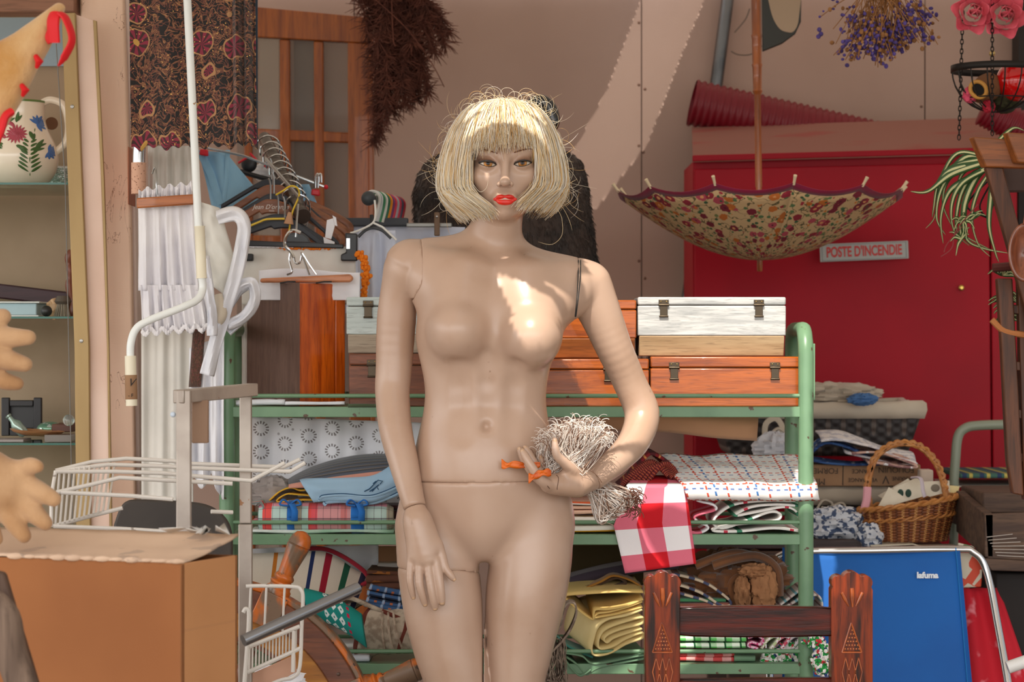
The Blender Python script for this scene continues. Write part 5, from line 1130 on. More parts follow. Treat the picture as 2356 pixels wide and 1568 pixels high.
LV = [((2282, 362), (2200, 380), (2160, 420), (2148, 480), (2145, 500)), ((2284, 372), (2190, 390), (2150, 430), (2118, 443)), ((2290, 368), (2210, 350), (2172, 395), (2158, 450), (2150, 500), (2130, 525)), ((2280, 380), (2220, 385), (2180, 415), (2170, 470), (2190, 520)),
      ((2275, 390), (2240, 400), (2210, 450), (2200, 520), (2215, 540), (2290, 580)), ((2270, 385), (2230, 410), (2185, 440), (2165, 500), (2170, 560)), ((2280, 392), (2250, 440), (2236, 500), (2250, 560), (2278, 590)), ((2286, 396), (2280, 450), (2276, 520), (2290, 580), (2298, 602)), ((2278, 385), (2215, 420), (2190, 470), (2195, 530), (2230, 565)),
      ((2270, 372), (2190, 400), (2135, 440), (2095, 440)), ((2290, 330), (2330, 295), (2356, 300)), ((2284, 366), (2220, 362), (2168, 430), (2155, 500), (2175, 540)), ((2282, 375), (2230, 385), (2205, 420), (2212, 470)), ((2288, 380), (2252, 400), (2220, 470), (2222, 545), (2260, 570), (2320, 582))]
for i, q in enumerate(LV): m = MB(); leaf(m, L(*q), (.0058, .0082, .0046, .0066)[i % 4]); m.build('leaf', lfm, sp, solid=.0006)
m = MB(); R = random.Random(4)
for c, k in (((2215, 508), 8), ((2212, 550), 7), ((2232, 505), 6)):
    for j in range(k): a = R.uniform(0, 2*PI); l = R.uniform(22, 42); leaf(m, [W(c[0], c[1], SPD+.01), W(c[0]+math.cos(a)*l*.6, c[1]+math.sin(a)*l*.5-4, SPD), W(c[0]+math.cos(a)*l, c[1]+math.sin(a)*l+6, SPD-.01)], .0042)
m.build('offshoots', lfm, sp, solid=.0005)
for q in (((2250, 470), (2200, 530), (2190, 570), (2165, 590)), ((2215, 520), (2180, 560), (2172, 580))): MB().tube(spline([W(x, y, SPD) for x, y in q], 6), .0012, 5).build('runner', Mat('runner', (140, 60, 60), .7), sp)
m = MB(); m.lathe([(.045, 0), (.06, .06), (.064, .075), (.058, .075), (.05, .05)], W(2330, 440, SPD+.08), (0, 0, 1), 20); m.build('pot', Mat('plant_pot', (70, 50, 44), .7), sp)
for k in range(3): MB().tube(spline([W(2296, 395, SPD), W(2225+k*30, 470, SPD+.03), W(2270, 500, SPD+.03)], 6), .0022, 6).build('pot_wire', iron, sp)
for k, (cx, cy) in enumerate(((2308, 632), (2318, 690), (2312, 730))):
    t = tag(MB().build('x', iron) if False else thing('trailing_plant', ('striped plant tuft under the leather strap, topmost of three', 'striped plant tuft in the middle of the three on the wooden post', 'striped plant tuft at the bottom above the wicker rim')[k], 'plant', 'small striped plants by the wooden post'), ('striped plant tuft under the leather strap, topmost of three', 'striped plant tuft in the middle of the three on the wooden post', 'striped plant tuft at the bottom above the wicker rim')[k], 'plant', 'small striped plants by the wooden post')
    m = MB(); R = random.Random(k)
    for j in range(13): a = R.uniform(-.6, PI+.4); l = R.uniform(25, 48); leaf(m, [W(cx, cy, 5.5), W(cx-math.cos(a)*l*.6, cy-math.sin(a)*l*.45, 5.48), W(cx-math.cos(a)*l, cy-math.sin(a)*l*.5+10, 5.47)], .005)
    m.build('leaves', lfm, t, solid=.0006)
# old wooden frame hanging at the right
ow = wood('old_brown_wood', (158, 88, 34), (116, 62, 22), .45, 'x', 10); owd = wood('old_dark_wood', (104, 58, 30), (66, 36, 20), .55, 'z', 12)
wf_ = thing('wooden_rack', 'old dark wooden rack with overlapping top slats at the right edge', 'rack'); D = 5.35
for pts, off in (([(2240, 314), (2400, 326), (2400, 388), (2268, 384)], 0.0), ([(2318, 304), (2420, 310), (2420, 380), (2342, 374)], -.03)):
    MB().prism([W(x, y, D+off) for x, y in pts], (-.006, .03, 0)).build('top_slat', ow, wf_, bevel=.003)
plate(MB(), [(2268, 384), (2308, 384), (2356, 560), (2400, 760), (2400, 860), (2340, 640), (2318, 560)], D+.012, .03).build('brace', owd, wf_, bevel=.003)
plate(MB(), [(2295, 640), (2330, 640), (2356, 1140), (2330, 1135), (2318, 1060), (2305, 800)], D+.045, .03).build('post', owd, wf_, bevel=.003)
plate(MB(), [(2340, 560), (2420, 560), (2420, 1150), (2356, 1150)], D+.05, .03).build('post', owd, wf_, bevel=.003)
for y in (700, 830, 940, 1040): plate(MB(), [(2322, y), (2420, y+6), (2420, y+30), (2322, y+20)], D+.055, .015).build('rung', owd, wf_, bevel=.002)
lst = Mat('leather_strap', (90, 36, 30), .6); o = MB().tube([W(2284, 616, 5.44), W(2330, 612, 5.44)], .0095, 8, flat=1.).build('leather_strap', lst); tag(o, 'dark red leather strap around the rack above the small plants', 'strap')
cop = wood('copper_wood', (150, 84, 56), (104, 54, 34), .25, 'z', 8, coat=.6)
t = thing('wooden_ladle', 'shiny reddish brown wooden ladle bowl hanging at the right edge', 'ladle'); m = MB(); c = W(2362, 580, 5.25)
m.grid(lambda u, v: c+Vector((math.cos(2*PI*u)*.034*v, .012-.024*(1-v*v)*-1-.02*v*v*0, math.sin(2*PI*u)*.060*v)), 28, 8); m.build('bowl', cop, t, solid=.005); MB().tube([c+Vector((0, .0, .058)), c+Vector((.02, 0, .2))], .008, 10).build('handle', cop, t)
o = MB().tube([W(q.x, q.y, 5.40) for q in spline([(2282, 735, 0), (2310, 760, 0), (2356, 770, 0)], 6)], .007, 8).build('wicker_hoop', Mat('wicker_rim', (176, 110, 60), .7)); tag(o, 'curved tan wicker rim below the lowest small plant', 'rim')
# dark doorway edge at the far right
struct(MB().span(W(2344, 1600, 7.35), W(2420, -200, 7.45)).build('door_1', Mat('dark_frame', (34, 28, 26), .7)))
# ------------------------------------------------------------------ right side, on and before the table
tw_ = wood('dark_table_wood', (84, 60, 50), (58, 42, 36), .6, 'x', 10)
tb = thing('stall_table', 'dark wooden stall table carrying the baskets behind the blue chair', 'table'); zt3 = W(0, 1262, 6.2).z
a, b = W(1660, 0, 6.2).x, W(2196, 0, 6.2).x; MB().span((a, 6.12, zt3-.04), (b, 6.90, zt3)).build('tabletop', tw_, tb, bevel=.003)
for x in (a+.04, b-.04):
    for y in (6.18, 6.84): MB().span((x-.025, y-.025, 0), (x+.025, y+.025, zt3-.04)).build('leg', tw_, tb)
wick = Mat('black_wicker', (46, 40, 40), .6); x_, y_, z_ = wick.xyz(); wick.bump(((x_*160).sin()*(z_*260).sin()+1)*.5, .9, .004); wick.over(((x_*160).sin()*(z_*40).sin()).gt(.55), (84, 72, 66))
lnn = cloth('natural_liner', (196, 184, 166), (176, 162, 144), 6, 500)
def hamper(x0, x1, ytop, yfold, ybot, D, dep, label, sag=0):
    t = thing('wicker_hamper', label, 'basket', 'lined wicker hampers'); a, b = W(x0, ybot, D), W(x1, ybot, D); zt = W(0, ytop, D).z; zf = W(0, yfold, D).z; e = .035
    m = MB(); m.rings([[Vector((a.x+e, D+e*.5, a.z)), Vector((b.x-e, D+e*.5, a.z)), Vector((b.x-e, D+dep-e, a.z)), Vector((a.x+e, D+dep-e, a.z))], [Vector((a.x, D, zf+.01)), Vector((b.x, D, zf+.01)), Vector((b.x, D+dep, zf+.01)), Vector((a.x, D+dep, zf+.01))]]); m.build('wicker_body', wick, t, bevel=.012, seg=3)
    m = MB(); ri = []
    for k, (ex, z) in enumerate(((.004, zf), (.010, (zf+zt)/2), (.008, zt-.006), (0, zt), (-.012, zt-.002), (-.02, zt-.03))):
        r = []
        for i in range(64):
            s = i/64*4; q = int(s); f = s-q; P = [(a.x-ex, D-ex), (b.x+ex, D-ex), (b.x+ex, D+dep+ex), (a.x-ex, D+dep+ex)]; p = P[q]; n_ = P[(q+1) % 4]
            r.append(Vector((lerp(p[0], n_[0], f), lerp(p[1], n_[1], f)+.004*math.sin(i*2.1+k), z+.004*nz(Vector((i*.5, k, x0)))-sag*(f*(1-f)*4)*.3*(k > 1))))
        ri.append(r)
    m.rings(ri, caps=False); m.build('cloth_liner', lnn, t, solid=.004); return t
hamper(1650, 2122, 922, 962, 1050, 6.55, .34, 'black wicker hamper with natural cloth liner, back one on the table', .02)
o = crumple(W(1920, 906, 6.62), (.11, .07, .028), 12, .5, 2.4, 44, 26).build('crumpled_cloth', lnn); tag(o, 'beige cloth bunched on top of the back hamper', 'cloth')
bluedet = Mat('blue_trim', (70, 110, 160), .8); o = crumple(W(1985, 918, 6.5), (.035, .02, .014), 3, .6, 4, 26, 16).build('striped_cloth', bluedet); tag(o, 'small blue and white cloth end on the hamper liner', 'cloth')
hamper(1840, 2150, 1120, 1160, 1190, 6.42, .22, 'low wicker hamper with pale liner under the printed cardboard box', .0)
m = MB()
for q in ([(1880, 1170), (1895, 1150), (1915, 1158), (1905, 1172), (1890, 1165)], [(1905, 1168), (1935, 1156), (1944, 1168), (1915, 1172)], [(1900, 1170), (1886, 1190)], [(1908, 1170), (1925, 1192)]): m.tube(spline([W(x, y, 6.39) for x, y in q], 5), .005, 6, flat=.6)
o = m.build('liner_bow', lnn); tag(o, 'cloth bow tied on the low hamper liner', 'bow')
m = MB()
for q in ([(1760, 1010), (1762, 975), (1785, 962), (1800, 985), (1780, 1005)], [(1768, 1005), (1790, 985), (1812, 1000)], [(1765, 1008), (1758, 1040)]): m.tube(spline([W(x, y, 6.45) for x, y in q], 5), .008, 6, flat=.5)
o = m.build('liner_bow', lnn); tag(o, 'grey cloth bow hanging left of the green post', 'bow')
o = crumple(W(1785, 1030, 6.40), (.05, .04, .035), 4, .6, 3, 34, 22).build('crumpled_cloth', cloth('grey_white', (206, 206, 212), (170, 174, 184))); tag(o, 'crumpled grey white cloth seen left of the green post', 'cloth')
# newspapers / cloths
for k, (pts, c1, c2, lb) in enumerate((([(1868, 1046), (1900, 1020), (1950, 1030), (2010, 1062), (2020, 1070), (1930, 1072), (1868, 1066)], (60, 96, 150), (34, 60, 112), 'blue and white printed cloth bunched right of the green post'), ([(1890, 1012), (1940, 1008), (1985, 1022), (2040, 1040), (2110, 1062), (2040, 1064), (1950, 1040)], (230, 226, 226), (190, 190, 200), 'white cloth lying over the blue printed cloth'), ([(1960, 1042), (2030, 1046), (2100, 1060), (2100, 1070), (2000, 1068)], (214, 176, 160), (150, 110, 110), 'pale red and white striped cloth on the printed box'))):
    mt = Mat('bunched_cloth', c1, .9); mt.over(mt.noise(40, 4, stretch=(1, 1, 4)).ss(.5, .55), c2); mt.over(mt.noise(55, 2).gt(.68), (236, 236, 238))
    c = [sum(p[i] for p in pts)/len(pts) for i in (0, 1)]; o = sheet(MB(), [W(q.x, q.y, 6.38-.02*k) for q in spline([(a, b, 0) for a, b in pts], 6)], (0, .12, .012), 8, .012, k).build('crumpled_cloth', mt, solid=.005); tag(o, lb, 'cloth')
kr = Mat('kraft_board', (160, 124, 92), .85); kr.vary((146, 110, 80), 8); ink = Mat('print_ink', (70, 58, 50), .8)
t = thing('printed_carton', 'flat kraft cardboard box with upside down printed words behind the wicker basket', 'box'); c0, c1_ = W(1845, 1118, 6.40), W(2118, 1068, 6.40)
MB().span((c0.x, 6.40, c0.z), (c1_.x, 6.56, c1_.z)).build('body', kr, t, bevel=.003); Rf = Matrix.Rotation(PI/2, 3, 'X')@Matrix.Rotation(PI, 3, 'Z')
for s, px, py, sz in (('FOUQUIN', 2062, 1080, .020), ('FRANCE', 1985, 1083, .015), ('VENDANGE', 1985, 1103, .014), ('FORME', 1900, 1082, .020), ('MI', 1888, 1107, .024), ('V', 2038, 1102, .03), ('MARINE', 2075, 1100, .014)): text_mesh('printed_word', s, sz, ink, t, W(px, py, 6.3985), Rf, ext=.0003)
MB().tube([W(q[0], q[1], 6.399) for q in ((1940, 1070), (1939, 1116))], .0012, 4).build('printed_line', ink, t)
nv = Mat('navy_print_cotton', (206, 208, 214), .9); nv.over(nv.noise(70, 3).gt(.53), (70, 84, 112)); nv.bump(nv.noise(30, 3), .5, .004)
o = crumple(W(1925, 1212, 6.22), (.085, .06, .045), 14, .5, 2.2, 50, 30).build('crumpled_cloth', nv); tag(o, 'navy and white printed cloth bunched left of the wicker basket', 'cloth')
o = crumple(W(2000, 1235, 6.15), (.03, .03, .03), 15, .5, 2.2, 34, 20).build('crumpled_cloth', nv); tag(o, 'small navy and white cloth end hanging at the basket foot', 'cloth')
o = MB().span(W(1600, 1262, 6.14), W(1998, 1236, 6.20)).build('wooden_drawer_front', wood('drawer_front', (70, 48, 44), (52, 36, 32), .5, 'x', 10), bevel=.002); tag(o, 'long dark wooden drawer front under the navy printed cloth', 'drawer')  # front board of a dark wooden drawer
# wicker basket with a handle
wkm = Mat('brown_wicker', (104, 52, 24), .55); u, v = wkm.uv(); wv_ = ((u*46).fract()-.5).abs(); alt = (v*20+((u*46).floor()*.5)).fract(); wkm.over(alt.gt(.5)*wv_.lt(.3), (166, 96, 46)); wkm.over(((u*23).fract()-.5).abs().lt(.12), (196, 140, 80)); wkm.over((alt-.5).abs().lt(.12), (70, 36, 18))
wkl = Mat('honey_wicker', (190, 128, 66), .5); wkl.vary((160, 98, 44), 60)
bk = thing('wicker_basket', 'brown wicker basket with tall looped handle full of papers', 'basket'); BDq = 6.12; bc2 = W(2098, 1248, BDq); rw0, rw1 = 92*pxm(BDq), 112*pxm(BDq); z0_, hL, hR = bc2.z, 70*pxm(BDq), 104*pxm(BDq)
def bkt(th, f):
    x = math.cos(th); r = lerp(rw0, rw1, f); c = bc2+Vector((lerp(0, .004, f), .08, 0)); h = lerp(hL, hR, (x+1)/2)*f
    return c+Vector((x*r, math.sin(th)*r*.62, h+.0))
m = MB(); n = 92; rg = []
for j in range(25):
    f = j/24; rg.append([bkt(2*PI*i/n, f)+Vector((math.cos(2*PI*i/n), math.sin(2*PI*i/n), 0))*(.0022*math.sin(i*PI/2+ (j % 2)*PI)) for i in range(n)])
m.rings(rg, caps=False); ob = m.build('woven_body', wkm, bk, solid=.005)
m = MB()
for off, f in ((0, 1.0), (1, .62)):
    for s in range(2): m.tube([bkt(2*PI*i/96, f)+Vector((math.cos(2*PI*i/96), math.sin(2*PI*i/96), 0))*(.003+.003*math.cos(i*.9+s*PI))+Vector((0, 0, .004*math.sin(i*.9+s*PI))) for i in range(96)], .0045 if f == 1 else .0028, 6, closed=True)
m.build('braided_rim', wkl, bk)
hp = spline([W(2000, 1165, 6.2), W(1996, 1110, 6.2), W(2015, 1050, 6.2), W(2060, 1020, 6.2), W(2115, 1025, 6.2), W(2155, 1065, 6.2), W(2172, 1110, 6.2), W(2178, 1140, 6.2)], 8); m = MB()
for s in range(3): m.tube([p+Vector((math.cos(i*.75+s*2.1)*.005, 0, math.sin(i*.75+s*2.1)*.005)) for i, p in enumerate(hp)], .005, 6)
m.build('twisted_handle', wkl, bk)
m = MB().tube(spline([W(1996, 1120, 6.185), W(1994, 1150, 6.18), W(1990, 1172, 6.18), W(2008, 1178, 6.17)], 5), .010, 8, flat=.8); m.build('pink_ribbon', cloth('pink_ribbon', (222, 160, 170)), bk)
ppr = Mat('old_paper', (226, 216, 196), .85); ppr.vary((206, 192, 168), 12); grp = Mat('green_print', (30, 62, 48), .7)
for k, (pts, D, mt, lb) in enumerate((([(2018, 1168), (2045, 1120), (2062, 1130), (2090, 1150), (2060, 1160)], 6.16, ppr, 'small white paper corner at the left in the wicker basket'), ([(2050, 1150), (2055, 1122), (2110, 1098), (2120, 1110), (2128, 1140), (2060, 1160)], 6.19, ppr, 'cream paper with green ovals leaning in the wicker basket'), ([(2112, 1135), (2112, 1108), (2184, 1105), (2186, 1130), (2140, 1142)], 6.21, ppr, 'cream paper with dark print at the right in the wicker basket'), ([(2180, 1132), (2186, 1116), (2208, 1118), (2204, 1134)], 6.22, Mat('yellow_paper', (226, 206, 150), .85), 'yellowish paper corner at the right basket rim'), ([(2020, 1140), (2090, 1100), (2094, 1106), (2030, 1146)], 6.23, ppr, 'thin paper edge behind the green oval paper'))):
    t = thing('paper_sheet', lb, 'paper', 'papers in the wicker basket'); plate(MB(), pts, D, .003).build('sheet', mt, t)
    if k == 1:
        for x in (2072, 2090): MB().ball(W(x, 1134, D-.001), .010, 14, 8, (.75, .15, 1.)).build('green_oval', grp, t)
    if k == 2: MB().ball(W(2152, 1122, D-.001), .012, 12, 8, (.9, .15, .8)).build('dark_print', Mat('dark_print', (120, 110, 96), .8), t)
o = MB().tube(spline([W(2098, 1098, 6.15), W(2118, 1100, 6.13), W(2124, 1130, 6.12), W(2128, 1142, 6.12)], 6), .006, 8, flat=.5).build('silver_ribbon', Mat('mauve_ribbon', (190, 176, 184), .4)); tag(o, 'mauve ribbon loop between the papers in the basket', 'ribbon')
o = sheet(MB(), [W(2005, 1256, 6.1), W(2100, 1252, 6.1), W(2130, 1262, 6.08), W(2210, 1262, 6.08)], (0, .12, 0), 5, .006, 3).build('paper_sheet', ppr, solid=.003); tag(o, 'creased cream paper lying under the wicker basket', 'paper')
o = MB().span(W(2118, 1122, 6.33), W(2140, 1078, 6.38)).build('carton_end', cloth('pale_carton', (206, 186, 168)), bevel=.004); tag(o, 'small pale carton standing at the end of the printed box', 'carton')
# green grey garden chair with plaid seat
gch_ = thing('garden_chair', 'grey green tube armchair with plaid seat before the red cabinet', 'chair'); gp = Mat('grey_green_tube', (138, 146, 128), .4)
MB().tube(spline([W(2194, 1115, 6.55), W(2198, 1060, 6.55), W(2204, 1005, 6.55), W(2222, 984, 6.55), W(2255, 978, 6.55), W(2330, 976, 6.55), W(2420, 976, 6.55)], 7), .0125, 12).build('armrest', gp, gch_)
MB().tube([W(2196, 1110, 6.55), W(2192, 1400, 6.55), W(2190, 1900, 6.55)], .0115, 12).build('leg', gp, gch_); MB().tube([W(2410, 1110, 6.55), W(2412, 1900, 6.55)], .0115, 12).build('leg', gp, gch_)
pls = Mat('plaid_seat', (64, 104, 92), .85); x_, y_, z_ = pls.xyz(); pls.over((x_*22).fract().lt(.2), (190, 176, 90)); pls.over((x_*22+.4).fract().lt(.25), (40, 60, 96))
MB().span(W(2206, 1100, 6.57), W(2420, 1074, 6.9)).build('plaid_seat', pls, gch_, bevel=.012, seg=3); MB().span(W(2200, 1120, 6.55), W(2420, 1101, 6.9)).build('seat_base', Mat('white_base', (206, 196, 188), .5), gch_, bevel=.006)
# wooden crates at the right edge
cw = wood('weathered_crate', (100, 76, 60), (70, 52, 44), .75, 'x', 10)
t = thing('wooden_crate', 'weathered brown wooden crate at the right edge beside the basket', 'crate', 'weathered crates')
for nm, pts, D, th in (('front_board', [(2266, 1182), (2440, 1176), (2440, 1292), (2272, 1284)], 5.90, .02), ('bottom_board', [(2262, 1284), (2440, 1294), (2440, 1316), (2282, 1312)], 5.88, .3)): plate(MB(), pts, D, th).build(nm, cw, t, bevel=.002)
m = MB(); p = [W(2266, 1182, 5.9), W(2200, 1128, 6.2)]; m.add([p[0], p[1], p[1]+Vector((0, 0, -.1)), p[0]+Vector((0, 0, -.1)), p[0]+Vector((.02, 0, 0)), p[1]+Vector((.02, 0, 0)), p[1]+Vector((.02, 0, -.1)), p[0]+Vector((.02, 0, -.1))], [(0, 1, 2, 3), (4, 7, 6, 5), (0, 4, 5, 1), (3, 2, 6, 7), (0, 3, 7, 4), (1, 5, 6, 2)]); m.build('side_board', cw, t, bevel=.002)
m = MB()
for k in range(7): m.tube([W(2270+k*4, 1235+k*7, 5.895), W(2330+k*9, 1228+k*9, 5.893)], .0009, 4)
m.build('tape_strands', Mat('torn_tape', (196, 186, 178), .4), t)
o = MB().span(W(2262, 1180, 6.0), W(2440, 1116, 6.3)).build('wooden_block', cw, bevel=.004); tag(o, 'brown wooden block standing inside the weathered crate', 'block')
o = MB().span(W(2206, 1210, 6.22), W(2440, 1130, 6.5)).build('wooden_chest', wood('chest_wood', (86, 66, 54), (62, 48, 42), .7, 'x', 8), bevel=.004); tag(o, 'dark wooden chest behind the weathered crate', 'chest')
o = MB().span((W(2292, 0, 5.95).x, 5.95, 0), (W(2460, 0, 5.95).x, 6.3, W(0, 1318, 5.95).z)).build('dark_cupboard', Mat('dark_cupboard', (30, 24, 22), .8), bevel=.004); tag(o, 'very dark cupboard under the weathered crate at the right edge', 'cupboard')
# blue deck chair
dc = thing('deck_chair', 'blue fabric folding deck chair with bent steel tube frame', 'chair'); bf_ = Mat('blue_canvas', (2, 92, 172), .75); bf_.vary((2, 84, 162), 4); bf_.bump(bf_.noise(900, 2), .3, .0005); ch = Mat('chrome_tube', (206, 206, 208), .18, 1.)
D = 5.78
m = MB(); m.grid(lambda u, v: W(lerp(lerp(1800, 1800, v), lerp(2208, 2243, v), u), lerp(1259, 1640, v), D+.10*(1-v))+Vector((0, .012*math.sin(PI*u), 0)), 14, 12); m.build('fabric', bf_, dc, solid=.002)
MB().tube([W(lerp(2199, 2232, v), lerp(1259, 1640, v), D+.10*(1-v)-.002) for v in [i/10 for i in range(11)]], .0012, 4).build('seam', Mat('blue_seam', (30, 120, 190), .8), dc)
text_mesh('logo', 'lafuma', .0190, Mat('white_print', (232, 236, 240), .6), dc, W(2134, 1323, D+.0795), bold=.0008, ext=.0006)
MB().tube(spline([W(1772, 1600, D-.01), W(1768, 1400, D+.05), W(1776, 1305, D+.1), W(1800, 1276, D+.105), W(1850, 1268, D+.106), W(2000, 1266, D+.107), W(2200, 1263, D+.106), W(2240, 1270, D+.105), W(2270, 1312, D+.1), W(2296, 1440, D+.06), W(2330, 1640, D-.01), W(2380, 1990, D-.12)], 8), .0092, 12).build('tube_frame', ch, dc)
MB().tube([W(1772, 1600, D-.01), W(1772, 2015, D-.12)], .0092, 12).build('leg', ch, dc)
o = MB().tube([W(2318, 1535, 5.55), W(2420, 1500, 5.55)], .014, 10).build('white_tube', Mat('white_plastic', (226, 224, 220), .4)); tag(o, 'white tube end poking in at the lower right corner', 'tube')
rcl = Mat('red_tablecloth', (200, 24, 44), .85); rcl.over(rcl.noise(16, 3).ss(.58, .68), (226, 130, 140)); 
o = hang(2160, 2420, 1345, 1700, 5.95, 4, .02, 31, top=lambda u: lerp(1352, 1352, u)).build('red_cloth', rcl, solid=.002) if False else MB().grid(lambda u, v: W(lerp(lerp(2190, 2300, u), lerp(2190, 2420, u), v), lerp(1352, 1700, v), 5.945-.06*v)+Vector((0, .012*math.sin(u*14), 0)), 24, 16).build('red_cloth', rcl, solid=.002); tag(o, 'red cloth with pink blotches hanging behind the deck chair tube', 'cloth')
fcl = Mat('floral_oilcloth', (206, 196, 176), .6); fv = fcl.vor(40, out='Color'); fs = fcl.nt.nodes.new('ShaderNodeSeparateColor'); fcl.nt.links.new(fv.s, fs.inputs[0]); fx = X(fcl.nt, fs.outputs[0]); fcl.over(fx.lt(.4), (206, 70, 40)); fcl.over(fx.gt(.75), (96, 130, 90))
o = plate(MB(), [(2205, 1248), (2240, 1256), (2262, 1290), (2258, 1350), (2205, 1352)], 5.915, .01).build('floral_cloth', fcl, bevel=.003); tag(o, 'small red flowered oilcloth between basket and deck chair tube', 'cloth')
# carved wooden chair in front
cch = thing('carved_chair', 'dark varnished carved wooden chair with crowned back posts', 'chair'); CD = 4.78
cv = wood('dark_varnish', (132, 48, 8), (34, 13, 6), .22, 'z', 14, coat=.1); cvr = wood('dark_varnish_rail', (96, 24, 6), (18, 9, 8), .2, 'x', 12, coat=.1); cvo = Mat('worn_carving', (176, 84, 24), .35, coat=.4); cvo.vary((120, 50, 16), 40); [setattr(q.node_tree.nodes['Principled BSDF'].inputs['Specular IOR Level'], 'default_value', .28) for q in (cv, cvr)]; pinm = Mat('carved_bead', (190, 110, 60), .3, coat=.5)
def post(x0, x1, mirror):
    xc = (x0+x1)/2; hw = (x1-x0)/2; P = [(x0, 1700), (x0, 1357)]
    def arc(cx, cy, r, a, b, n=8): return [(cx+math.cos(math.radians(lerp(a, b, i/n)))*r, cy-math.sin(math.radians(lerp(a, b, i/n)))*r) for i in range(n+1)]
    P += arc(xc-hw*.64, 1340, 17, 215, 45)+arc(xc, 1336, 22, 165, 15)+arc(xc+hw*.64, 1340, 17, 135, -35)+[(x1, 1357), (x1, 1700)]
    zlow = .40; b = MB(); pts = [W(x, y, CD) for x, y in P]; pts[0] = Vector((pts[0].x, CD, zlow)); pts[-1] = Vector((pts[-1].x, CD, zlow)); po = b.prism(pts, (0, .045, 0)).build('back_post', cv, cch, bevel=.003)
    f = CD-.0012; c = MB()
    for a, b_, w in (((xc-hw*.5, 1362), (xc-hw*.16, 1394), .0035), ((xc, 1352), (xc+1, 1396), .0045), ((xc+hw*.5, 1362), (xc+hw*.18, 1394), .0035)): c.tube([W(a[0], a[1], f), W((a[0]+b_[0])/2, (a[1]+b_[1])/2, f), W(b_[0], b_[1], f)], [w*.9, w, w*.35], 8)
    c.build('carved_petals', cvo, po)
    c = MB(); T = [(xc-2, 1432), (xc-23, 1500), (xc+22, 1500)]
    for i in range(3): a, b_ = T[i], T[(i+1) % 3]; c.tube([W(a[0], a[1], f), W(b_[0], b_[1], f)], .0016, 6)
    for q in range(-1, 2):
        for s in (-1, 1): c.tube([W(xc+q*15, 1512, f), W(xc+q*15+s*8, 1545, f), W(xc+q*15, 1580, f)], .0013, 5)
    c.build('carved_lines', cvo, po); c = MB()
    for r in range(6):
        for i in range(r+1): c.ball(W(xc+(i-r/2)*6.4, 1449+r*8.6, CD), .0017, 7, 5)
    c.build('carved_beads', pinm, po); return po
post(1484, 1565, 0); post(1913, 2008, 1)
MB().prism([W(x, y, CD+.012) for x, y in [(1560, 1397)]+[(lerp(1560, 1916, i/10), 1397-4*math.sin(PI*i/10)) for i in range(1, 10)]+[(1916, 1398), (1916, 1463)]+[(lerp(1916, 1560, i/10), 1463+3*math.sin(PI*i/10)) for i in range(1, 10)]+[(1560, 1461)]], (0, .022, 0)).build('top_rail', cvr, cch, bevel=.003)
MB().prism([W(x, y, CD+.012) for x, y in ((1560, 1562), (1916, 1558), (1916, 1620), (1560, 1620))], (0, .022, 0)).build('lower_rail', cvr, cch, bevel=.003)
xa, xb = W(1484, 0, CD).x, W(2008, 0, CD).x
MB().span((xa-.01, CD-.40, .40), (xb+.01, CD+.05, .44)).build('seat', cvr, cch, bevel=.006)
for x in (xa, xb-.06):
    for y in (CD-.38, CD): MB().span((x, y, 0), (x+.05, y+.045, .40)).build('leg', cv, cch, bevel=.003)
# ------------------------------------------------------------------ left: pillar, glass cabinet, what stands in it
peach = Mat('peach_paint', (240, 208, 184), .7); peach.vary((230, 192, 166), 3, .4, .7, stretch=(3, 3, .6)); peach.over(peach.noise(5, 4, stretch=(1, 1, .8)).ss(.62, .8)*.45, (158, 112, 84)); peach.over((peach.noise(14, 5, stretch=(2, 2, .7), dist=1.5)-.5).abs().lt(.0045)*peach.noise(3, 1).gt(.55), (150, 104, 80)); peach.bump(peach.noise(70, 3, stretch=(1, 1, 5)), .3, .0012)
struct(plate(MB(), [(186, -60), (282, -60), (300, 500), (320, 1700), (190, 1700)], 5.55, .03).build('trim_2', peach, bevel=.004))
pale = Mat('pale_pink_paint', (240, 222, 214), .75); pale.vary((228, 204, 194), 4); pale.bump(pale.noise(60, 3), .3, .0015)
struct(plate(MB(), [(190, -60), (292, -60), (311, 500), (334, 1700), (190, 1700)], 5.585, .16).build('trim_3', pale, bevel=.004))
struct(MB().span(W(-420, 28, 5.52), W(186, -80, 5.60)).build('trim_4', wood('brown_lintel', (156, 112, 88), (138, 96, 74), .7, 'x', 6), bevel=.003))
cbn = thing('display_cabinet', 'glass display cabinet with gold frame and glass shelves by the pillar', 'cabinet')
gold = Mat('gold_anodised', (170, 142, 94), .45, .25); gold.vary((154, 126, 80), 8, stretch=(1, 1, .3)); pp = Mat('pale_strip', (236, 208, 192), .6); pp.vary((220, 186, 166), 3, .45, .8); pp.bump(pp.noise(60, 3, stretch=(1, 1, 5)), .2, .001)
plate(MB(), [(141, 30), (173, 29), (205, 800), (212, 1700), (180, 1700), (171, 800)], 5.47, .02).build('front_post', gold, cbn, bevel=.002)
plate(MB(), [(173.5, 33), (219, 48), (248, 800), (262, 1700), (213, 1700), (205.5, 800)], 5.485, .015).build('side_strip', pp, cbn, bevel=.001)
plate(MB(), [(214, 46), (222, 48), (240, 420), (251, 800), (265, 1700), (258, 1700), (246, 800), (233, 420)], 5.478, .01).build('gold_edge', gold, cbn, bevel=.001)
for x, y in ((166, 245), (187, 784)): MB().lathe([(.0045, 0), (.004, .0015), (.001, .002)], W(x, y, 5.47), (0, -1, 0), 10).build('screw', Mat('screw_head', (150, 146, 140), .3, 1.), cbn)
bkp = Mat('cabinet_back', (168, 144, 118), .8); bkp.vary((156, 132, 106), 6)
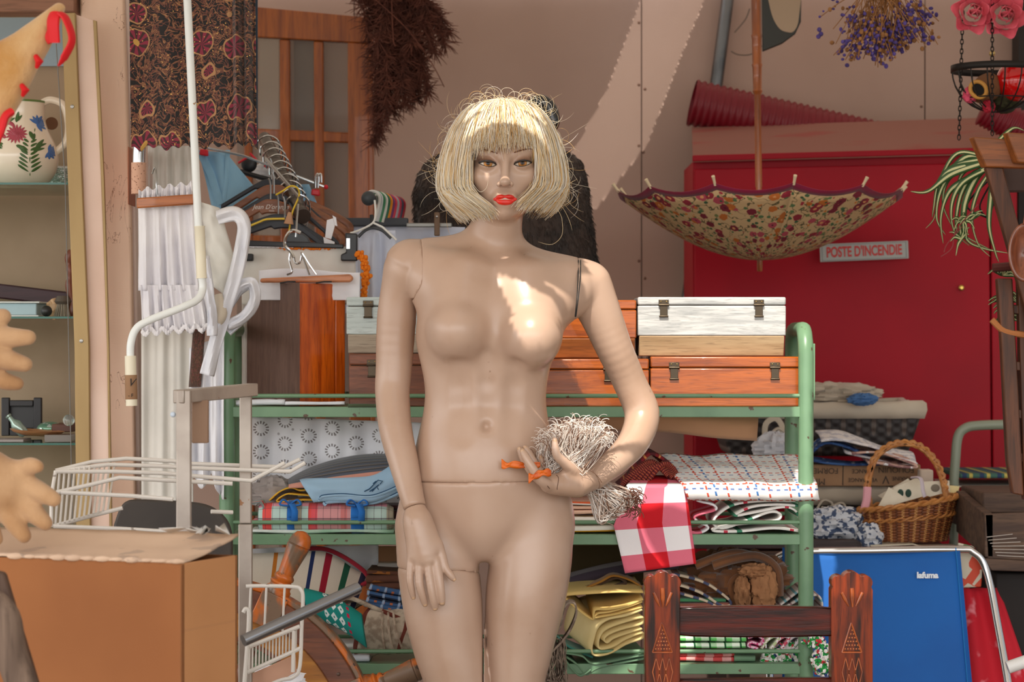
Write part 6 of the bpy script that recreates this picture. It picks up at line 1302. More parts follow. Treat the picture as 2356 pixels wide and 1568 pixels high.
MB().span((W(-420, 0, 5.9).x, 5.93, .3), (W(190, 0, 5.93).x, 5.95, 2.2)).build('back_panel', bkp, cbn)
plate(MB(), [(-300, 40), (150, 40), (150, 152), (-300, 152)], 5.92, .004).build('reflection_panel', Mat('blue_grey', (150, 168, 178), .5), cbn)  # plate's blue-grey stands for the sky reflected in the cabinet glass
glass = Mat('shelf_glass', (196, 226, 214), .03, trans=1., ior=1.3); gle = Mat('glass_edge', (34, 96, 82), .2)
for y in (421, 729, 1020, 1236):
    a, b = W(-420, y, 5.49), W(168+(y-420)*.022, y, 5.49); gs = MB().span((a.x, 5.495, a.z-.003), (b.x, 5.92, a.z+.001)).build('glass_shelf', glass, cbn); MB().span((a.x, 5.49, a.z-.0032), (b.x, 5.494, a.z+.0012)).build('green_edge', gle, gs)
MB().tube([W(129, 100, 5.475), W(150, 420, 5.475), W(168, 1250, 5.475)], .0012, 5).build('pane_edge', Mat('pane_edge', (110, 106, 100), .3), cbn)
ZC = {y: W(0, y, 5.49).z+.0015 for y in (421, 729, 1020, 1236)}
# painted jug
jg = thing('ceramic_jug', 'cream ceramic jug with painted rose and leaves on the top glass shelf', 'jug'); cer = Mat('cream_glaze', (236, 222, 200), .15, coat=.5); JD = 5.68; jc = W(42, 418, JD); jc.z = ZC[421]; k = pxm(JD)
prof = [(58, 0), (60, 4), (72, 14), (86, 36), (92, 66), (88, 92), (76, 118), (66, 140), (61, 160), (61, 185), (63, 198)]; pr_ = [(r*k, h*k) for r, h in prof]; pr_ = [(q.x, q.y) for q in spline([(a, b, 0) for a, b in pr_], 4)]
m = MB(); m.lathe(pr_+[(pr_[-1][0]-.004, pr_[-1][1]), (pr_[-1][0]-.004, pr_[-1][1]-.06)], jc, (0, 0, 1), 44, caps=True); m.build('body', cer, jg)
m = MB(); m.lathe([(pr_[-1][0]+.0004, pr_[-1][1]-.004), (pr_[-1][0]+.0004, pr_[-1][1]+.0006), (pr_[-1][0]-.004, pr_[-1][1]+.0006)], jc, (0, 0, 1), 44, caps=False); m.build('green_rim', Mat('green_rim', (96, 122, 60), .2), jg)
MB().tube(spline([W(98, 236, JD), W(118, 230, JD), W(146, 243, JD), W(157, 285, JD), W(152, 325, JD), W(126, 352, JD)], 7), [.0085]*36, 12, flat=1.).build('handle', cer, jg)
def onjug(px, py):
    p = W(px, py, JD); h = p.z-jc.z; r = np.interp(h, [q[1] for q in pr_], [q[0] for q in pr_]); dx = p.x-jc.x; dx = max(-r*.97, min(r*.97, dx)); return Vector((jc.x+dx, jc.y-math.sqrt(max(1e-8, r*r-dx*dx))-.0007, p.z))
def dab(m, cx, cy, a, b, rot):
    c_, s_ = math.cos(math.radians(rot)), math.sin(math.radians(rot))
    def fn(u, v):
        t = (u-.5)*2; w = (1-t*t)**.6*(v-.5)*2*(1-.3*t); x, y = t*a, w*b; return onjug(cx+x*c_-y*s_, cy+x*s_+y*c_)
    m.grid(fn, 8, 3)
m = MB()
for i in range(16): a = i*22.5; dab(m, 52+11*math.cos(math.radians(a)), 314+9*math.sin(math.radians(a)), 14, 3.6, a)
for i in range(11): a = 130+i*18; dab(m, 32+15*math.cos(math.radians(a)), 305+17*math.sin(math.radians(a)), 9, 4, a+90)
m.build('painted_rose', Mat('rose_paint', (170, 68, 84), .25), jg, solid=.0005)
m = MB()
for i in range(9): a = -150+i*26; dab(m, 94+8*math.cos(math.radians(a)), 288+10*math.sin(math.radians(a)), 11, 3, a)
bpt = Mat('blue_paint', (62, 108, 176), .25); m.build('painted_blue_flower', bpt, jg, solid=.0005); m = MB()
for i in range(8): a = -90+i*30; dab(m, 122+6*math.cos(math.radians(a)), 352+9*math.sin(math.radians(a)), 9, 3, a)
m.build('painted_blue_flower', bpt, jg, solid=.0005)
m = MB()
for i in range(8):
    for s in (-1, 1): dab(m, 83+s*(14-i*.9), 392-i*9, 14-i, 2.6, -s*35 if s > 0 else 35)
for x, y, r_ in ((34, 278, -60), (52, 274, -80), (12, 335, 10), (10, 342, -15), (66, 345, 20), (100, 345, -50), (86, 318, 60), (103, 335, -60), (70, 350, 35)): dab(m, x, y, 13, 4, r_); dab(m, x+4, y+3, 10, 3, r_+30)
m.tube([onjug(82, 408), onjug(84, 370), onjug(90, 300)], .0009, 5); m.build('painted_leaves', Mat('green_paint', (62, 96, 44), .25), jg, solid=.0005)
o = MB().lathe([(.001, 0), (.0145, 0), (.0145, .004), (.001, .004)], W(119, 284, 5.80), (0, -1, 0), 20).build('cork_disc', Mat('brown_disc', (116, 76, 46), .6)); o.location.z += 0; tag(o, 'small brown disc seen through the jug handle', 'disc')
MB().span(W(112, 376, 5.8), W(152, 350, 5.83)).build('x', gold) if False else None
sil = Mat('hammered_silver', (190, 196, 196), .2, .9); sil.bump(sil.noise(120, 2), 1, .004); q = W(138, 420, 5.8); o = MB().lathe([(.03, 0), (.045, .02), (.05, .05), (.045, .055)], (q.x, 5.82, ZC[421]), (0, 0, 1), 20).build('silver_bowl', sil); tag(o, 'hammered silver bowl behind the jug', 'bowl')
# second shelf
zz = ZC[729]
bx = thing('thick_book', 'thick pale blue book with curved cover on the second glass shelf', 'book'); a, b = W(-120, 0, 5.6), W(88, 0, 5.6)
MB().span((a.x, 5.6, zz+.004), (b.x-.004, 5.75, zz+.030)).build('page_block', Mat('blueish_pages', (176, 200, 206), .7), bx, bevel=.002); MB().span((a.x, 5.592, zz+.030), (b.x+.004, 5.76, zz+.034)).span((a.x, 5.592, zz), (b.x+.002, 5.76, zz+.004)).build('cover', Mat('pale_cover', (206, 210, 206), .5), bx, bevel=.001)
o = MB().bar(W(-120, 655, 5.84), W(172, 690, 5.84), .03, 34*pxm(5.84)).build('purple_plank', wood('purple_wood', (70, 40, 46), (52, 28, 34), .5, 'x', 10), bevel=.004); tag(o, 'long dark purple wooden piece lying behind the book', 'wood')
br_ = thing('shaving_brush', 'grey bristle brush with dark top at the right of the second glass shelf', 'brush'); c = W(146, 0, 5.6); MB().lathe([(.016, .028), (.020, .034), (.014, .046)], (c.x, 5.6, zz), (0, 0, 1), 16).build('handle', Mat('dark_handle', (84, 74, 64), .5), br_)
m = MB()
for i in range(80): a = i*2.4; r = .019*math.sqrt((i+.5)/80); m.tube([(c.x+math.cos(a)*r*.7, 5.6+math.sin(a)*r*.7, zz+.029), (c.x+math.cos(a)*r*1.15, 5.6+math.sin(a)*r*1.15, zz+.001)], .0011, 4)
m.build('bristles', Mat('bristle', (150, 140, 122), .9), br_)
o = MB().ball((W(107, 0, 5.58).x, 5.58, zz+.0125), .0125, 18, 12).build('black_ball', Mat('black_ball', (38, 36, 34), .4)); tag(o, 'black ball between the book and the brush', 'ball')
o = crumple((W(120, 0, 5.62).x, 5.64, zz+.018), (.016, .014, .020), 9, .5, 2.6, 26, 18).build('sea_shell', Mat('shell', (206, 170, 130), .5)); tag(o, 'knobbly tan shell between black ball and brush', 'shell')
o = MB().tube(spline([W(165, 575, 5.6), W(158, 600, 5.6), W(163, 625, 5.6), W(160, 655, 5.6), W(168, 700, 5.6), W(166, 726, 5.6)], 5), [.006+.004*abs(math.sin(i*.5)) for i in range(26)], 10).build('carved_figure', wood('red_brown', (124, 66, 44), (84, 44, 30), .4, 'z', 10)); tag(o, 'reddish brown carved figure standing beside the gold post', 'figure')
# third shelf
zz = ZC[1020]
t = thing('picture_frame', 'small black frame standing on the third glass shelf', 'frame'); fm2 = Mat('black_frame', (40, 36, 38), .5); a, b = W(5, 0, 5.8), W(97, 0, 5.8); zt = W(0, 914, 5.8).z; zb = zz+.004
for nm, p, q in (('frame_bar', (a.x, zb), (a.x+.018, zt)), ('frame_bar', (b.x-.018, zb), (b.x, zt)), ('frame_bar', (a.x+.019, zb), (b.x-.019, zb+.018)), ('frame_bar', (a.x+.019, zt-.02), (b.x-.019, zt-.006))): MB().span((p[0], 5.79, p[1]), (q[0], 5.805, q[1])).build(nm, fm2, t, bevel=.002)
MB().span((a.x+.005, 5.806, zb), (b.x-.005, 5.81, zt-.01)).build('dark_panel', Mat('dark_panel', (24, 20, 20), .4), t)
clr = Mat('clear_glass', (226, 240, 236), .05, trans=.85, ior=1.4); ird = Mat('green_glass', (130, 176, 150), .1, .3, trans=.4); ird.over(ird.noise(60, 2).gt(.6), (226, 236, 230))
t = thing('glass_bottle', 'small silvery green glass bottle lying on the third glass shelf', 'bottle'); A, Bq = W(58, 1000, 5.62), W(18, 955, 5.62); d = (Bq-A); L = d.length; MB().lathe([(.008, 0), (.012, .1*L), (.0125, .55*L), (.006, .72*L), (.005, .9*L), (.007, .94*L), (.007, L)], A, d, 16).build('body', Mat('silver_green', (150, 170, 160), .15, .5), t)
o = MB().lathe([(.03, .0), (.052, .006), (.060, .012), (.056, .012), (.03, .006)], (W(85, 0, 5.6).x, 5.6, zz+.012), (.06, 0, 1), 28).build('wooden_dish', wood('dish_wood', (206, 150, 104), (176, 116, 72), .5, 'x', 10)); tag(o, 'shallow tan wooden dish on the third glass shelf', 'dish')
o = MB().ball((W(115, 0, 5.68).x, 5.68, zz+.024), .030, 20, 12, (1, 1, .55)).build('glass_paperweight', ird); tag(o, 'sparkling green glass dome behind the wooden dish', 'paperweight')
o = MB().ball((W(158, 0, 5.62).x, 5.62, zz+.045), .013, 18, 12).build('glass_ball', clr); tag(o, 'clear glass ball by the gold post on the third glass shelf', 'ball')
o = MB().span((W(108, 0, 5.56).x, 5.53, zz), (W(168, 0, 5.56).x, 5.6, zz+.016)).build('acrylic_block', Mat('acrylic', (150, 140, 132), .1, trans=.4), bevel=.001); tag(o, 'grey acrylic block at the right front of the third glass shelf', 'block')
o = MB().span((W(130, 0, 5.7).x, 5.64, zz+.018), (W(175, 0, 5.7).x, 5.75, zz+.036)).build('wooden_box', wood('dk', (110, 62, 40), (80, 44, 30), .5, 'x', 10), bevel=.002); tag(o, 'low reddish wooden box behind the acrylic block', 'box')
o = MB().span((W(-80, 0, 5.55).x, 5.53, zz), (W(58, 0, 5.55).x, 5.62, zz+.006)).build('printed_leaflet', Mat('leaflet', (150, 140, 136), .4), bevel=.001); tag(o, 'flat grey leaflet under the glass bottle', 'leaflet')
zz = ZC[1236]; m = MB(); c = Vector((W(28, 0, 5.6).x, 5.6, zz+.012)); m.tube([c+Vector((math.cos(a)*.016, math.sin(a)*.010, math.sin(a)*.006)) for a in [2*PI*i/20 for i in range(20)]], .0024, 6, closed=True); o = m.build('black_ring', Mat('black_rubber', (24, 22, 22), .5)); tag(o, 'black ring on the lowest glass shelf', 'ring')
# ------------------------------------------------------------------ left middle: hanging cloths, rails and hangers, door behind
chrome = Mat('chrome', (214, 216, 218), .12, 1.); blk_ = Mat('black_plastic', (34, 36, 40), .4); wire = Mat('steel_wire', (176, 178, 178), .25, 1.)
# glazed door
dw = wood('door_wood', (172, 92, 28), (130, 62, 16), .4, 'z', 10, coat=.2); dth = thing('glazed_door', 'brown wooden door with small glass panes leaning at the back wall', 'door'); D = 7.0
plate(MB(), [(540, 11), (848, 40), (848, 100), (540, 82)], D, .035).build('top_rail', dw, dth, bevel=.003)
plate(MB(), [(800, 97), (848, 101), (858, 1850), (808, 1850)], D+.001, .034).build('stile', dw, dth, bevel=.003)
plate(MB(), [(846, 42), (857, 44), (868, 1850), (859, 1850)], D-.012, .05).build('edge_strip', dw, dth, bevel=.002)
for q in ([(643, 90), (667, 91), (676, 1850), (652, 1850)], [(722, 94), (744, 95), (753, 1850), (730, 1850)], [(560, 84), (578, 85), (590, 1850), (570, 1850)]): plate(MB(), q, D+.004, .026).build('muntin', dw, dth, bevel=.004)
for q in ([(560, 294), (812, 305), (812, 329), (560, 320)], [(560, 540), (815, 545), (815, 570), (560, 565)]): plate(MB(), q, D+.006, .022).build('muntin', dw, dth, bevel=.004)
pane = Mat('door_glass', (196, 190, 184), .08, trans=.8, ior=1.25)
MB().prism([W(x, y, D+.018) for x, y in [(545, 80), (806, 96), (815, 1850), (545, 1850)]], (0, .004, 0)).build('glass_pane', pane, dth)
for q, c_ in (([(600, 95), (640, 95), (650, 300), (606, 300)], (196, 182, 168)), ([(690, 110), (716, 110), (722, 300), (695, 300)], (96, 80, 66)), ([(680, 330), (720, 332), (724, 500), (686, 500)], (110, 92, 78))):
    pass
o = MB().span(W(596, 1780, 7.40), W(645, 60, 7.43)).build('pale_board', Mat('pale_board', (206, 190, 172), .8), bevel=.002); tag(o, 'pale board standing behind the left panes of the door', 'board')
o = MB().span(W(676, 1780, 7.42), W(722, 60, 7.45)).build('dark_board', wood('dark_board', (92, 72, 56), (70, 52, 40), .7, 'z', 8), bevel=.002); tag(o, 'dark narrow board standing behind the middle panes of the door', 'board')
# dried brown bunch
R = random.Random(11); dbn = Mat('dry_brown', (112, 64, 50), .95); dbn.vary((88, 50, 40), 30); t = thing('dried_branch_bunch', 'big brown dried feathery branch bunch hanging from above by the door', 'plant'); m = MB(); m2 = MB(); D = 6.75
ends = [(862, 330), (875, 300), (890, 270), (905, 255), (930, 240), (955, 225), (985, 215), (975, 170), (960, 150), (1000, 120), (1025, 100), (1030, 70), (940, 190), (880, 200), (915, 170), (1010, 40), (995, 20), (950, 100), (870, 150), (900, 100), (868, 250), (940, 60), (985, 80), (960, 200), (895, 230), (920, 210), (870, 100), (935, 130), (905, 30), (975, 10), (855, 60)]
for ex, ey in ends:
    p0 = W(R.uniform(800, 930), R.uniform(-70, -30), D+R.uniform(-.05, .05)); p1 = W(ex, ey, D+R.uniform(-.06, .06)); mid = p0.lerp(p1, .6)+Vector((R.uniform(-.0, .03), R.uniform(-.02, .02), R.uniform(-.0, .05))); P = spline([p0, mid, p1], 12); m.tube(P, .0016, 5)
    for i in range(3, len(P)):
        for k in range(17): d = Vector((R.gauss(0, 1), R.gauss(0, .8), R.gauss(-.4, .8))).normalized(); l = R.uniform(.016, .05); m2.tube([P[i], P[i]+d*l*.6+Vector((0, 0, -.002)), P[i]+d*l+Vector((0, 0, -.006))], [.0016, .0013, .0006], 3, caps=False)
m.tube(spline([W(830, -30, D-.05), W(930, 60, D-.08), W(990, 140, D-.07), W(1022, 200, D-.06)], 8), .0013, 5); m.tube(spline([W(900, -30, D-.05), W(905, 90, D-.08), W(912, 105, D-.08)], 8), .0016, 5); m.build('stems', dbn, t); m2.build('needles', dbn, t, ang=0)
# fur coat behind the mannequin
fur = Mat('dark_fur', (58, 40, 30), .7, sheen=.3); fur.vary((34, 24, 20), 20); fc = thing('fur_coat', 'dark brown fur coat on a hanger behind the mannequin head', 'coat'); D = 6.3; R = random.Random(12)
rows = [(330, 1130, 1215), (338, 1060, 1275), (352, 1005, 1320), (372, 975, 1342), (400, 958, 1352), (440, 948, 1358), (520, 950, 1368), (620, 956, 1382), (720, 960, 1392), (860, 965, 1400)]
def fp(u, v):
    y = lerp(330, 860, v); L = np.interp(y, [r[0] for r in rows], [r[1] for r in rows]); Rr = np.interp(y, [r[0] for r in rows], [r[2] for r in rows]); a = 2*PI*u; cx = (L+Rr)/2; q = W(cx-math.cos(a)*(Rr-L)/2*.98, y, D); q.y += -math.sin(a)*.09*min(1, .12+v*5)+.012*math.sin(a*9+v*2)*v; return q
m = MB(); m.grid(fp, 60, 30); m.build('body', fur, fc); m = MB()
for i in range(7000):
    u, v = R.random()*.5, R.random()**.9; 
    p = fp(u, v); d = Vector((-math.cos(2*PI*u)*.45+R.gauss(0, .25), -.5, -.9+R.gauss(0, .25))).normalized(); l = R.uniform(.006, .015); m.tube([p, p+d*l*.6, p+d*l+Vector((0, .002, -.003))], [.0013, .001, .0003], 3, caps=False)
m.build('fur_hairs', fur, fc, ang=0)
t = thing('coat_hanger', 'black knob hanger top rising behind the blond wig', 'hanger'); m = MB(); m.tube(spline([W(1175, 340, 6.3), W(1205, 260, 6.3), W(1235, 232, 6.3), W(1262, 245, 6.3), W(1272, 275, 6.3), W(1262, 300, 6.3)], 8), [lerp(.006, .018, min(1, i/20)) for i in range(41)], 12); m.build('black_hook', Mat('gloss_black', (30, 34, 38), .2, coat=.4), t)
# embroidered velvet cloth
ev = Mat('embroidered_velvet', (20, 14, 14), .8, sheen=.3); u, v = ev.uv(); co_ = ev.vec(u, v)
n1 = (ev.noise(26, 2, co=co_, dist=2.2)-.5).abs(); ev.over(n1.lt(.036), (112, 70, 50)); n2 = (ev.noise(44, 2, co=ev.vec(u+.4, v), dist=1.5)-.5).abs(); ev.over(n2.lt(.034), (104, 60, 46)); ev.over(n1.lt(.006), (170, 124, 80))
cv_ = ev.vor(15, co=co_, rand=.55); cp = ev.nt.nodes.new('ShaderNodeTexVoronoi'); cp.inputs['Scale'].default_value = 15; cp.inputs['Randomness'].default_value = .55; ev.nt.links.new(co_, cp.inputs['Vector'])
sp_ = ev.nt.nodes.new('ShaderNodeSeparateXYZ'); ev.nt.links.new(cp.outputs['Position'], sp_.inputs[0]); px_, py_ = X(ev.nt, sp_.outputs[0]), X(ev.nt, sp_.outputs[1])
at = ev.nt.nodes.new('ShaderNodeMath'); at.operation = 'ARCTAN2'; ev.nt.links.new((v*1.-py_).s, at.inputs[0]); ev.nt.links.new((u*1.-px_).s, at.inputs[1]); ang = X(ev.nt, at.outputs[0])
cc_ = ev.nt.nodes.new('ShaderNodeSeparateColor'); ev.nt.links.new(cp.outputs['Color'], cc_.inputs[0]); pick = X(ev.nt, cc_.outputs[0]).gt(.30)
ev.over(pick*cv_.lt(.40)*(ang*9).sin().gt(-.1), (132, 36, 58)); ev.over(pick*cv_.lt(.43)*(ang*9).sin().lt(-.1), (60, 30, 30)); ev.over(pick*cv_.lt(.12), (190, 146, 70)); ev.over(pick*(cv_-.42).abs().lt(.02), (170, 126, 84))
glit = ev.vor(130, co=co_); gn = ev.noise(12, 1, co=co_); ev.over(glit.lt(.16)*gn.gt(.5), (226, 176, 96)); ev.bump(n1, .8, .003)
def vel(u, v):
    x = lerp(297, 586, u)+(4*v); f = smooth01((u-.78)/.08); y = lerp(-60, lerp(340, 335, u)+4*math.sin(u*26)-5*math.sin(u*61), v)
    return W(x, y, 5.32)+Vector((0, .006*math.sin(u*14)-.02*f*(.5+.5*math.sin(u*75)), 0))
o = MB().grid(vel, 90, 30, .27, .37).build('embroidered_cloth', ev, solid=.002); tag(o, 'black velvet cloth with gold and crimson flower embroidery hanging at the top', 'cloth')
o = MB().grid(lambda u, v: W(lerp(578, 593, u), lerp(-60, 336, v), 5.36), 3, 10).build('blue_lining', cloth('slate_blue', (54, 68, 84)), solid=.002); tag(o, 'narrow slate blue cloth edge behind the embroidered velvet', 'cloth')
# white awning crank
ck = thing('awning_crank', 'white metal awning crank pole hanging in front of the white petticoat', 'crank'); wmt = Mat('white_enamel', (234, 238, 236), .3); wmt.over(wmt.noise(40, 5).gt(.72), (170, 130, 90)); D = 5.12
MB().tube([W(428, -60, D), W(457, 530, D)], .0082, 12).build('upper_rod', wmt, ck); iv = Mat('ivory_plastic', (232, 224, 200), .4)
m = MB(); A, Bq = W(459, 520, D), W(464, 640, D); m.tube([A, A.lerp(Bq, .02), A.lerp(Bq, .03), A.lerp(Bq, .97), A.lerp(Bq, .98), Bq], [.0112, .0112, .0105, .0105, .0112, .0112], 16); m.build('grip_sleeve', iv, ck)
MB().tube(spline([W(464, 638, D), W(466, 665, D-.0), W(455, 688, D-.02), W(420, 706, D-.04), W(340, 738, D-.06), W(312, 758, D-.065), W(301, 790, D-.07), W(300, 822, D-.07)], 8), .0078, 12).build('bent_rod', wmt, ck)
MB().tube([W(300, 818, D-.07), W(303, 933, D-.07)], .0115, 16).build('hand_grip', iv, ck); lb = MB(); lb.tube([W(301.2, 862, D-.07), W(302.3, 918, D-.07)], .0122, 16, caps=False); lab = lb.build('paper_label', kr, ck)
text_mesh('label_letter', 'V', .022, Mat('label_ink', (40, 30, 26), .7), lab, W(303, 880, D-.07)+Vector((0, -.0128, 0)), shear=.4); text_mesh('label_letter', '- F', .010, Mat('label_ink', (40, 30, 26), .7), lab, W(303, 909, D-.07)+Vector((0, -.0128, 0)))
# chrome rail by the pillar with cork sleeve
rl = thing('clothes_rail', 'bent chrome clothes rail with cork coloured sleeve fixed to the pillar', 'rail')
MB().tube(spline([W(319, 445, 5.40), W(319, 380, 5.40), W(322, 330, 5.40), W(333, 298, 5.41), W(345, 291, 5.46), W(356, 300, 5.56), W(372, 345, 5.95), W(390, 392, 6.6)], 8), .0135, 14).build('chrome_tube', chrome, rl)
ckm = Mat('cork_sleeve', (214, 168, 142), .8); ckm.over(ckm.vor(170).lt(.22), (140, 96, 74)); MB().tube([W(319, 446, 5.40), W(319, 374, 5.40)], .0158, 16).build('cork_sleeve', ckm, rl)
MB().span(W(296, 470, 5.45), W(310, 345, 5.55)).build('bracket', Mat('copper_bracket', (190, 120, 90), .5, .5), rl, bevel=.003)
for i in range(6):
    D = 5.62+i*.05; y = 318+i*9; x = 356+i*3; t = thing('wire_hanger', ('thin steel hanger hook on the chrome rail, foremost', 'second thin steel hanger hook on the chrome rail', 'third thin steel hanger hook on the chrome rail', 'fourth thin steel hanger hook on the chrome rail', 'fifth thin steel hanger hook on the chrome rail', 'sixth and hindmost thin steel hanger hook on the chrome rail')[i], 'hanger', 'hanger hooks on the chrome rail')
    MB().tube(spline([W(x-14, y+18, D), W(x-12, y-2, D), W(x, y-14, D), W(x+14, y-4, D), W(x+15, y+16, D), W(x+4, y+60, D), W(x+2, y+100, D)], 6), .0019, 6).build('hook', wire, t)
# petticoat with wooden clamp hanger
pc = cloth('petticoat_cotton', (236, 234, 236), (222, 220, 226), 6, 600); ph_ = thing('petticoat', 'white petticoat with lace ruffle hanging from a wooden clamp hanger', 'skirt'); D = 5.33
hang(318, 450, 470, 668, D, 5, .009, 21, flare=1.16, lean=10).build('skirt', pc, ph_, solid=.0012); hang(323, 475, 655, 765, D-.004, 8, .009, 22, flare=1.1, lean=12, ruffle=.006, bot=lambda u: 768+6*math.sin(u*40)-u*8).build('ruffle', pc, ph_, solid=.0012)
m = MB()
for i in range(46): u_ = i/45; m.ball(W(lerp(328, 492, u_), 764+6*math.sin(u_*40)-u_*12, D-.012), .0042, 7, 5, (1, .4, 1.2))
lace = pc; m.build('lace_hem', lace, ph_)
hang(320, 442, 420, 462, D-.002, 11, .007, 23, top=lambda u: lerp(436, 420, u)+5*math.sin(u*30)).build('waist_gather', pc, ph_, solid=.0012)
hb = thing('clamp_hanger', 'wooden clamp hanger bar gripping the white petticoat', 'hanger'); hw_ = wood('hanger_wood', (186, 112, 58), (156, 86, 40), .35, 'x', 12, coat=.3)
MB().prism([W(x, y, D-.03) for x, y in ((314, 455), (446, 446), (446, 470), (314, 479))], (0, .014, 0)).build('front_bar', hw_, hb, bevel=.003); MB().prism([W(x, y, D+.016) for x, y in ((314, 455), (446, 446), (446, 470), (314, 479))], (0, .014, 0)).build('rear_bar', hw_, hb, bevel=.003)
MB().tube(spline([W(362, 448, D-.02), W(360, 420, D-.02), W(357, 385, D), W(350, 400, D)], 6), .002, 6).build('hook', wire, hb)
o = hang(340, 455, 335, 440, 5.55, 4, .008, 25).build('white_curtain', white2, solid=.0012); tag(o, 'grey white pleated cloth hanging behind the chrome rail', 'cloth')
o = hang(326, 445, 760, 2138, 5.50, 3, .008, 26, flare=1.0).build('hanging_cloth', white2, solid=.0012); tag(o, 'off white long cloth hanging below the petticoat', 'cloth')
o = hang(436, 516, 770, 1180, 5.42, 3, .012, 27, flare=1.0, top=lambda u: 800-30*u, bot=lambda u: lerp(1060, 1100, u)+50*abs(math.sin(u*5))).build('white_shirt', white, solid=.0012); tag(o, 'bright white cloth hanging long beside the green shelf post', 'cloth')
# blouse with sleeves
bt_ = thing('white_blouse', 'off white gauze blouse with dangling white sleeves beside the awning crank', 'blouse'); gz = cloth('gauze', (230, 228, 220), (212, 210, 200), 7, 300)
o = MB().grid(lambda u, v: W(lerp(lerp(452, 470, v), lerp(505, 545, min(1, v*1.6)) - 40*max(0, v-.65), u), lerp(lerp(462, 478, u), lerp(640, 690, u), v), 5.36)+Vector((0, -.02*math.sin(PI*u)+.008*nz(Vector((u*4, v*6, 2))), 0)), 18, 22); o.build('body', gz, bt_, solid=.0012)
def strip(pts, w, D, seed=0):
    P = spline([(x, y, 0) for x, y in pts], 8); n = len(P)
    def fn(u, v):
        i = min(n-1, int(v*(n-1)+.5)); t = (P[min(n-1, i+1)]-P[max(0, i-1)]).normalized(); s = Vector((-t.y, t.x, 0)); ww = w*(1+.18*nz(Vector((v*5, seed, 0)))); q = P[i]+s*(u-.5)*2*ww
        return W(q.x, q.y, D)+Vector((0, -.012*math.sin(PI*u)+.005*math.sin(u*9+v*7+seed)+.006*nz(Vector((u*3, v*9, seed))), 0))
    return MB().grid(fn, 10, n-1)
strip([(500, 500), (540, 492), (561, 515), (556, 570), (540, 640), (515, 720), (492, 800), (476, 862)], 16, 5.33, 1).build('sleeve', white, bt_, solid=.0015)
strip([(470, 590), (480, 660), (488, 720), (488, 772)], 11, 5.30, 2).build('sleeve', white, bt_, solid=.0015)
for i in range(2): strip([(526, 700), (548, 660+8*i), (580, 650+6*i), (586, 690), (562, 728), (524, 748+14*i)], 12, 5.345+.012*i, 3+i).build('sash', white, bt_, solid=.0015)
MB().tube(spline([W(500, 680, 5.33), W(510, 720, 5.32), W(500, 740, 5.32)], 5), .012, 10).build('lace_cuff', lnn, bt_)
o = MB().grid(lambda u, v: W(lerp(446, 474, u)-12*v, lerp(735, 890, v), 5.41), 4, 10).build('brocade_strip', ev, solid=.002); tag(o, 'narrow dark patterned cloth strip hanging left of the green shelf', 'cloth')
o = hang(556, 572, 680, 928, 5.66, 1, .004, 28).build('hanging_lace', Mat('lace_speckle', (206, 200, 192), .9), solid=.001); tag(o, 'pale speckled lace strip hanging behind the green shelf post', 'cloth')
# coat hanger rail
rail2 = thing('hanger_rail', 'dark steel rail full of chrome hooks ending above the brown hangers', 'rail'); rdk = Mat('dark_steel', (84, 74, 66), .25, .8); A, Bq = W(697, 497, 5.72), W(608, 318, 6.15)
MB().tube([A, Bq], .0165, 16).build('rail_tube', rdk, rail2); MB().lathe([(.001, -.002), (.018, -.002), (.018, .01), (.0165, .012)], A, (Bq-A), 16).build('end_cap', Mat('brown_cap', (56, 44, 38), .4), rail2)
MB().tube([W(690, 455, 5.70), W(612, 365, 5.8)], .004, 8).build('support_rod', wire, rail2)
for k in range(10):
    f = .12+k*.085; c = A.lerp(Bq, f); t = thing('chrome_hook', 'small chrome hanger hook looped over the dark steel rail', 'hook', 'chrome hooks on the dark steel rail')
    m = MB(); s = .026; m.tube(spline([c+Vector((-s, -.004, -.006)), c+Vector((-s*.9, -.01, s*.55)), c+Vector((0, -.012, s)), c+Vector((s*.9, -.006, s*.55)), c+Vector((s, .004, -s*.6)), c+Vector((s*.6, .004, -s*2))], 6), .0022, 6); m.build('hook', chrome, t)
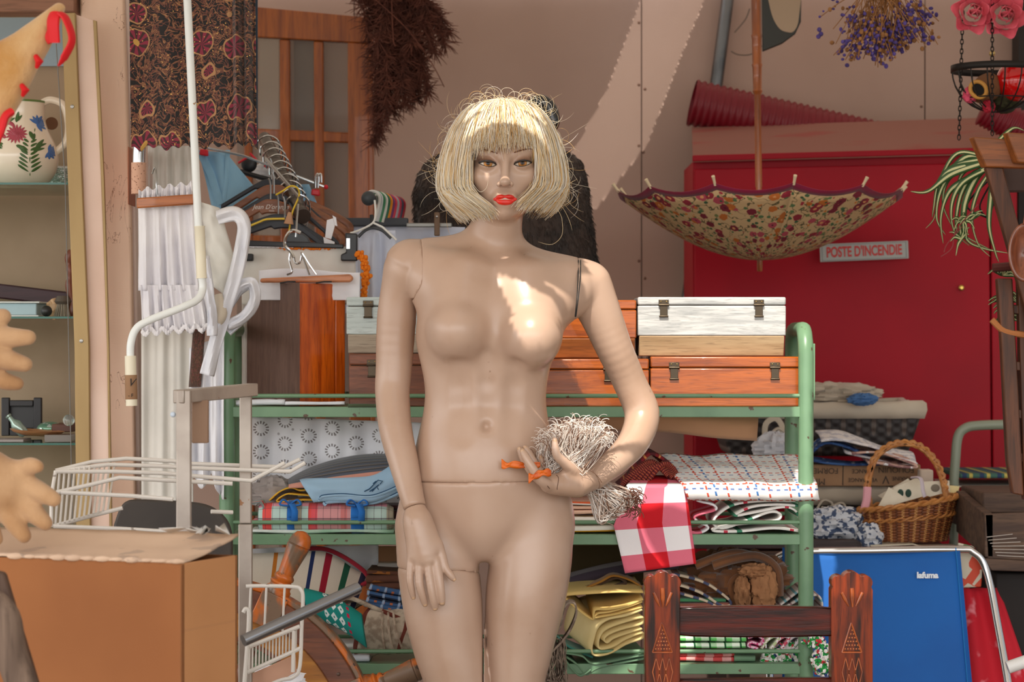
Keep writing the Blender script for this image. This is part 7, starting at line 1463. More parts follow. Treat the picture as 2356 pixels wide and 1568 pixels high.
def hanger(cx, cy, l, r, D, mt, label, band=24, hook=True, text=None, th=.012, grp='coat hangers on the dark rail'):
    t = thing('coat_hanger', label, 'hanger', grp); up = [(l[0], l[1]), (lerp(l[0], cx, .45), lerp(l[1], cy, .55)), (lerp(l[0], cx, .8), lerp(l[1], cy, .95)), (cx, cy), (lerp(r[0], cx, .8), lerp(r[1], cy, .95)), (lerp(r[0], cx, .45), lerp(r[1], cy, .55)), (r[0], r[1])]
    u_ = [(q.x, q.y) for q in spline([(a, b, 0) for a, b in up], 5)]; n = len(u_); low = [(x, y+band*(1.25 if abs(i-n/2) < n*.22 else .85)) for i, (x, y) in enumerate(u_)]
    m = MB(); pf = [W(x, y, D) for x, y in u_]; pl_ = [W(x, y, D) for x, y in low]; off = Vector((0, th, 0)); vs = pf+pl_+[p+off for p in pf]+[p+off for p in pl_]; fs = []
    for i in range(n-1): fs += [(i, n+i, n+i+1, i+1), (2*n+i, 2*n+i+1, 3*n+i+1, 3*n+i), (i, i+1, 2*n+i+1, 2*n+i), (n+i, 3*n+i, 3*n+i+1, n+i+1)]
    fs += [(0, 2*n, 3*n, n), (n-1, 2*n-1, 4*n-1, 3*n-1)]; m.add(vs, fs); m.build('shoulder', mt, t, bevel=.003)
    if hook: MB().tube(spline([W(cx, cy+4, D+.006), W(cx, cy-35, D+.006), W(cx-4, cy-48, D+.004)], 4), .0022, 6).build('hook', wire, t)
    if text: text_mesh('lettering', text[0], .0145, Mat('white_lettering', (226, 216, 206), .5), t, W(text[1], text[2], D-.0006), shear=.35, ext=.0003); text_mesh('lettering', 'PARIS', .005, Mat('white_lettering', (226, 216, 206), .5), t, W(text[1]+2, text[2]+9, D-.0006), ext=.0003)
    return t
hbr = wood('hanger_brown', (150, 96, 66), (120, 72, 48), .45, 'x', 10); hbk = Mat('hanger_black', (42, 46, 54), .45)
hanger(625, 412, (508, 470), (740, 500), 5.86, hbk, 'black hanger, hindmost at the top of the brown hanger pile', 14)
hanger(628, 425, (515, 487), (775, 540), 5.83, hbr, 'brown wooden hanger right under the black one, without lettering', 22)
hanger(630, 445, (540, 492), (780, 556), 5.80, hbk, 'black hanger between the two brown wooden hangers', 14)
hanger(622, 458, (545, 496), (740, 560), 5.77, hbr, 'brown wooden hanger with white script lettering', 26, text=("Jean D'orange", 623, 476))
hanger(640, 492, (566, 512), (760, 556), 5.74, hbk, 'black wide hanger in front of the lettered one', 24)
hanger(655, 500, (560, 526), (745, 556), 5.71, hbk, 'dark navy hanger under the yellow wire hanger', 20)
for k, q in enumerate((((700, 468), (800, 520), 5.90), ((704, 480), (797, 538), 5.88), ((690, 490), (782, 548), 5.86))):
    t = thing('coat_hanger', ('brown hanger arm with rounded end, uppermost at the right', 'brown hanger arm, second at the right of the pile', 'brown hanger arm, lowest at the right of the pile')[k], 'hanger', 'brown hanger arms at the right'); MB().tube(spline([W(q[0][0], q[0][1], q[2]), W((q[0][0]+q[1][0])/2, (q[0][1]+q[1][1])/2-5, q[2]), W(q[1][0], q[1][1], q[2]), W(q[1][0]-4, q[1][1]+18, q[2])], 6), .012, 10, flat=1).build('arm', hbr, t)
ywm = Mat('yellow_wire', (226, 190, 40), .4)
t = thing('wire_hanger', 'thin yellow coated wire hanger lying on the black hangers', 'hanger'); MB().tube(spline([W(571, 521, 5.69), W(595, 511, 5.69), W(615, 504, 5.69), W(655, 503, 5.69)], 6), .0024, 6).build('wire_arm', ywm, t); MB().tube(spline([W(635, 448, 5.70), W(652, 438, 5.69), W(668, 428, 5.69), W(684, 432, 5.69), W(688, 450, 5.70), W(672, 490, 5.70), W(664, 540, 5.69)], 6), .002, 6).build('hook', ywm, t)
o = MB().tube([W(667, 488, 5.69), W(664, 515, 5.69)], [.004, .011], 8).build('raffia_tassel', Mat('raffia', (196, 150, 116), .9)); tag(o, 'small pinkish raffia tassel hanging at the yellow hook', 'tassel')
m = plate(MB(), [(752, 506), (766, 502), (770, 520), (762, 550), (748, 546)], 5.66, .002); plate(m, [(765, 495), (773, 500), (776, 520), (770, 518)], 5.66, .002); plate(m, [(744, 545), (770, 556), (768, 570), (746, 562)], 5.662, .002); o = m.build('paper_tag', Mat('white_tag', (232, 232, 236), .7)); tag(o, 'torn white paper tags on the hangers beside the black clip', 'tag')
# blue shirt on a red clip hanger
bs_ = cloth('sky_blue_shirt', (150, 198, 228), (132, 180, 214), 6, 500); t = thing('blue_shirt', 'sky blue shirt hanging from red clips behind the hangers', 'shirt'); D = 5.95
MB().grid(lambda u, v: W(lerp(lerp(456, 492, v), lerp(520, 612, v), u), lerp(lerp(345, 352, u), lerp(500, 412+50, u), v), D)+Vector((0, .012*math.sin(u*7+v*3), 0)), 16, 14).build('body', bs_, t, solid=.0015)
MB().tube([W(524, 345, D-.01), W(522, 400, D-.014), W(515, 465, D-.012)], .0055, 8, flat=.4).build('strap', bs_, t); MB().tube([W(462, 352, D-.012), W(485, 400, D-.012), W(508, 470, D-.012)], .009, 8, flat=.4).build('placket', bs_, t)
MB().grid(lambda u, v: W(lerp(lerp(668, 702, v), lerp(712, 734, v), u), lerp(lerp(424, 424, u), 478, v), D)+Vector((0, .01*math.sin(u*5), 0)), 8, 8).build('shoulder', bs_, t, solid=.0015)
rh = thing('clip_hanger', 'steel wire hanger with red clips holding the blue shirt', 'hanger'); rdp = Mat('red_plastic', (206, 16, 40), .35)
MB().tube([W(468, 338, D-.02), W(560, 358, D-.02), W(660, 396, D-.02), W(748, 430, D-.02)], .0028, 6).build('bar', wire, rh)
for x, y, s in ((469, 350, 9), (726, 442, 9)): plate(MB(), [(x-s, y-8), (x+s, y-6), (x+s+1, y+9), (x-s-2, y+6)], D-.03, .014).build('red_clip', rdp, rh, bevel=.003)
MB().ball(W(750, 430, D-.02), .0055, 10, 8).build('red_tip', rdp, rh)
for x in (729, 735): MB().tube(spline([W(x-4, 432, D-.03), W(x-3, 408, D-.03), W(x+3, 400, D-.03), W(x+4, 420, D-.03)], 5), .003, 6).build('clip_spring', chrome, rh)
t = thing('black_hat_clip', 'black round clip hanger with red wires behind the blue shirt', 'hanger'); MB().ball(W(573, 378, 6.05), .019, 16, 10, (1, .4, 1)).build('disc', blk_, t); MB().tube([W(530, 388, 6.04), W(600, 408, 6.04), W(650, 420, 6.04)], .006, 8).build('bar', blk_, t)
for q in (((548, 375), (572, 360)), ((575, 352), (590, 368)), ((608, 380), (616, 386))): MB().tube([W(q[0][0], q[0][1], 6.0), W(q[1][0], q[1][1], 6.0)], .0028, 6).build('red_wire', rdp, t)
o = crumple(W(610, 395, 6.1), (.03, .02, .02), 4, .4, 2.4, 26, 18).build('white_cloth', white); tag(o, 'bit of white cloth behind the steel rail', 'cloth')
# black clip hanger with white skirt
ch6 = thing('clip_hanger', 'black plastic clip hanger carrying the cream skirt', 'hanger'); D = 5.62
plate(MB(), [(566, 552), (650, 556), (700, 556), (790, 562), (790, 571), (566, 566)], D, .010).build('bar', blk_, ch6, bevel=.002); plate(MB(), [(650, 558), (656, 540), (668, 535), (696, 535), (708, 544), (716, 560)], D-.001, .012).build('centre_plate', Mat('grey_black', (62, 66, 70), .45), ch6, bevel=.004); MB().tube([W(681, 545, D), W(683, 505, D), W(686, 470, D+.03)], .0026, 6).build('hook', wire, ch6)
for x in (804, 572): plate(MB(), [(x-10, 535), (x+18, 537), (x+18, 600), (x-20, 600), (x-20, 585), (x-8, 580)] if x > 700 else [(x-10, 583), (x+10, 583), (x+10, 600), (x-10, 600)], D-.014, .022).build('clip', blk_, ch6, bevel=.003)
plate(MB(), [(797, 548), (805, 548), (805, 572), (797, 572)], D-.018, .003).build('metal_spring', chrome, ch6)
sk = cloth('cream_skirt', (226, 224, 216), (210, 208, 200), 6, 500); o = hang(556, 818, 567, 700, D+.012, 2, .006, 41, flare=1.0).build('cream_skirt', sk, solid=.0015); tag(o, 'cream skirt stretched between two black clips', 'skirt')
m = MB()
for i in range(30): m.ball(W(569+i*3.6, 567+.6*math.sin(i*2), D+.004), .0026, 6, 4)
o = m.build('lace_edge', white); tag(o, 'narrow crocheted lace edge along the skirt top', 'lace')
orc = Mat('orange_crochet', (226, 122, 14), .9); m = MB(); R = random.Random(3)
for i in range(46): m.ball(W(640+i*2.9, 568+R.uniform(-2, 5), D+.008), R.uniform(.002, .0036), 6, 4)
o = m.build('orange_trim', orc); tag(o, 'orange crochet trim lying under the black hanger bar', 'trim')
m = MB(); P = spline([W(824, 582, 5.6), W(838, 600, 5.6), W(843, 625, 5.6), (W(840, 655, 5.6)), W(836, 684, 5.6)], 8)
for p in P:
    for k in range(4): m.ball(p+Vector((R.gauss(0, .004), R.gauss(0, .003), R.gauss(0, .003))), R.uniform(.003, .0055), 6, 4)
m.tube(P, .004, 6); o = m.build('orange_fringe', orc); tag(o, 'orange crochet fringe hanging down beside the mannequin shoulder', 'trim')
# wooden clamp hanger below
wc = thing('clamp_hanger', 'wooden clamp hanger lying on the standing case', 'hanger'); D = 5.50; hp_ = wood('hanger_peach', (206, 140, 100), (180, 112, 76), .4, 'x', 12)
MB().prism([W(x, y, D) for x, y in ((598, 640), (806, 630), (814, 640), (806, 649), (598, 650))], (0, .02, 0)).build('bar', hp_, wc, bevel=.005, seg=3)
MB().tube(spline([W(692, 535, D-.01), W(672, 530, D-.01), W(658, 545, D-.01), W(656, 565, D-.01), W(668, 578, D-.01), W(676, 592, D-.01)], 6), .0036, 8).build('hook', chrome, wc)
for q in ([(668, 580), (666, 600), (672, 625), (660, 632)], [(692, 580), (700, 600), (712, 632)], [(696, 582), (712, 608), (728, 631)], [(676, 590), (680, 605), (690, 604), (694, 588)]): MB().tube(spline([W(x, y, D-.008) for x, y in q], 5), .0024, 6).build('wire_leg', chrome, wc)
for x in (662, 745): MB().tube([W(x-18, 651, D-.003), W(x, 648, D-.004), W(x+18, 648, D-.003)], .0018, 5).build('clip_wire', blk_, wc)
o = hang(596, 828, 620, 690, 5.535, 2, .004, 42, top=lambda u: 622-5*math.sin(u*5)).build('white_cloth', white, solid=.0015); tag(o, 'white cloth held by the wooden clamp hanger above the case', 'cloth')
# second rail with coloured hangers, shirts
r2 = thing('hanger_rail', 'dark rail with black ball end left of the mannequin head', 'rail'); A, Bq = W(848, 456, 5.75), W(925, 474, 6.5)
MB().tube([A, Bq], .010, 12).build('rail_tube', rdk, r2); MB().ball(A, .0165, 20, 14).build('ball_end', Mat('black_rubber_ball', (50, 56, 60), .5), r2)
R = random.Random(8)
for k, c_ in enumerate(((206, 206, 200), (190, 196, 196), (60, 130, 90), (216, 216, 206), (40, 110, 80), (226, 140, 30), (120, 60, 110), (206, 60, 80), (170, 170, 176), (206, 70, 90), (90, 90, 110), (190, 40, 60))):
    f = .10+k*.07; c = A.lerp(Bq, f); t = thing('plastic_hanger', ('white hanger, foremost on the rail with the ball end', 'grey hanger, second on the rail with the ball end', 'green hanger, third on the rail with the ball end', 'ivory hanger between the two green ones', 'dark green hanger behind the ivory one', 'orange hanger on the rail with the ball end', 'purple hanger behind the orange one', 'pink hanger behind the purple one', 'pale grey hanger behind the pink one', 'rose hanger, third from the rear of the rail', 'slate hanger, second from the rear of the rail', 'red hanger, hindmost on the rail')[k], 'hanger', 'coloured hangers on the ball ended rail')
    MB().tube(spline([c+Vector((-.014, -.006, .0)), c+Vector((-.010, -.006, .014)), c+Vector((.004, -.004, .018)), c+Vector((.016, -.002, .006)), c+Vector((.014, 0, -.018)), c+Vector((.006, 0, -.05))], 5), .0034, 6).build('hook', Mat('hanger_colour', c_, .4), t)
t = thing('wire_hanger', 'white wire hanger with arms spreading over the white shirt', 'hanger'); MB().tube(spline([W(862, 460, 5.70), W(864, 490, 5.70), W(858, 512, 5.70), W(830, 528, 5.70), W(806, 536, 5.70)], 5), .0024, 6).build('wire', Mat('white_wire', (226, 226, 220), .4), t); MB().tube([W(858, 512, 5.70), W(880, 522, 5.70), W(912, 552, 5.70)], .0024, 6).build('wire', Mat('white_wire', (226, 226, 220), .4), t)
t = thing('coat_hanger', 'black hanger neck inside the white hanging shirt', 'hanger'); MB().tube(spline([W(824, 545, 5.72), W(840, 530, 5.72), W(858, 524, 5.72), W(880, 530, 5.72), W(900, 548, 5.72)], 5), .0036, 6).build('shoulder', blk_, t); MB().tube([W(856, 524, 5.72), W(855, 495, 5.73)], .005, 6).build('neck', blk_, t)
bluew = cloth('bluish_white_shirt', (214, 220, 236), (196, 204, 224), 6, 500)
o = hang(826, 910, 530, 720, 5.74, 2, .010, 43, flare=1.12).build('white_shirt', bluew, solid=.0015); tag(o, 'bluish white shirt hanging left of the mannequin shoulder', 'shirt')
o = hang(795, 1070, 516, 720, 6.05, 3, .012, 44, top=lambda u: lerp(518, 522, u)).build('white_sheet', bluew, solid=.0015); tag(o, 'wide bluish white sheet on the rail behind the mannequin shoulder', 'cloth')
o = MB().span(W(790, 520, 6.03), W(940, 502, 6.06)).build('hanger_box', Mat('dark_grey_strip', (58, 62, 70), .5), bevel=.003); tag(o, 'dark grey strip above the white sheet under the coloured hangers', 'bar')
o = MB().span(W(935, 522, 6.0), W(1040, 514, 6.03)).build('metal_bar', Mat('grey_bar', (150, 150, 146), .4, .6), bevel=.002); tag(o, 'grey metal bar along the top of the white sheet', 'bar')
t = thing('clothes_peg', 'wooden clothes peg standing on the white sheet beside the neck', 'peg'); pgm = wood('peg_wood', (140, 112, 88), (112, 86, 64), .6, 'z', 10); MB().span(W(999, 542, 5.98), W(1012, 489, 6.0)).build('wood', pgm, t, bevel=.002); MB().ball(W(1005, 498, 5.978), .003, 8, 6).build('rivet', chrome, t)
# ------------------------------------------------------------------ foreground left: carton, gloves, wire trolley, ship's wheel
kb = Mat('shaded_cardboard', (148, 92, 48), .85); kb.vary((132, 78, 38), 3, .3, .8); kb.bump(kb.noise(200, 2, stretch=(.4, .4, 4)), .15, .001)  # darker tone puts the front face's shade into the colour
kt = Mat('pale_cardboard', (206, 176, 150), .85); kt.over((kt.noise(16, 3, stretch=(1, 2.2, 1)).gt(.60))*kt.noise(5, 1).gt(.46)*.5, (120, 110, 106)); kt.vary((190, 160, 136), 5)
ctn = thing('cardboard_box', 'large brown cardboard box at the lower left with torn tape', 'box'); z1 = CAMZ-.3407; zb = .0
C0 = Vector(((421-1178)/F*3.9, 3.9, 0)); Rr = Vector(((546-1178)/F*4.05, 4.05, 0)); Ll = Vector(((0-1178)/F*4.01, 4.01, 0)); e1 = Rr-C0; e2 = (Ll-C0)*1.6
def V2(v, z): return Vector((v.x, v.y, z))
# carton panels: two outer sides, two hidden sides, a bottom and the half-raised top flap
def panel(a, b, z0, z1_, nin): q = [V2(a, z0), V2(b, z0), V2(b, z1_), V2(a, z1_)]; return MB().prism(q, nin)
n1 = Vector((-e1.y, e1.x, 0)).normalized()*.006; n2 = Vector((e2.y, -e2.x, 0)).normalized()*.006
P = [C0, C0+e1, C0+e1+e2, C0+e2]
kb2 = Mat('lit_cardboard', (184, 130, 84), .8); x_, y_, z_ = kb2.xyz(); kb2.over(((z_*7.2).fract().lt(.03))*.5, (170, 120, 80)); kb2.vary((174, 120, 76), 4)  # paler copy of the same cardboard for the lighter-lit side face
panel(P[3], P[0], zb, z1, -n1 if False else e1.normalized()*.006).build('front_panel', kb, ctn, bevel=.002); panel(P[0], P[1], zb, z1, e2.normalized()*.006).build('side_panel', kb2, ctn, bevel=.002)
panel(P[1], P[2], zb, z1, -e1.normalized()*.006).build('rear_panel', kb, ctn); panel(P[2], P[3], zb, z1, -e2.normalized()*.006).build('far_panel', kb, ctn)
m = MB()
def flap(u, v):
    p = C0+e2*u+e1*v*1.02; return Vector((p.x, p.y, z1+.002+.030*v**1.4+.003*nz(Vector((u*9, v*4, 1)))))
m.grid(flap, 26, 8); m.build('top_flap', kt, ctn, solid=.004)
m = MB(); R = random.Random(6)
for k in range(9): q = C0+e1*R.uniform(.35, .98)+e2*R.uniform(0.0, .12); m.add(*(lambda c: ([c+Vector((R.uniform(-.022, .022), R.uniform(-.02, .02), R.uniform(0, .018))) for _ in range(4)], [(0, 1, 2, 3)]))(Vector((q.x, q.y, z1+.034))))
m.build('torn_tape', Mat('torn_tape_grey', (206, 202, 196), .35), ctn, solid=.001)
m = MB()
for k in range(12): a = C0+e2*(.02+.05*k)+Vector((0, -.002, 0)); m.ball((a.x, a.y, z1+.003), .004+.003*R.random(), 7, 5, (2.2, .7, .8))
m.build('frayed_edge', kt, ctn)
o = MB().tube(spline([W(95, 1251, 4.22), W(120, 1247, 4.22), W(150, 1246, 4.22)], 4), .004, 6).build('dry_twig', Mat('twig', (110, 80, 60), .9)); tag(o, 'short brown twig lying on top of the cardboard box', 'twig')
# gloves
gm = Mat('tan_glove', (186, 148, 110), .95, sheen=.2); gm.vary((166, 124, 84), 14); gm.bump(gm.noise(260, 2), .6, .0015)
def glove(fingers, palm, label, D):
    Q = lambda p: (tuple(W(p[0], p[1], D+p[2])), p[3]*pxm(D)); fs = [[Q(p) for p in f] for f in fingers]; ps = [[Q(p) for p in f] for f in palm]
    lo, hi = box_of([q for f in fs+ps for q in f], .008); g = Grid3(lo, hi, .0024); d = None
    for f in ps: c = chain(g, f); d = c if d is None else smin(d, c, .03)
    for f in fs: d = smin(d, chain(g, f), .010)
    o = sdf_object('work_glove', d, g, gm, None, 2); return o
def glv(o, label): return tag(o, label, 'glove', 'tan work gloves')
glv(glove([[(-30, 765, 0, 24), (20, 775, -.01, 23), (66, 776, -.02, 17)], [(-30, 815, .0, 25), (20, 828, -.01, 23), (58, 838, -.015, 17)], [(-40, 860, .01, 22), (10, 876, 0, 20), (40, 882, 0, 15)], [(-60, 750, .0, 24), (-20, 735, 0, 22), (8, 728, 0, 18)]], [[(-140, 830, 0, 50), (-40, 812, 0, 50)], [(-300, 860, 0, 46), (-140, 830, 0, 50)]], '', 4.1), 'tan work glove, upper one reaching in at the left edge')
glv(glove([[(40, 1085, 0, 24), (70, 1072, -.02, 20), (88, 1073, -.03, 13)], [(40, 1105, 0, 27), (90, 1130, -.015, 23), (124, 1148, -.02, 17)], [(40, 1140, .0, 27), (80, 1180, -.01, 23), (104, 1203, -.015, 17)], [(5, 1160, .0, 26), (35, 1205, -.01, 22), (55, 1232, -.015, 17)], [(-40, 1160, .0, 24), (-20, 1215, 0, 20), (-8, 1240, 0, 15)]], [[(-60, 1090, 0, 62), (20, 1105, 0, 48)], [(-220, 1080, .01, 50), (-60, 1090, 0, 62)], [(-40, 1130, 0, 50), (10, 1145, 0, 36)]], '', 4.0), 'tan work glove, lower one spread above the cardboard box')
# felt ornament
ft = Mat('tan_felt', (206, 168, 120), .98, sheen=.3); ft.vary((184, 130, 62), 7, .45, .7); ft.bump(ft.noise(180, 3), .7, .003); rdc = Mat('red_ribbon', (214, 8, 24), .6)
fo = thing('felt_ornament', 'tan felt shape with red ribbon stitches hanging at the upper left corner', 'ornament'); D = 4.0
out = [(-160, 420), (-160, 160), (0, 92), (60, 55), (112, 18), (132, 6), (147, 12), (146, 30), (118, 100), (90, 150), (62, 206), (20, 280), (-60, 400)]
o2 = [(q.x, q.y) for q in spline([(a, b, 0) for a, b in out], 5, True)]; c2 = (sum(p[0] for p in o2)/len(o2), sum(p[1] for p in o2)/len(o2)); m = MB(); rg = []
for s, dy in ((.0, -.026), (.5, -.024), (.8, -.018), (.94, -.008), (1, .004), (.94, .016), (.8, .026), (.5, .032), (.0, .034)): rg.append([W(lerp(c2[0], x, s), lerp(c2[1], y, s), D)+Vector((0, dy, 0)) for x, y in o2])
m.rings(rg, caps=False); m.build('felt_body', ft, fo)
MB().tube(spline([W(128, 30, D-.03), W(122, 50, D-.035), W(124, 98, D-.03)], 6), [.012]*13, 10, flat=.45).build('ribbon_loop', rdc, fo); MB().tube(spline([W(136, 30, D-.03), W(152, 44, D-.035), W(166, 90, D-.03), W(150, 128, D-.03), W(134, 152, D-.03)], 6), [.007, .009]+[.011]*18+[.008, .007, .005, .004, .003], 10, flat=.4).build('ribbon_tail', rdc, fo); MB().tube(spline([W(118, 70, D-.02), W(112, 85, D-.02), W(118, 98, D-.02)], 4), .006, 8).build('ribbon_knot', rdc, fo)
for x, y, l in ((88, 142, 13), (56, 208, 12)): MB().tube([W(x-6, y-l, D-.022), W(x+3, y, D-.03), W(x-4, y+l, D-.022)], [.004, .0065, .003], 8).build('ribbon_knot', rdc, fo)
MB().tube(spline([W(30, 255, D-.03), W(12, 268, D-.035), W(2, 300, D-.035), W(-20, 350, D-.03)], 5), [.005]+[.013]*14+[.006], 10, flat=.5).build('ribbon_end', rdc, fo)
# wire shopping trolley
alu = Mat('brushed_aluminium', (186, 176, 166), .45, .55); alu.vary((160, 148, 138), 9); alu.over(alu.noise(30, 5).gt(.71), (150, 110, 80)); ww = Mat('white_coated_wire', (214, 208, 200), .4); ww.over(ww.noise(30, 4).gt(.7), (150, 140, 130))
tr = thing('wire_trolley', 'old aluminium framed trolley with white wire baskets behind the cardboard box', 'trolley'); D1, D2 = 4.45, 4.72
a, b = W(405, 0, D1).x, W(438, 0, D1).x; MB().span((a, D1, .25), (b, D1+.02, W(0, 897, D1).z)).build('frame_post', alu, tr, bevel=.002)
a2, b2 = W(548, 0, D2).x, W(579, 0, D2).x; MB().span((a2, D2, .02), (b2, D2+.02, W(0, 1204, D2).z-.001)).build('frame_post', alu, tr, bevel=.002); MB().span((a2+.002, D2+.001, W(0, 1204, D2).z), (b2-.001, D2+.019, W(0, 893, D2).z)).build('frame_post', alu, tr, bevel=.002)
p, q = W(410, 912, D1+.0), W(582, 896, D2+.0); MB().bar(p, q, .022, 30*pxm(4.6)).build('top_bar', alu, tr, bevel=.002)
p2, q2 = p.lerp(q, .62)+Vector((0, -.0122, .002)), q+Vector((0, -.0122, .002)); MB().bar(p2, q2, .0015, .010).build('orange_sticker', Mat('orange_sticker', (214, 128, 90), .5), tr); MB().bar(p2+Vector((0, 0, -.010)), q2+Vector((0, 0, -.010)), .0015, .008).build('green_sticker', Mat('green_sticker', (150, 160, 130), .5), tr)
MB().span(W(441, 1019, D1+.06), W(481, 920, D1+.075)).build('hanging_plate', Mat('mdf', (146, 116, 94), .8), tr, bevel=.002); MB().ball(W(398, 953, D1+.01), .0042, 12, 8, (1.2, 1, 1.2)).build('plastic_stud', Mat('blue_white', (200, 214, 228), .3), tr)
WR = [([(690, 1056), (652, 1074), (440, 1066), (400, 1060), (290, 1054), (210, 1062), (128, 1082)], 4.78), ([(702, 1064), (668, 1084), (440, 1076), (380, 1072), (250, 1068), (128, 1083)], 4.70), ([(655, 1064), (578, 1105), (440, 1094), (380, 1088), (260, 1084), (128, 1084)], 4.60),
      ([(535, 1112), (440, 1107), (380, 1104), (275, 1098), (210, 1114), (130, 1132)], 4.55), ([(398, 1148), (300, 1140), (140, 1132)], 4.45), ([(282, 1168), (210, 1186), (122, 1210)], 4.62), ([(395, 1223), (280, 1216), (124, 1210)], 4.45), ([(535, 1178), (486, 1176)], 4.62)]
for pts, D in WR: MB().tube([W(x, y, D-.02*(i == len(pts)-1)) for i, (x, y) in enumerate(pts)], .0038, 8).build('basket_wire', ww, tr)
for i in range(13):
    x = 126+i*11.5; y0_ = 1083-i*1.5; x2 = 116+i*11.0; y2 = 1212-i*3.4; MB().tube([W(x, y0_, 4.58+i*.015), W(x2, y2, 4.55+i*.006)], .0022, 6).build('thin_wire', ww, tr)
MB().tube([W(128, 1083, 4.58), W(118, 1140, 4.56), W(118, 1212, 4.55)], .0034, 8).build('basket_wire', ww, tr)
D = 4.68
MB().tube(spline([W(566, 1348, D), W(600, 1347, D), W(676, 1349, D), W(692, 1356, D), W(697, 1375, D), W(694, 1440, D), W(690, 1530, D), W(676, 1556, D), W(640, 1566, D), W(570, 1600, D)], 5), .0036, 8).build('basket_wire', ww, tr)
for q in ([(566, 1490), (690, 1440)], [(570, 1546), (692, 1490)]): MB().tube([W(x, y, D) for x, y in q], .004, 8).build('basket_wire', ww, tr)
for x in (577, 613, 655): MB().tube([W(x, 1350, D), W(x-5, 1450, D+.01)], .0024, 6).build('thin_wire', ww, tr)
for i in range(15): x = 574+i*7.7; MB().tube([W(x, 1487-i*3.1, D+.012), W(x-1, 1541-i*3.3, D+.012)], .0017, 5).build('thin_wire', ww, tr)
MB().tube(spline([W(560, 1408, D-.01), W(566, 1400, D-.01), W(573, 1415, D-.01), W(568, 1500, D-.01), W(560, 1600, D-.01)], 5), .0042, 8).build('basket_wire', ww, tr)
MB().tube([W(676, 1450, D), W(674, 1545, D)], .0038, 8).build('basket_wire', ww, tr)
o = plate(MB(), [(572, 1552), (680, 1505), (682, 1545), (640, 1568), (640, 1640), (572, 1640)], D+.06, .006).build('pink_board', Mat('pink_board', (206, 160, 134), .7), bevel=.001); tag(o, 'pale pinkish board standing inside the lower wire basket', 'board')
o = crumple(W(640, 1568, 4.95), (.05, .03, .03), 8, .5, 2.4, 30, 20).build('crumpled_cloth', white); tag(o, 'white cloth crumpled below the lower wire basket', 'cloth')
st_m = Mat('brushed_steel', (150, 152, 158), .28, 1.); A, Bq = W(560, 1473, 4.50), W(828, 1350, 4.62); o = MB().tube([A, A.lerp(Bq, .97), A.lerp(Bq, .99), Bq], [.0108, .0108, .010, .006], 18).build('steel_tube', st_m); tag(o, 'shiny steel tube slanting upward beside the wire basket', 'tube')
cs = thing('swivel_chair', 'dark grey chair back with rounded corners behind the wire trolley', 'chair'); dg = Mat('dark_grey_shell', (66, 58, 52), .6); dg.vary((52, 46, 42), 6)
out = [(236, 1300), (262, 1205), (276, 1168), (290, 1153), (315, 1149), (400, 1152), (470, 1160), (512, 1185), (532, 1225), (534, 1300)]; m = MB(); n = len(out)
plate(m, [(q.x, q.y) for q in spline([(a, b, 0) for a, b in out], 5)], 4.98, .02); m.build('backrest', dg, cs, bevel=.005, seg=3); MB().tube([W(390, 1290, 5.01), W(390, 1700, 5.01), W(390, 2000, 5.01)], .02, 12).build('stem', blk_, cs); m = MB()
for a in range(5): m.tube([W(390, 2020, 5.01), W(390, 2020, 5.01)+Vector((math.cos(a*1.257)*.14, math.sin(a*1.257)*.12, -.05))], .014, 8)
m.build('base', blk_, cs)
o = plate(MB(), [(-20, 1310), (10, 1318), (95, 1600), (60, 1600)], 3.75, .02).build('wooden_stick', wood('stick', (84, 60, 44), (60, 42, 32), .7, 'z', 8), bevel=.004); tag(o, 'dark wooden stick leaning across the lower left corner', 'stick')
o = MB().tube(spline([W(-30, 1380, 3.72), W(10, 1420, 3.72), W(25, 1500, 3.72), W(60, 1600, 3.72)], 5), [.02, .022]+[.024]*13+[.02], 10).build('driftwood', wood('grey_driftwood', (126, 104, 88), (84, 66, 54), .85, 'z', 8)); tag(o, 'grey weathered wood piece under the dark stick in the corner', 'wood')
# ship's wheel
sw = thing('ship_wheel', 'worn orange brown wooden ship wheel standing between trolley and mannequin legs', 'wheel'); D = 5.2; wc_ = W(475, 1720, D); k = pxm(D)
wr = wood('worn_wheel_dark', (118, 66, 38), (88, 46, 28), .45, 'x', 8, coat=.2); wo = Mat('worn_orange', (196, 100, 24), .4, coat=.3); wo.over(wo.noise(16, 5, stretch=(1, 1, .5)).ss(.46, .55), (116, 92, 72)); wo.over(wo.noise(60, 3).gt(.66), (70, 54, 44)); ochr = wood('ochre_wheel', (172, 112, 34), (140, 86, 26), .45, 'x', 8)
def ring(m, r0, r1, y0_, y1_, n=96):
    R_ = []
    for i in range(n): a = 2*PI*i/n; e = Vector((math.cos(a), 0, math.sin(a))); R_.append([wc_+e*r0+Vector((0, y0_, 0)), wc_+e*r1+Vector((0, y0_, 0)), wc_+e*r1+Vector((0, y1_, 0)), wc_+e*r0+Vector((0, y1_, 0))])
    return m.rings(R_, closed=True)
ring(MB(), 322*k, 382*k, -.028, .028).build('outer_rim', wr, sw, bevel=.003); ring(MB(), 380*k, 396*k, -.024, .024).build('rim_highlight', wo, sw, bevel=.004); ring(MB(), 268*k, 324*k, -.020, .020).build('inner_rim', ochr, sw, bevel=.003); ring(MB(), 258*k, 270*k, -.018, .018).build('inner_edge', wr, sw, bevel=.002)  # orange outer ring colours in the highlight along the rim
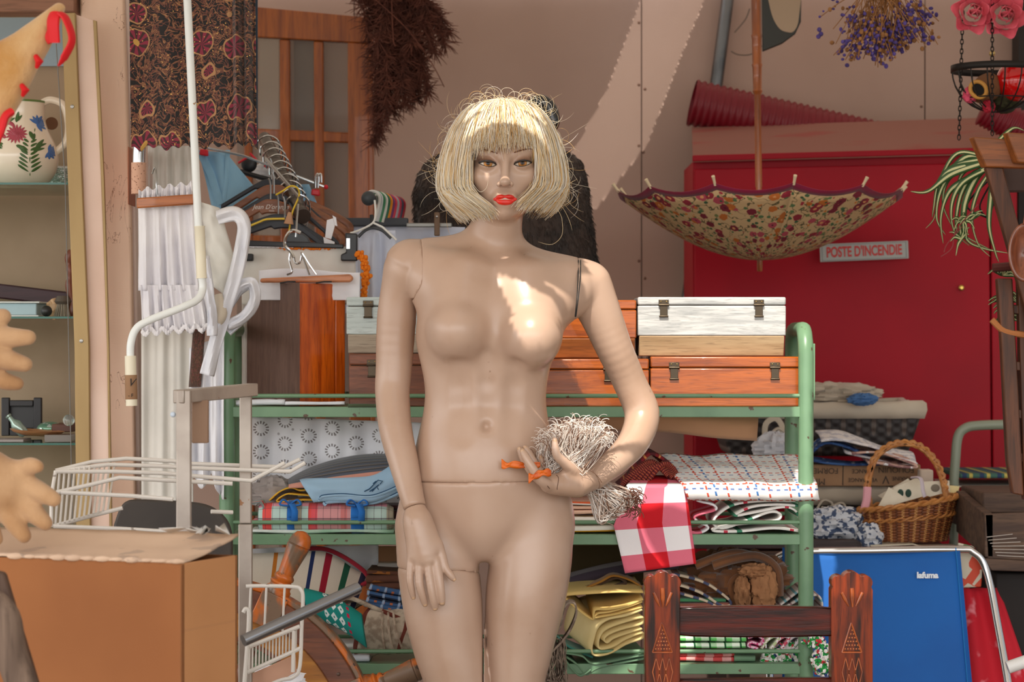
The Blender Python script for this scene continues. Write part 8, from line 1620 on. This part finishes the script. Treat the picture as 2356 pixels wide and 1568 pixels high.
for i in range(8):
    a = math.radians(20.5+45*i); e = Vector((math.cos(a), 0, math.sin(a))); n_ = 14
    pf = [(11, 60), (13, 120), (16, 190), (12, 250)]; MB().lathe([(r*k, h*k) for r, h in pf], wc_, e, 14).build('spoke', wr, sw)
    hp2 = [(30, 384), (30, 402), (26, 406), (25, 412), (28, 416), (27, 420), (20, 424), (24, 430), (24, 434), (19, 440), (22, 470), (26, 500), (27, 510), (25, 512), (27, 515), (24, 530), (17, 541), (6, 546)]
    MB().lathe([(r*k, h*k) for r, h in hp2], wc_, e, 22).build('handle', wo, sw); s = Vector((-e.z, 0, e.x)); MB().box(wc_+e*352*k+Vector((0, -.029, 0)), (64*k, .008, 78*k), Matrix((s, Vector((0, 1, 0)), e)).transposed()).build('handle_block', wo, sw, bevel=.002)
    sc_ = MB()
    for q in (-1, 1): a2_ = a+q*.16; sc_.ball(wc_+Vector((math.cos(a2_), 0, math.sin(a2_)))*352*k+Vector((0, -.028, 0)), .0042, 8, 5, (1, .4, 1))
    sc_.build('plug', Mat('wood_plug', (76, 52, 38), .5), sw)
MB().lathe([(64*k, -.035), (70*k, -.02), (70*k, .02), (64*k, .035)], wc_, (0, 1, 0), 28).build('hub', wr, sw, bevel=.003)
# yarn skein, orange ribbon and fringed scarf with the mannequin
yn = Mat('grey_yarn', (226, 214, 204), .9); at2 = yn.nt.nodes.new('ShaderNodeAttribute'); at2.attribute_name = 'strand'; sv2 = X(yn.nt, at2.outputs['Fac']); yn.over(sv2.gt(.62), (186, 160, 142)); yn.over(sv2.gt(.78), (240, 234, 228)); yn.over(sv2.lt(.12), (122, 84, 62))
def strands(m, sv, P, r): a = len(m.v); m.tube(P, r, 4, caps=False); sv.append((a, len(m.v), random.random()))
def finish(m, sv, name, mt, parent):
    o = m.build(name, mt, parent, ang=0); at = o.data.attributes.new('strand', 'FLOAT', 'POINT'); va = np.zeros(len(o.data.vertices), np.float32)
    for a, b, v in sv: va[a:b] = v
    at.data.foreach_set('value', va); return o
skn = thing('yarn_skein', 'grey beige yarn skein with frayed ends held in the mannequin hand on the hip', 'yarn'); R = random.Random(21); m = MB(); sv = []
for i in range(480):   # upper bundle: from the grip fanning up and left, curling over
    a = R.uniform(0, 1); p0 = Vector(B(R.uniform(1240, 1345), R.uniform(1068, 1095), R.uniform(-.105, -.07))); tx = lerp(1240, 1400, a)+R.gauss(0, 8); ty = lerp(1030, 1005, a)-34*math.sin(PI*a)+R.gauss(0, 12); p2 = Vector(B(tx, ty, R.uniform(-.125, -.05))); mid = p0.lerp(p2, .55)+Vector(((a-.5)*.02, -.006, 0)); d = (p2-mid).normalized(); sgn = -1 if a < .35 else (1 if a > .6 else R.choice((-1, 1)))
    P = spline([p0, mid, p2], 5); q = P[-1]; ang = sgn*R.uniform(.25, .6)
    for s in range(5): d = Matrix.Rotation(ang, 3, 'Y')@d; q = q+d*R.uniform(.0025, .0045); P.append(q)
    strands(m, sv, P, R.uniform(.0004, .0008))
finish(m, sv, 'upper_strands', yn, skn); m = MB(); sv = []
for i in range(380):   # lower bundle: behind the wrist down to the right, looping back
    a = R.uniform(-1, 1); p0 = Vector(B(R.uniform(1350, 1400), R.uniform(1105, 1140), R.uniform(-.02, .03))); L = R.uniform(.55, 1.); e_ = Vector(B(lerp(1390, 1455, (a+1)/2)+R.gauss(0, 5), lerp(1195, 1150, (a+1)/2)+R.gauss(0, 6), R.uniform(-.03, .04))); side = Vector((.7, 0, .72)); mid = p0.lerp(e_, .5)+side*a*.012+Vector((0, -.012, 0)); tip = e_+Vector((R.uniform(-.004, .014), 0, R.uniform(-.004, .016)))
    strands(m, sv, spline([p0, mid, p0.lerp(e_, .85)+side*a*.014, e_, tip], 5), R.uniform(.0007, .0012))
finish(m, sv, 'lower_strands', yn, skn); m = MB(); sv = []
for i in range(90):
    p = Vector(B(R.uniform(1440, 1468), R.uniform(1120, 1175), R.uniform(-.03, .02))); d = Vector((R.gauss(.5, .5), R.gauss(-.3, .3), R.gauss(0, .6))).normalized(); P = [p]
    for s in range(8): d = Matrix.Rotation(R.uniform(-.1, .7), 3, 'Y')@d; p = p+d*.003; P.append(p)
    strands(m, sv, P, .0008)
finish(m, sv, 'brown_tuft', Mat('brown_yarn', (122, 76, 60), .9), skn)
m = MB()
for q in ([(1325, 1083), (1345, 1078), (1370, 1090), (1385, 1110)], [(1280, 1092), (1285, 1100), (1282, 1120), (1282, 1126)], [(1250, 1100), (1258, 1115), (1265, 1124)]): m.tube(spline([B(x, y, -.135 if x < 1300 else -.10) for x, y in q], 5), .0008, 5)
m.build('binding_thread', Mat('brown_thread', (90, 62, 46), .8), skn)
orb = Mat('orange_petal_ribbon', (224, 106, 14), .45, sss=.05); orb.vary((196, 78, 8), 40); rt = thing('orange_ribbon', 'crumpled translucent orange ribbon tucked between the mannequin fingers', 'ribbon')
def rib(pts, w, nm): 
    P = spline([B(*p) for p in pts], 6); n = len(P); MB().grid(lambda u, v: P[int(v*(n-1)+.5)]+Vector((0, -.001*math.sin(u*9+v*12), (u-.5)*w*(1+.5*(1-min(1, v*6))+.25*math.sin(v*17)))), 4, n-1).build(nm, orb, rt, solid=.001)
rib([(1154, 1066, -.125), (1165, 1070, -.13), (1180, 1068, -.13), (1205, 1070, -.128), (1225, 1072, -.122), (1243, 1068, -.118)], .012, 'left_tail'); rib([(1216, 1100, -.148), (1226, 1097, -.150), (1240, 1090, -.151), (1256, 1086, -.149), (1268, 1088, -.145)], .013, 'right_tail')
sf = thing('fringed_scarf', 'grey beige woven scarf with long fringe hanging behind the mannequin thigh', 'scarf'); sfm = Mat('grey_weave', (156, 138, 122), .98); sfm.bump(sfm.noise(500, 2), .8, .0015); sfm.vary((120, 104, 92), 60, .45, .6); D = 5.30
sheet(MB(), [W(q.x, q.y, D) for q in spline([(1262, 1475, 0), (1290, 1440, 0), (1296, 1405, 0), (1306, 1388, 0), (1322, 1390, 0), (1326, 1415, 0), (1312, 1450, 0), (1295, 1475, 0), (1270, 1500, 0)], 6)], (0, .06, 0), 6, .002, 2).build('woven_band', sfm, sf, solid=.004); m = MB(); R = random.Random(31)
for i in range(60):
    x = R.uniform(1255, 1300); y = R.uniform(1462, 1490); P = [W(x+R.gauss(0, 3)+k*R.uniform(-2.5, 2.5), y+k*R.uniform(18, 26), D+R.uniform(0, .05)) for k in range(5)]; m.tube(spline(P, 3), .0013, 4)
m.build('fringe', sfm, sf, ang=0)
settle()
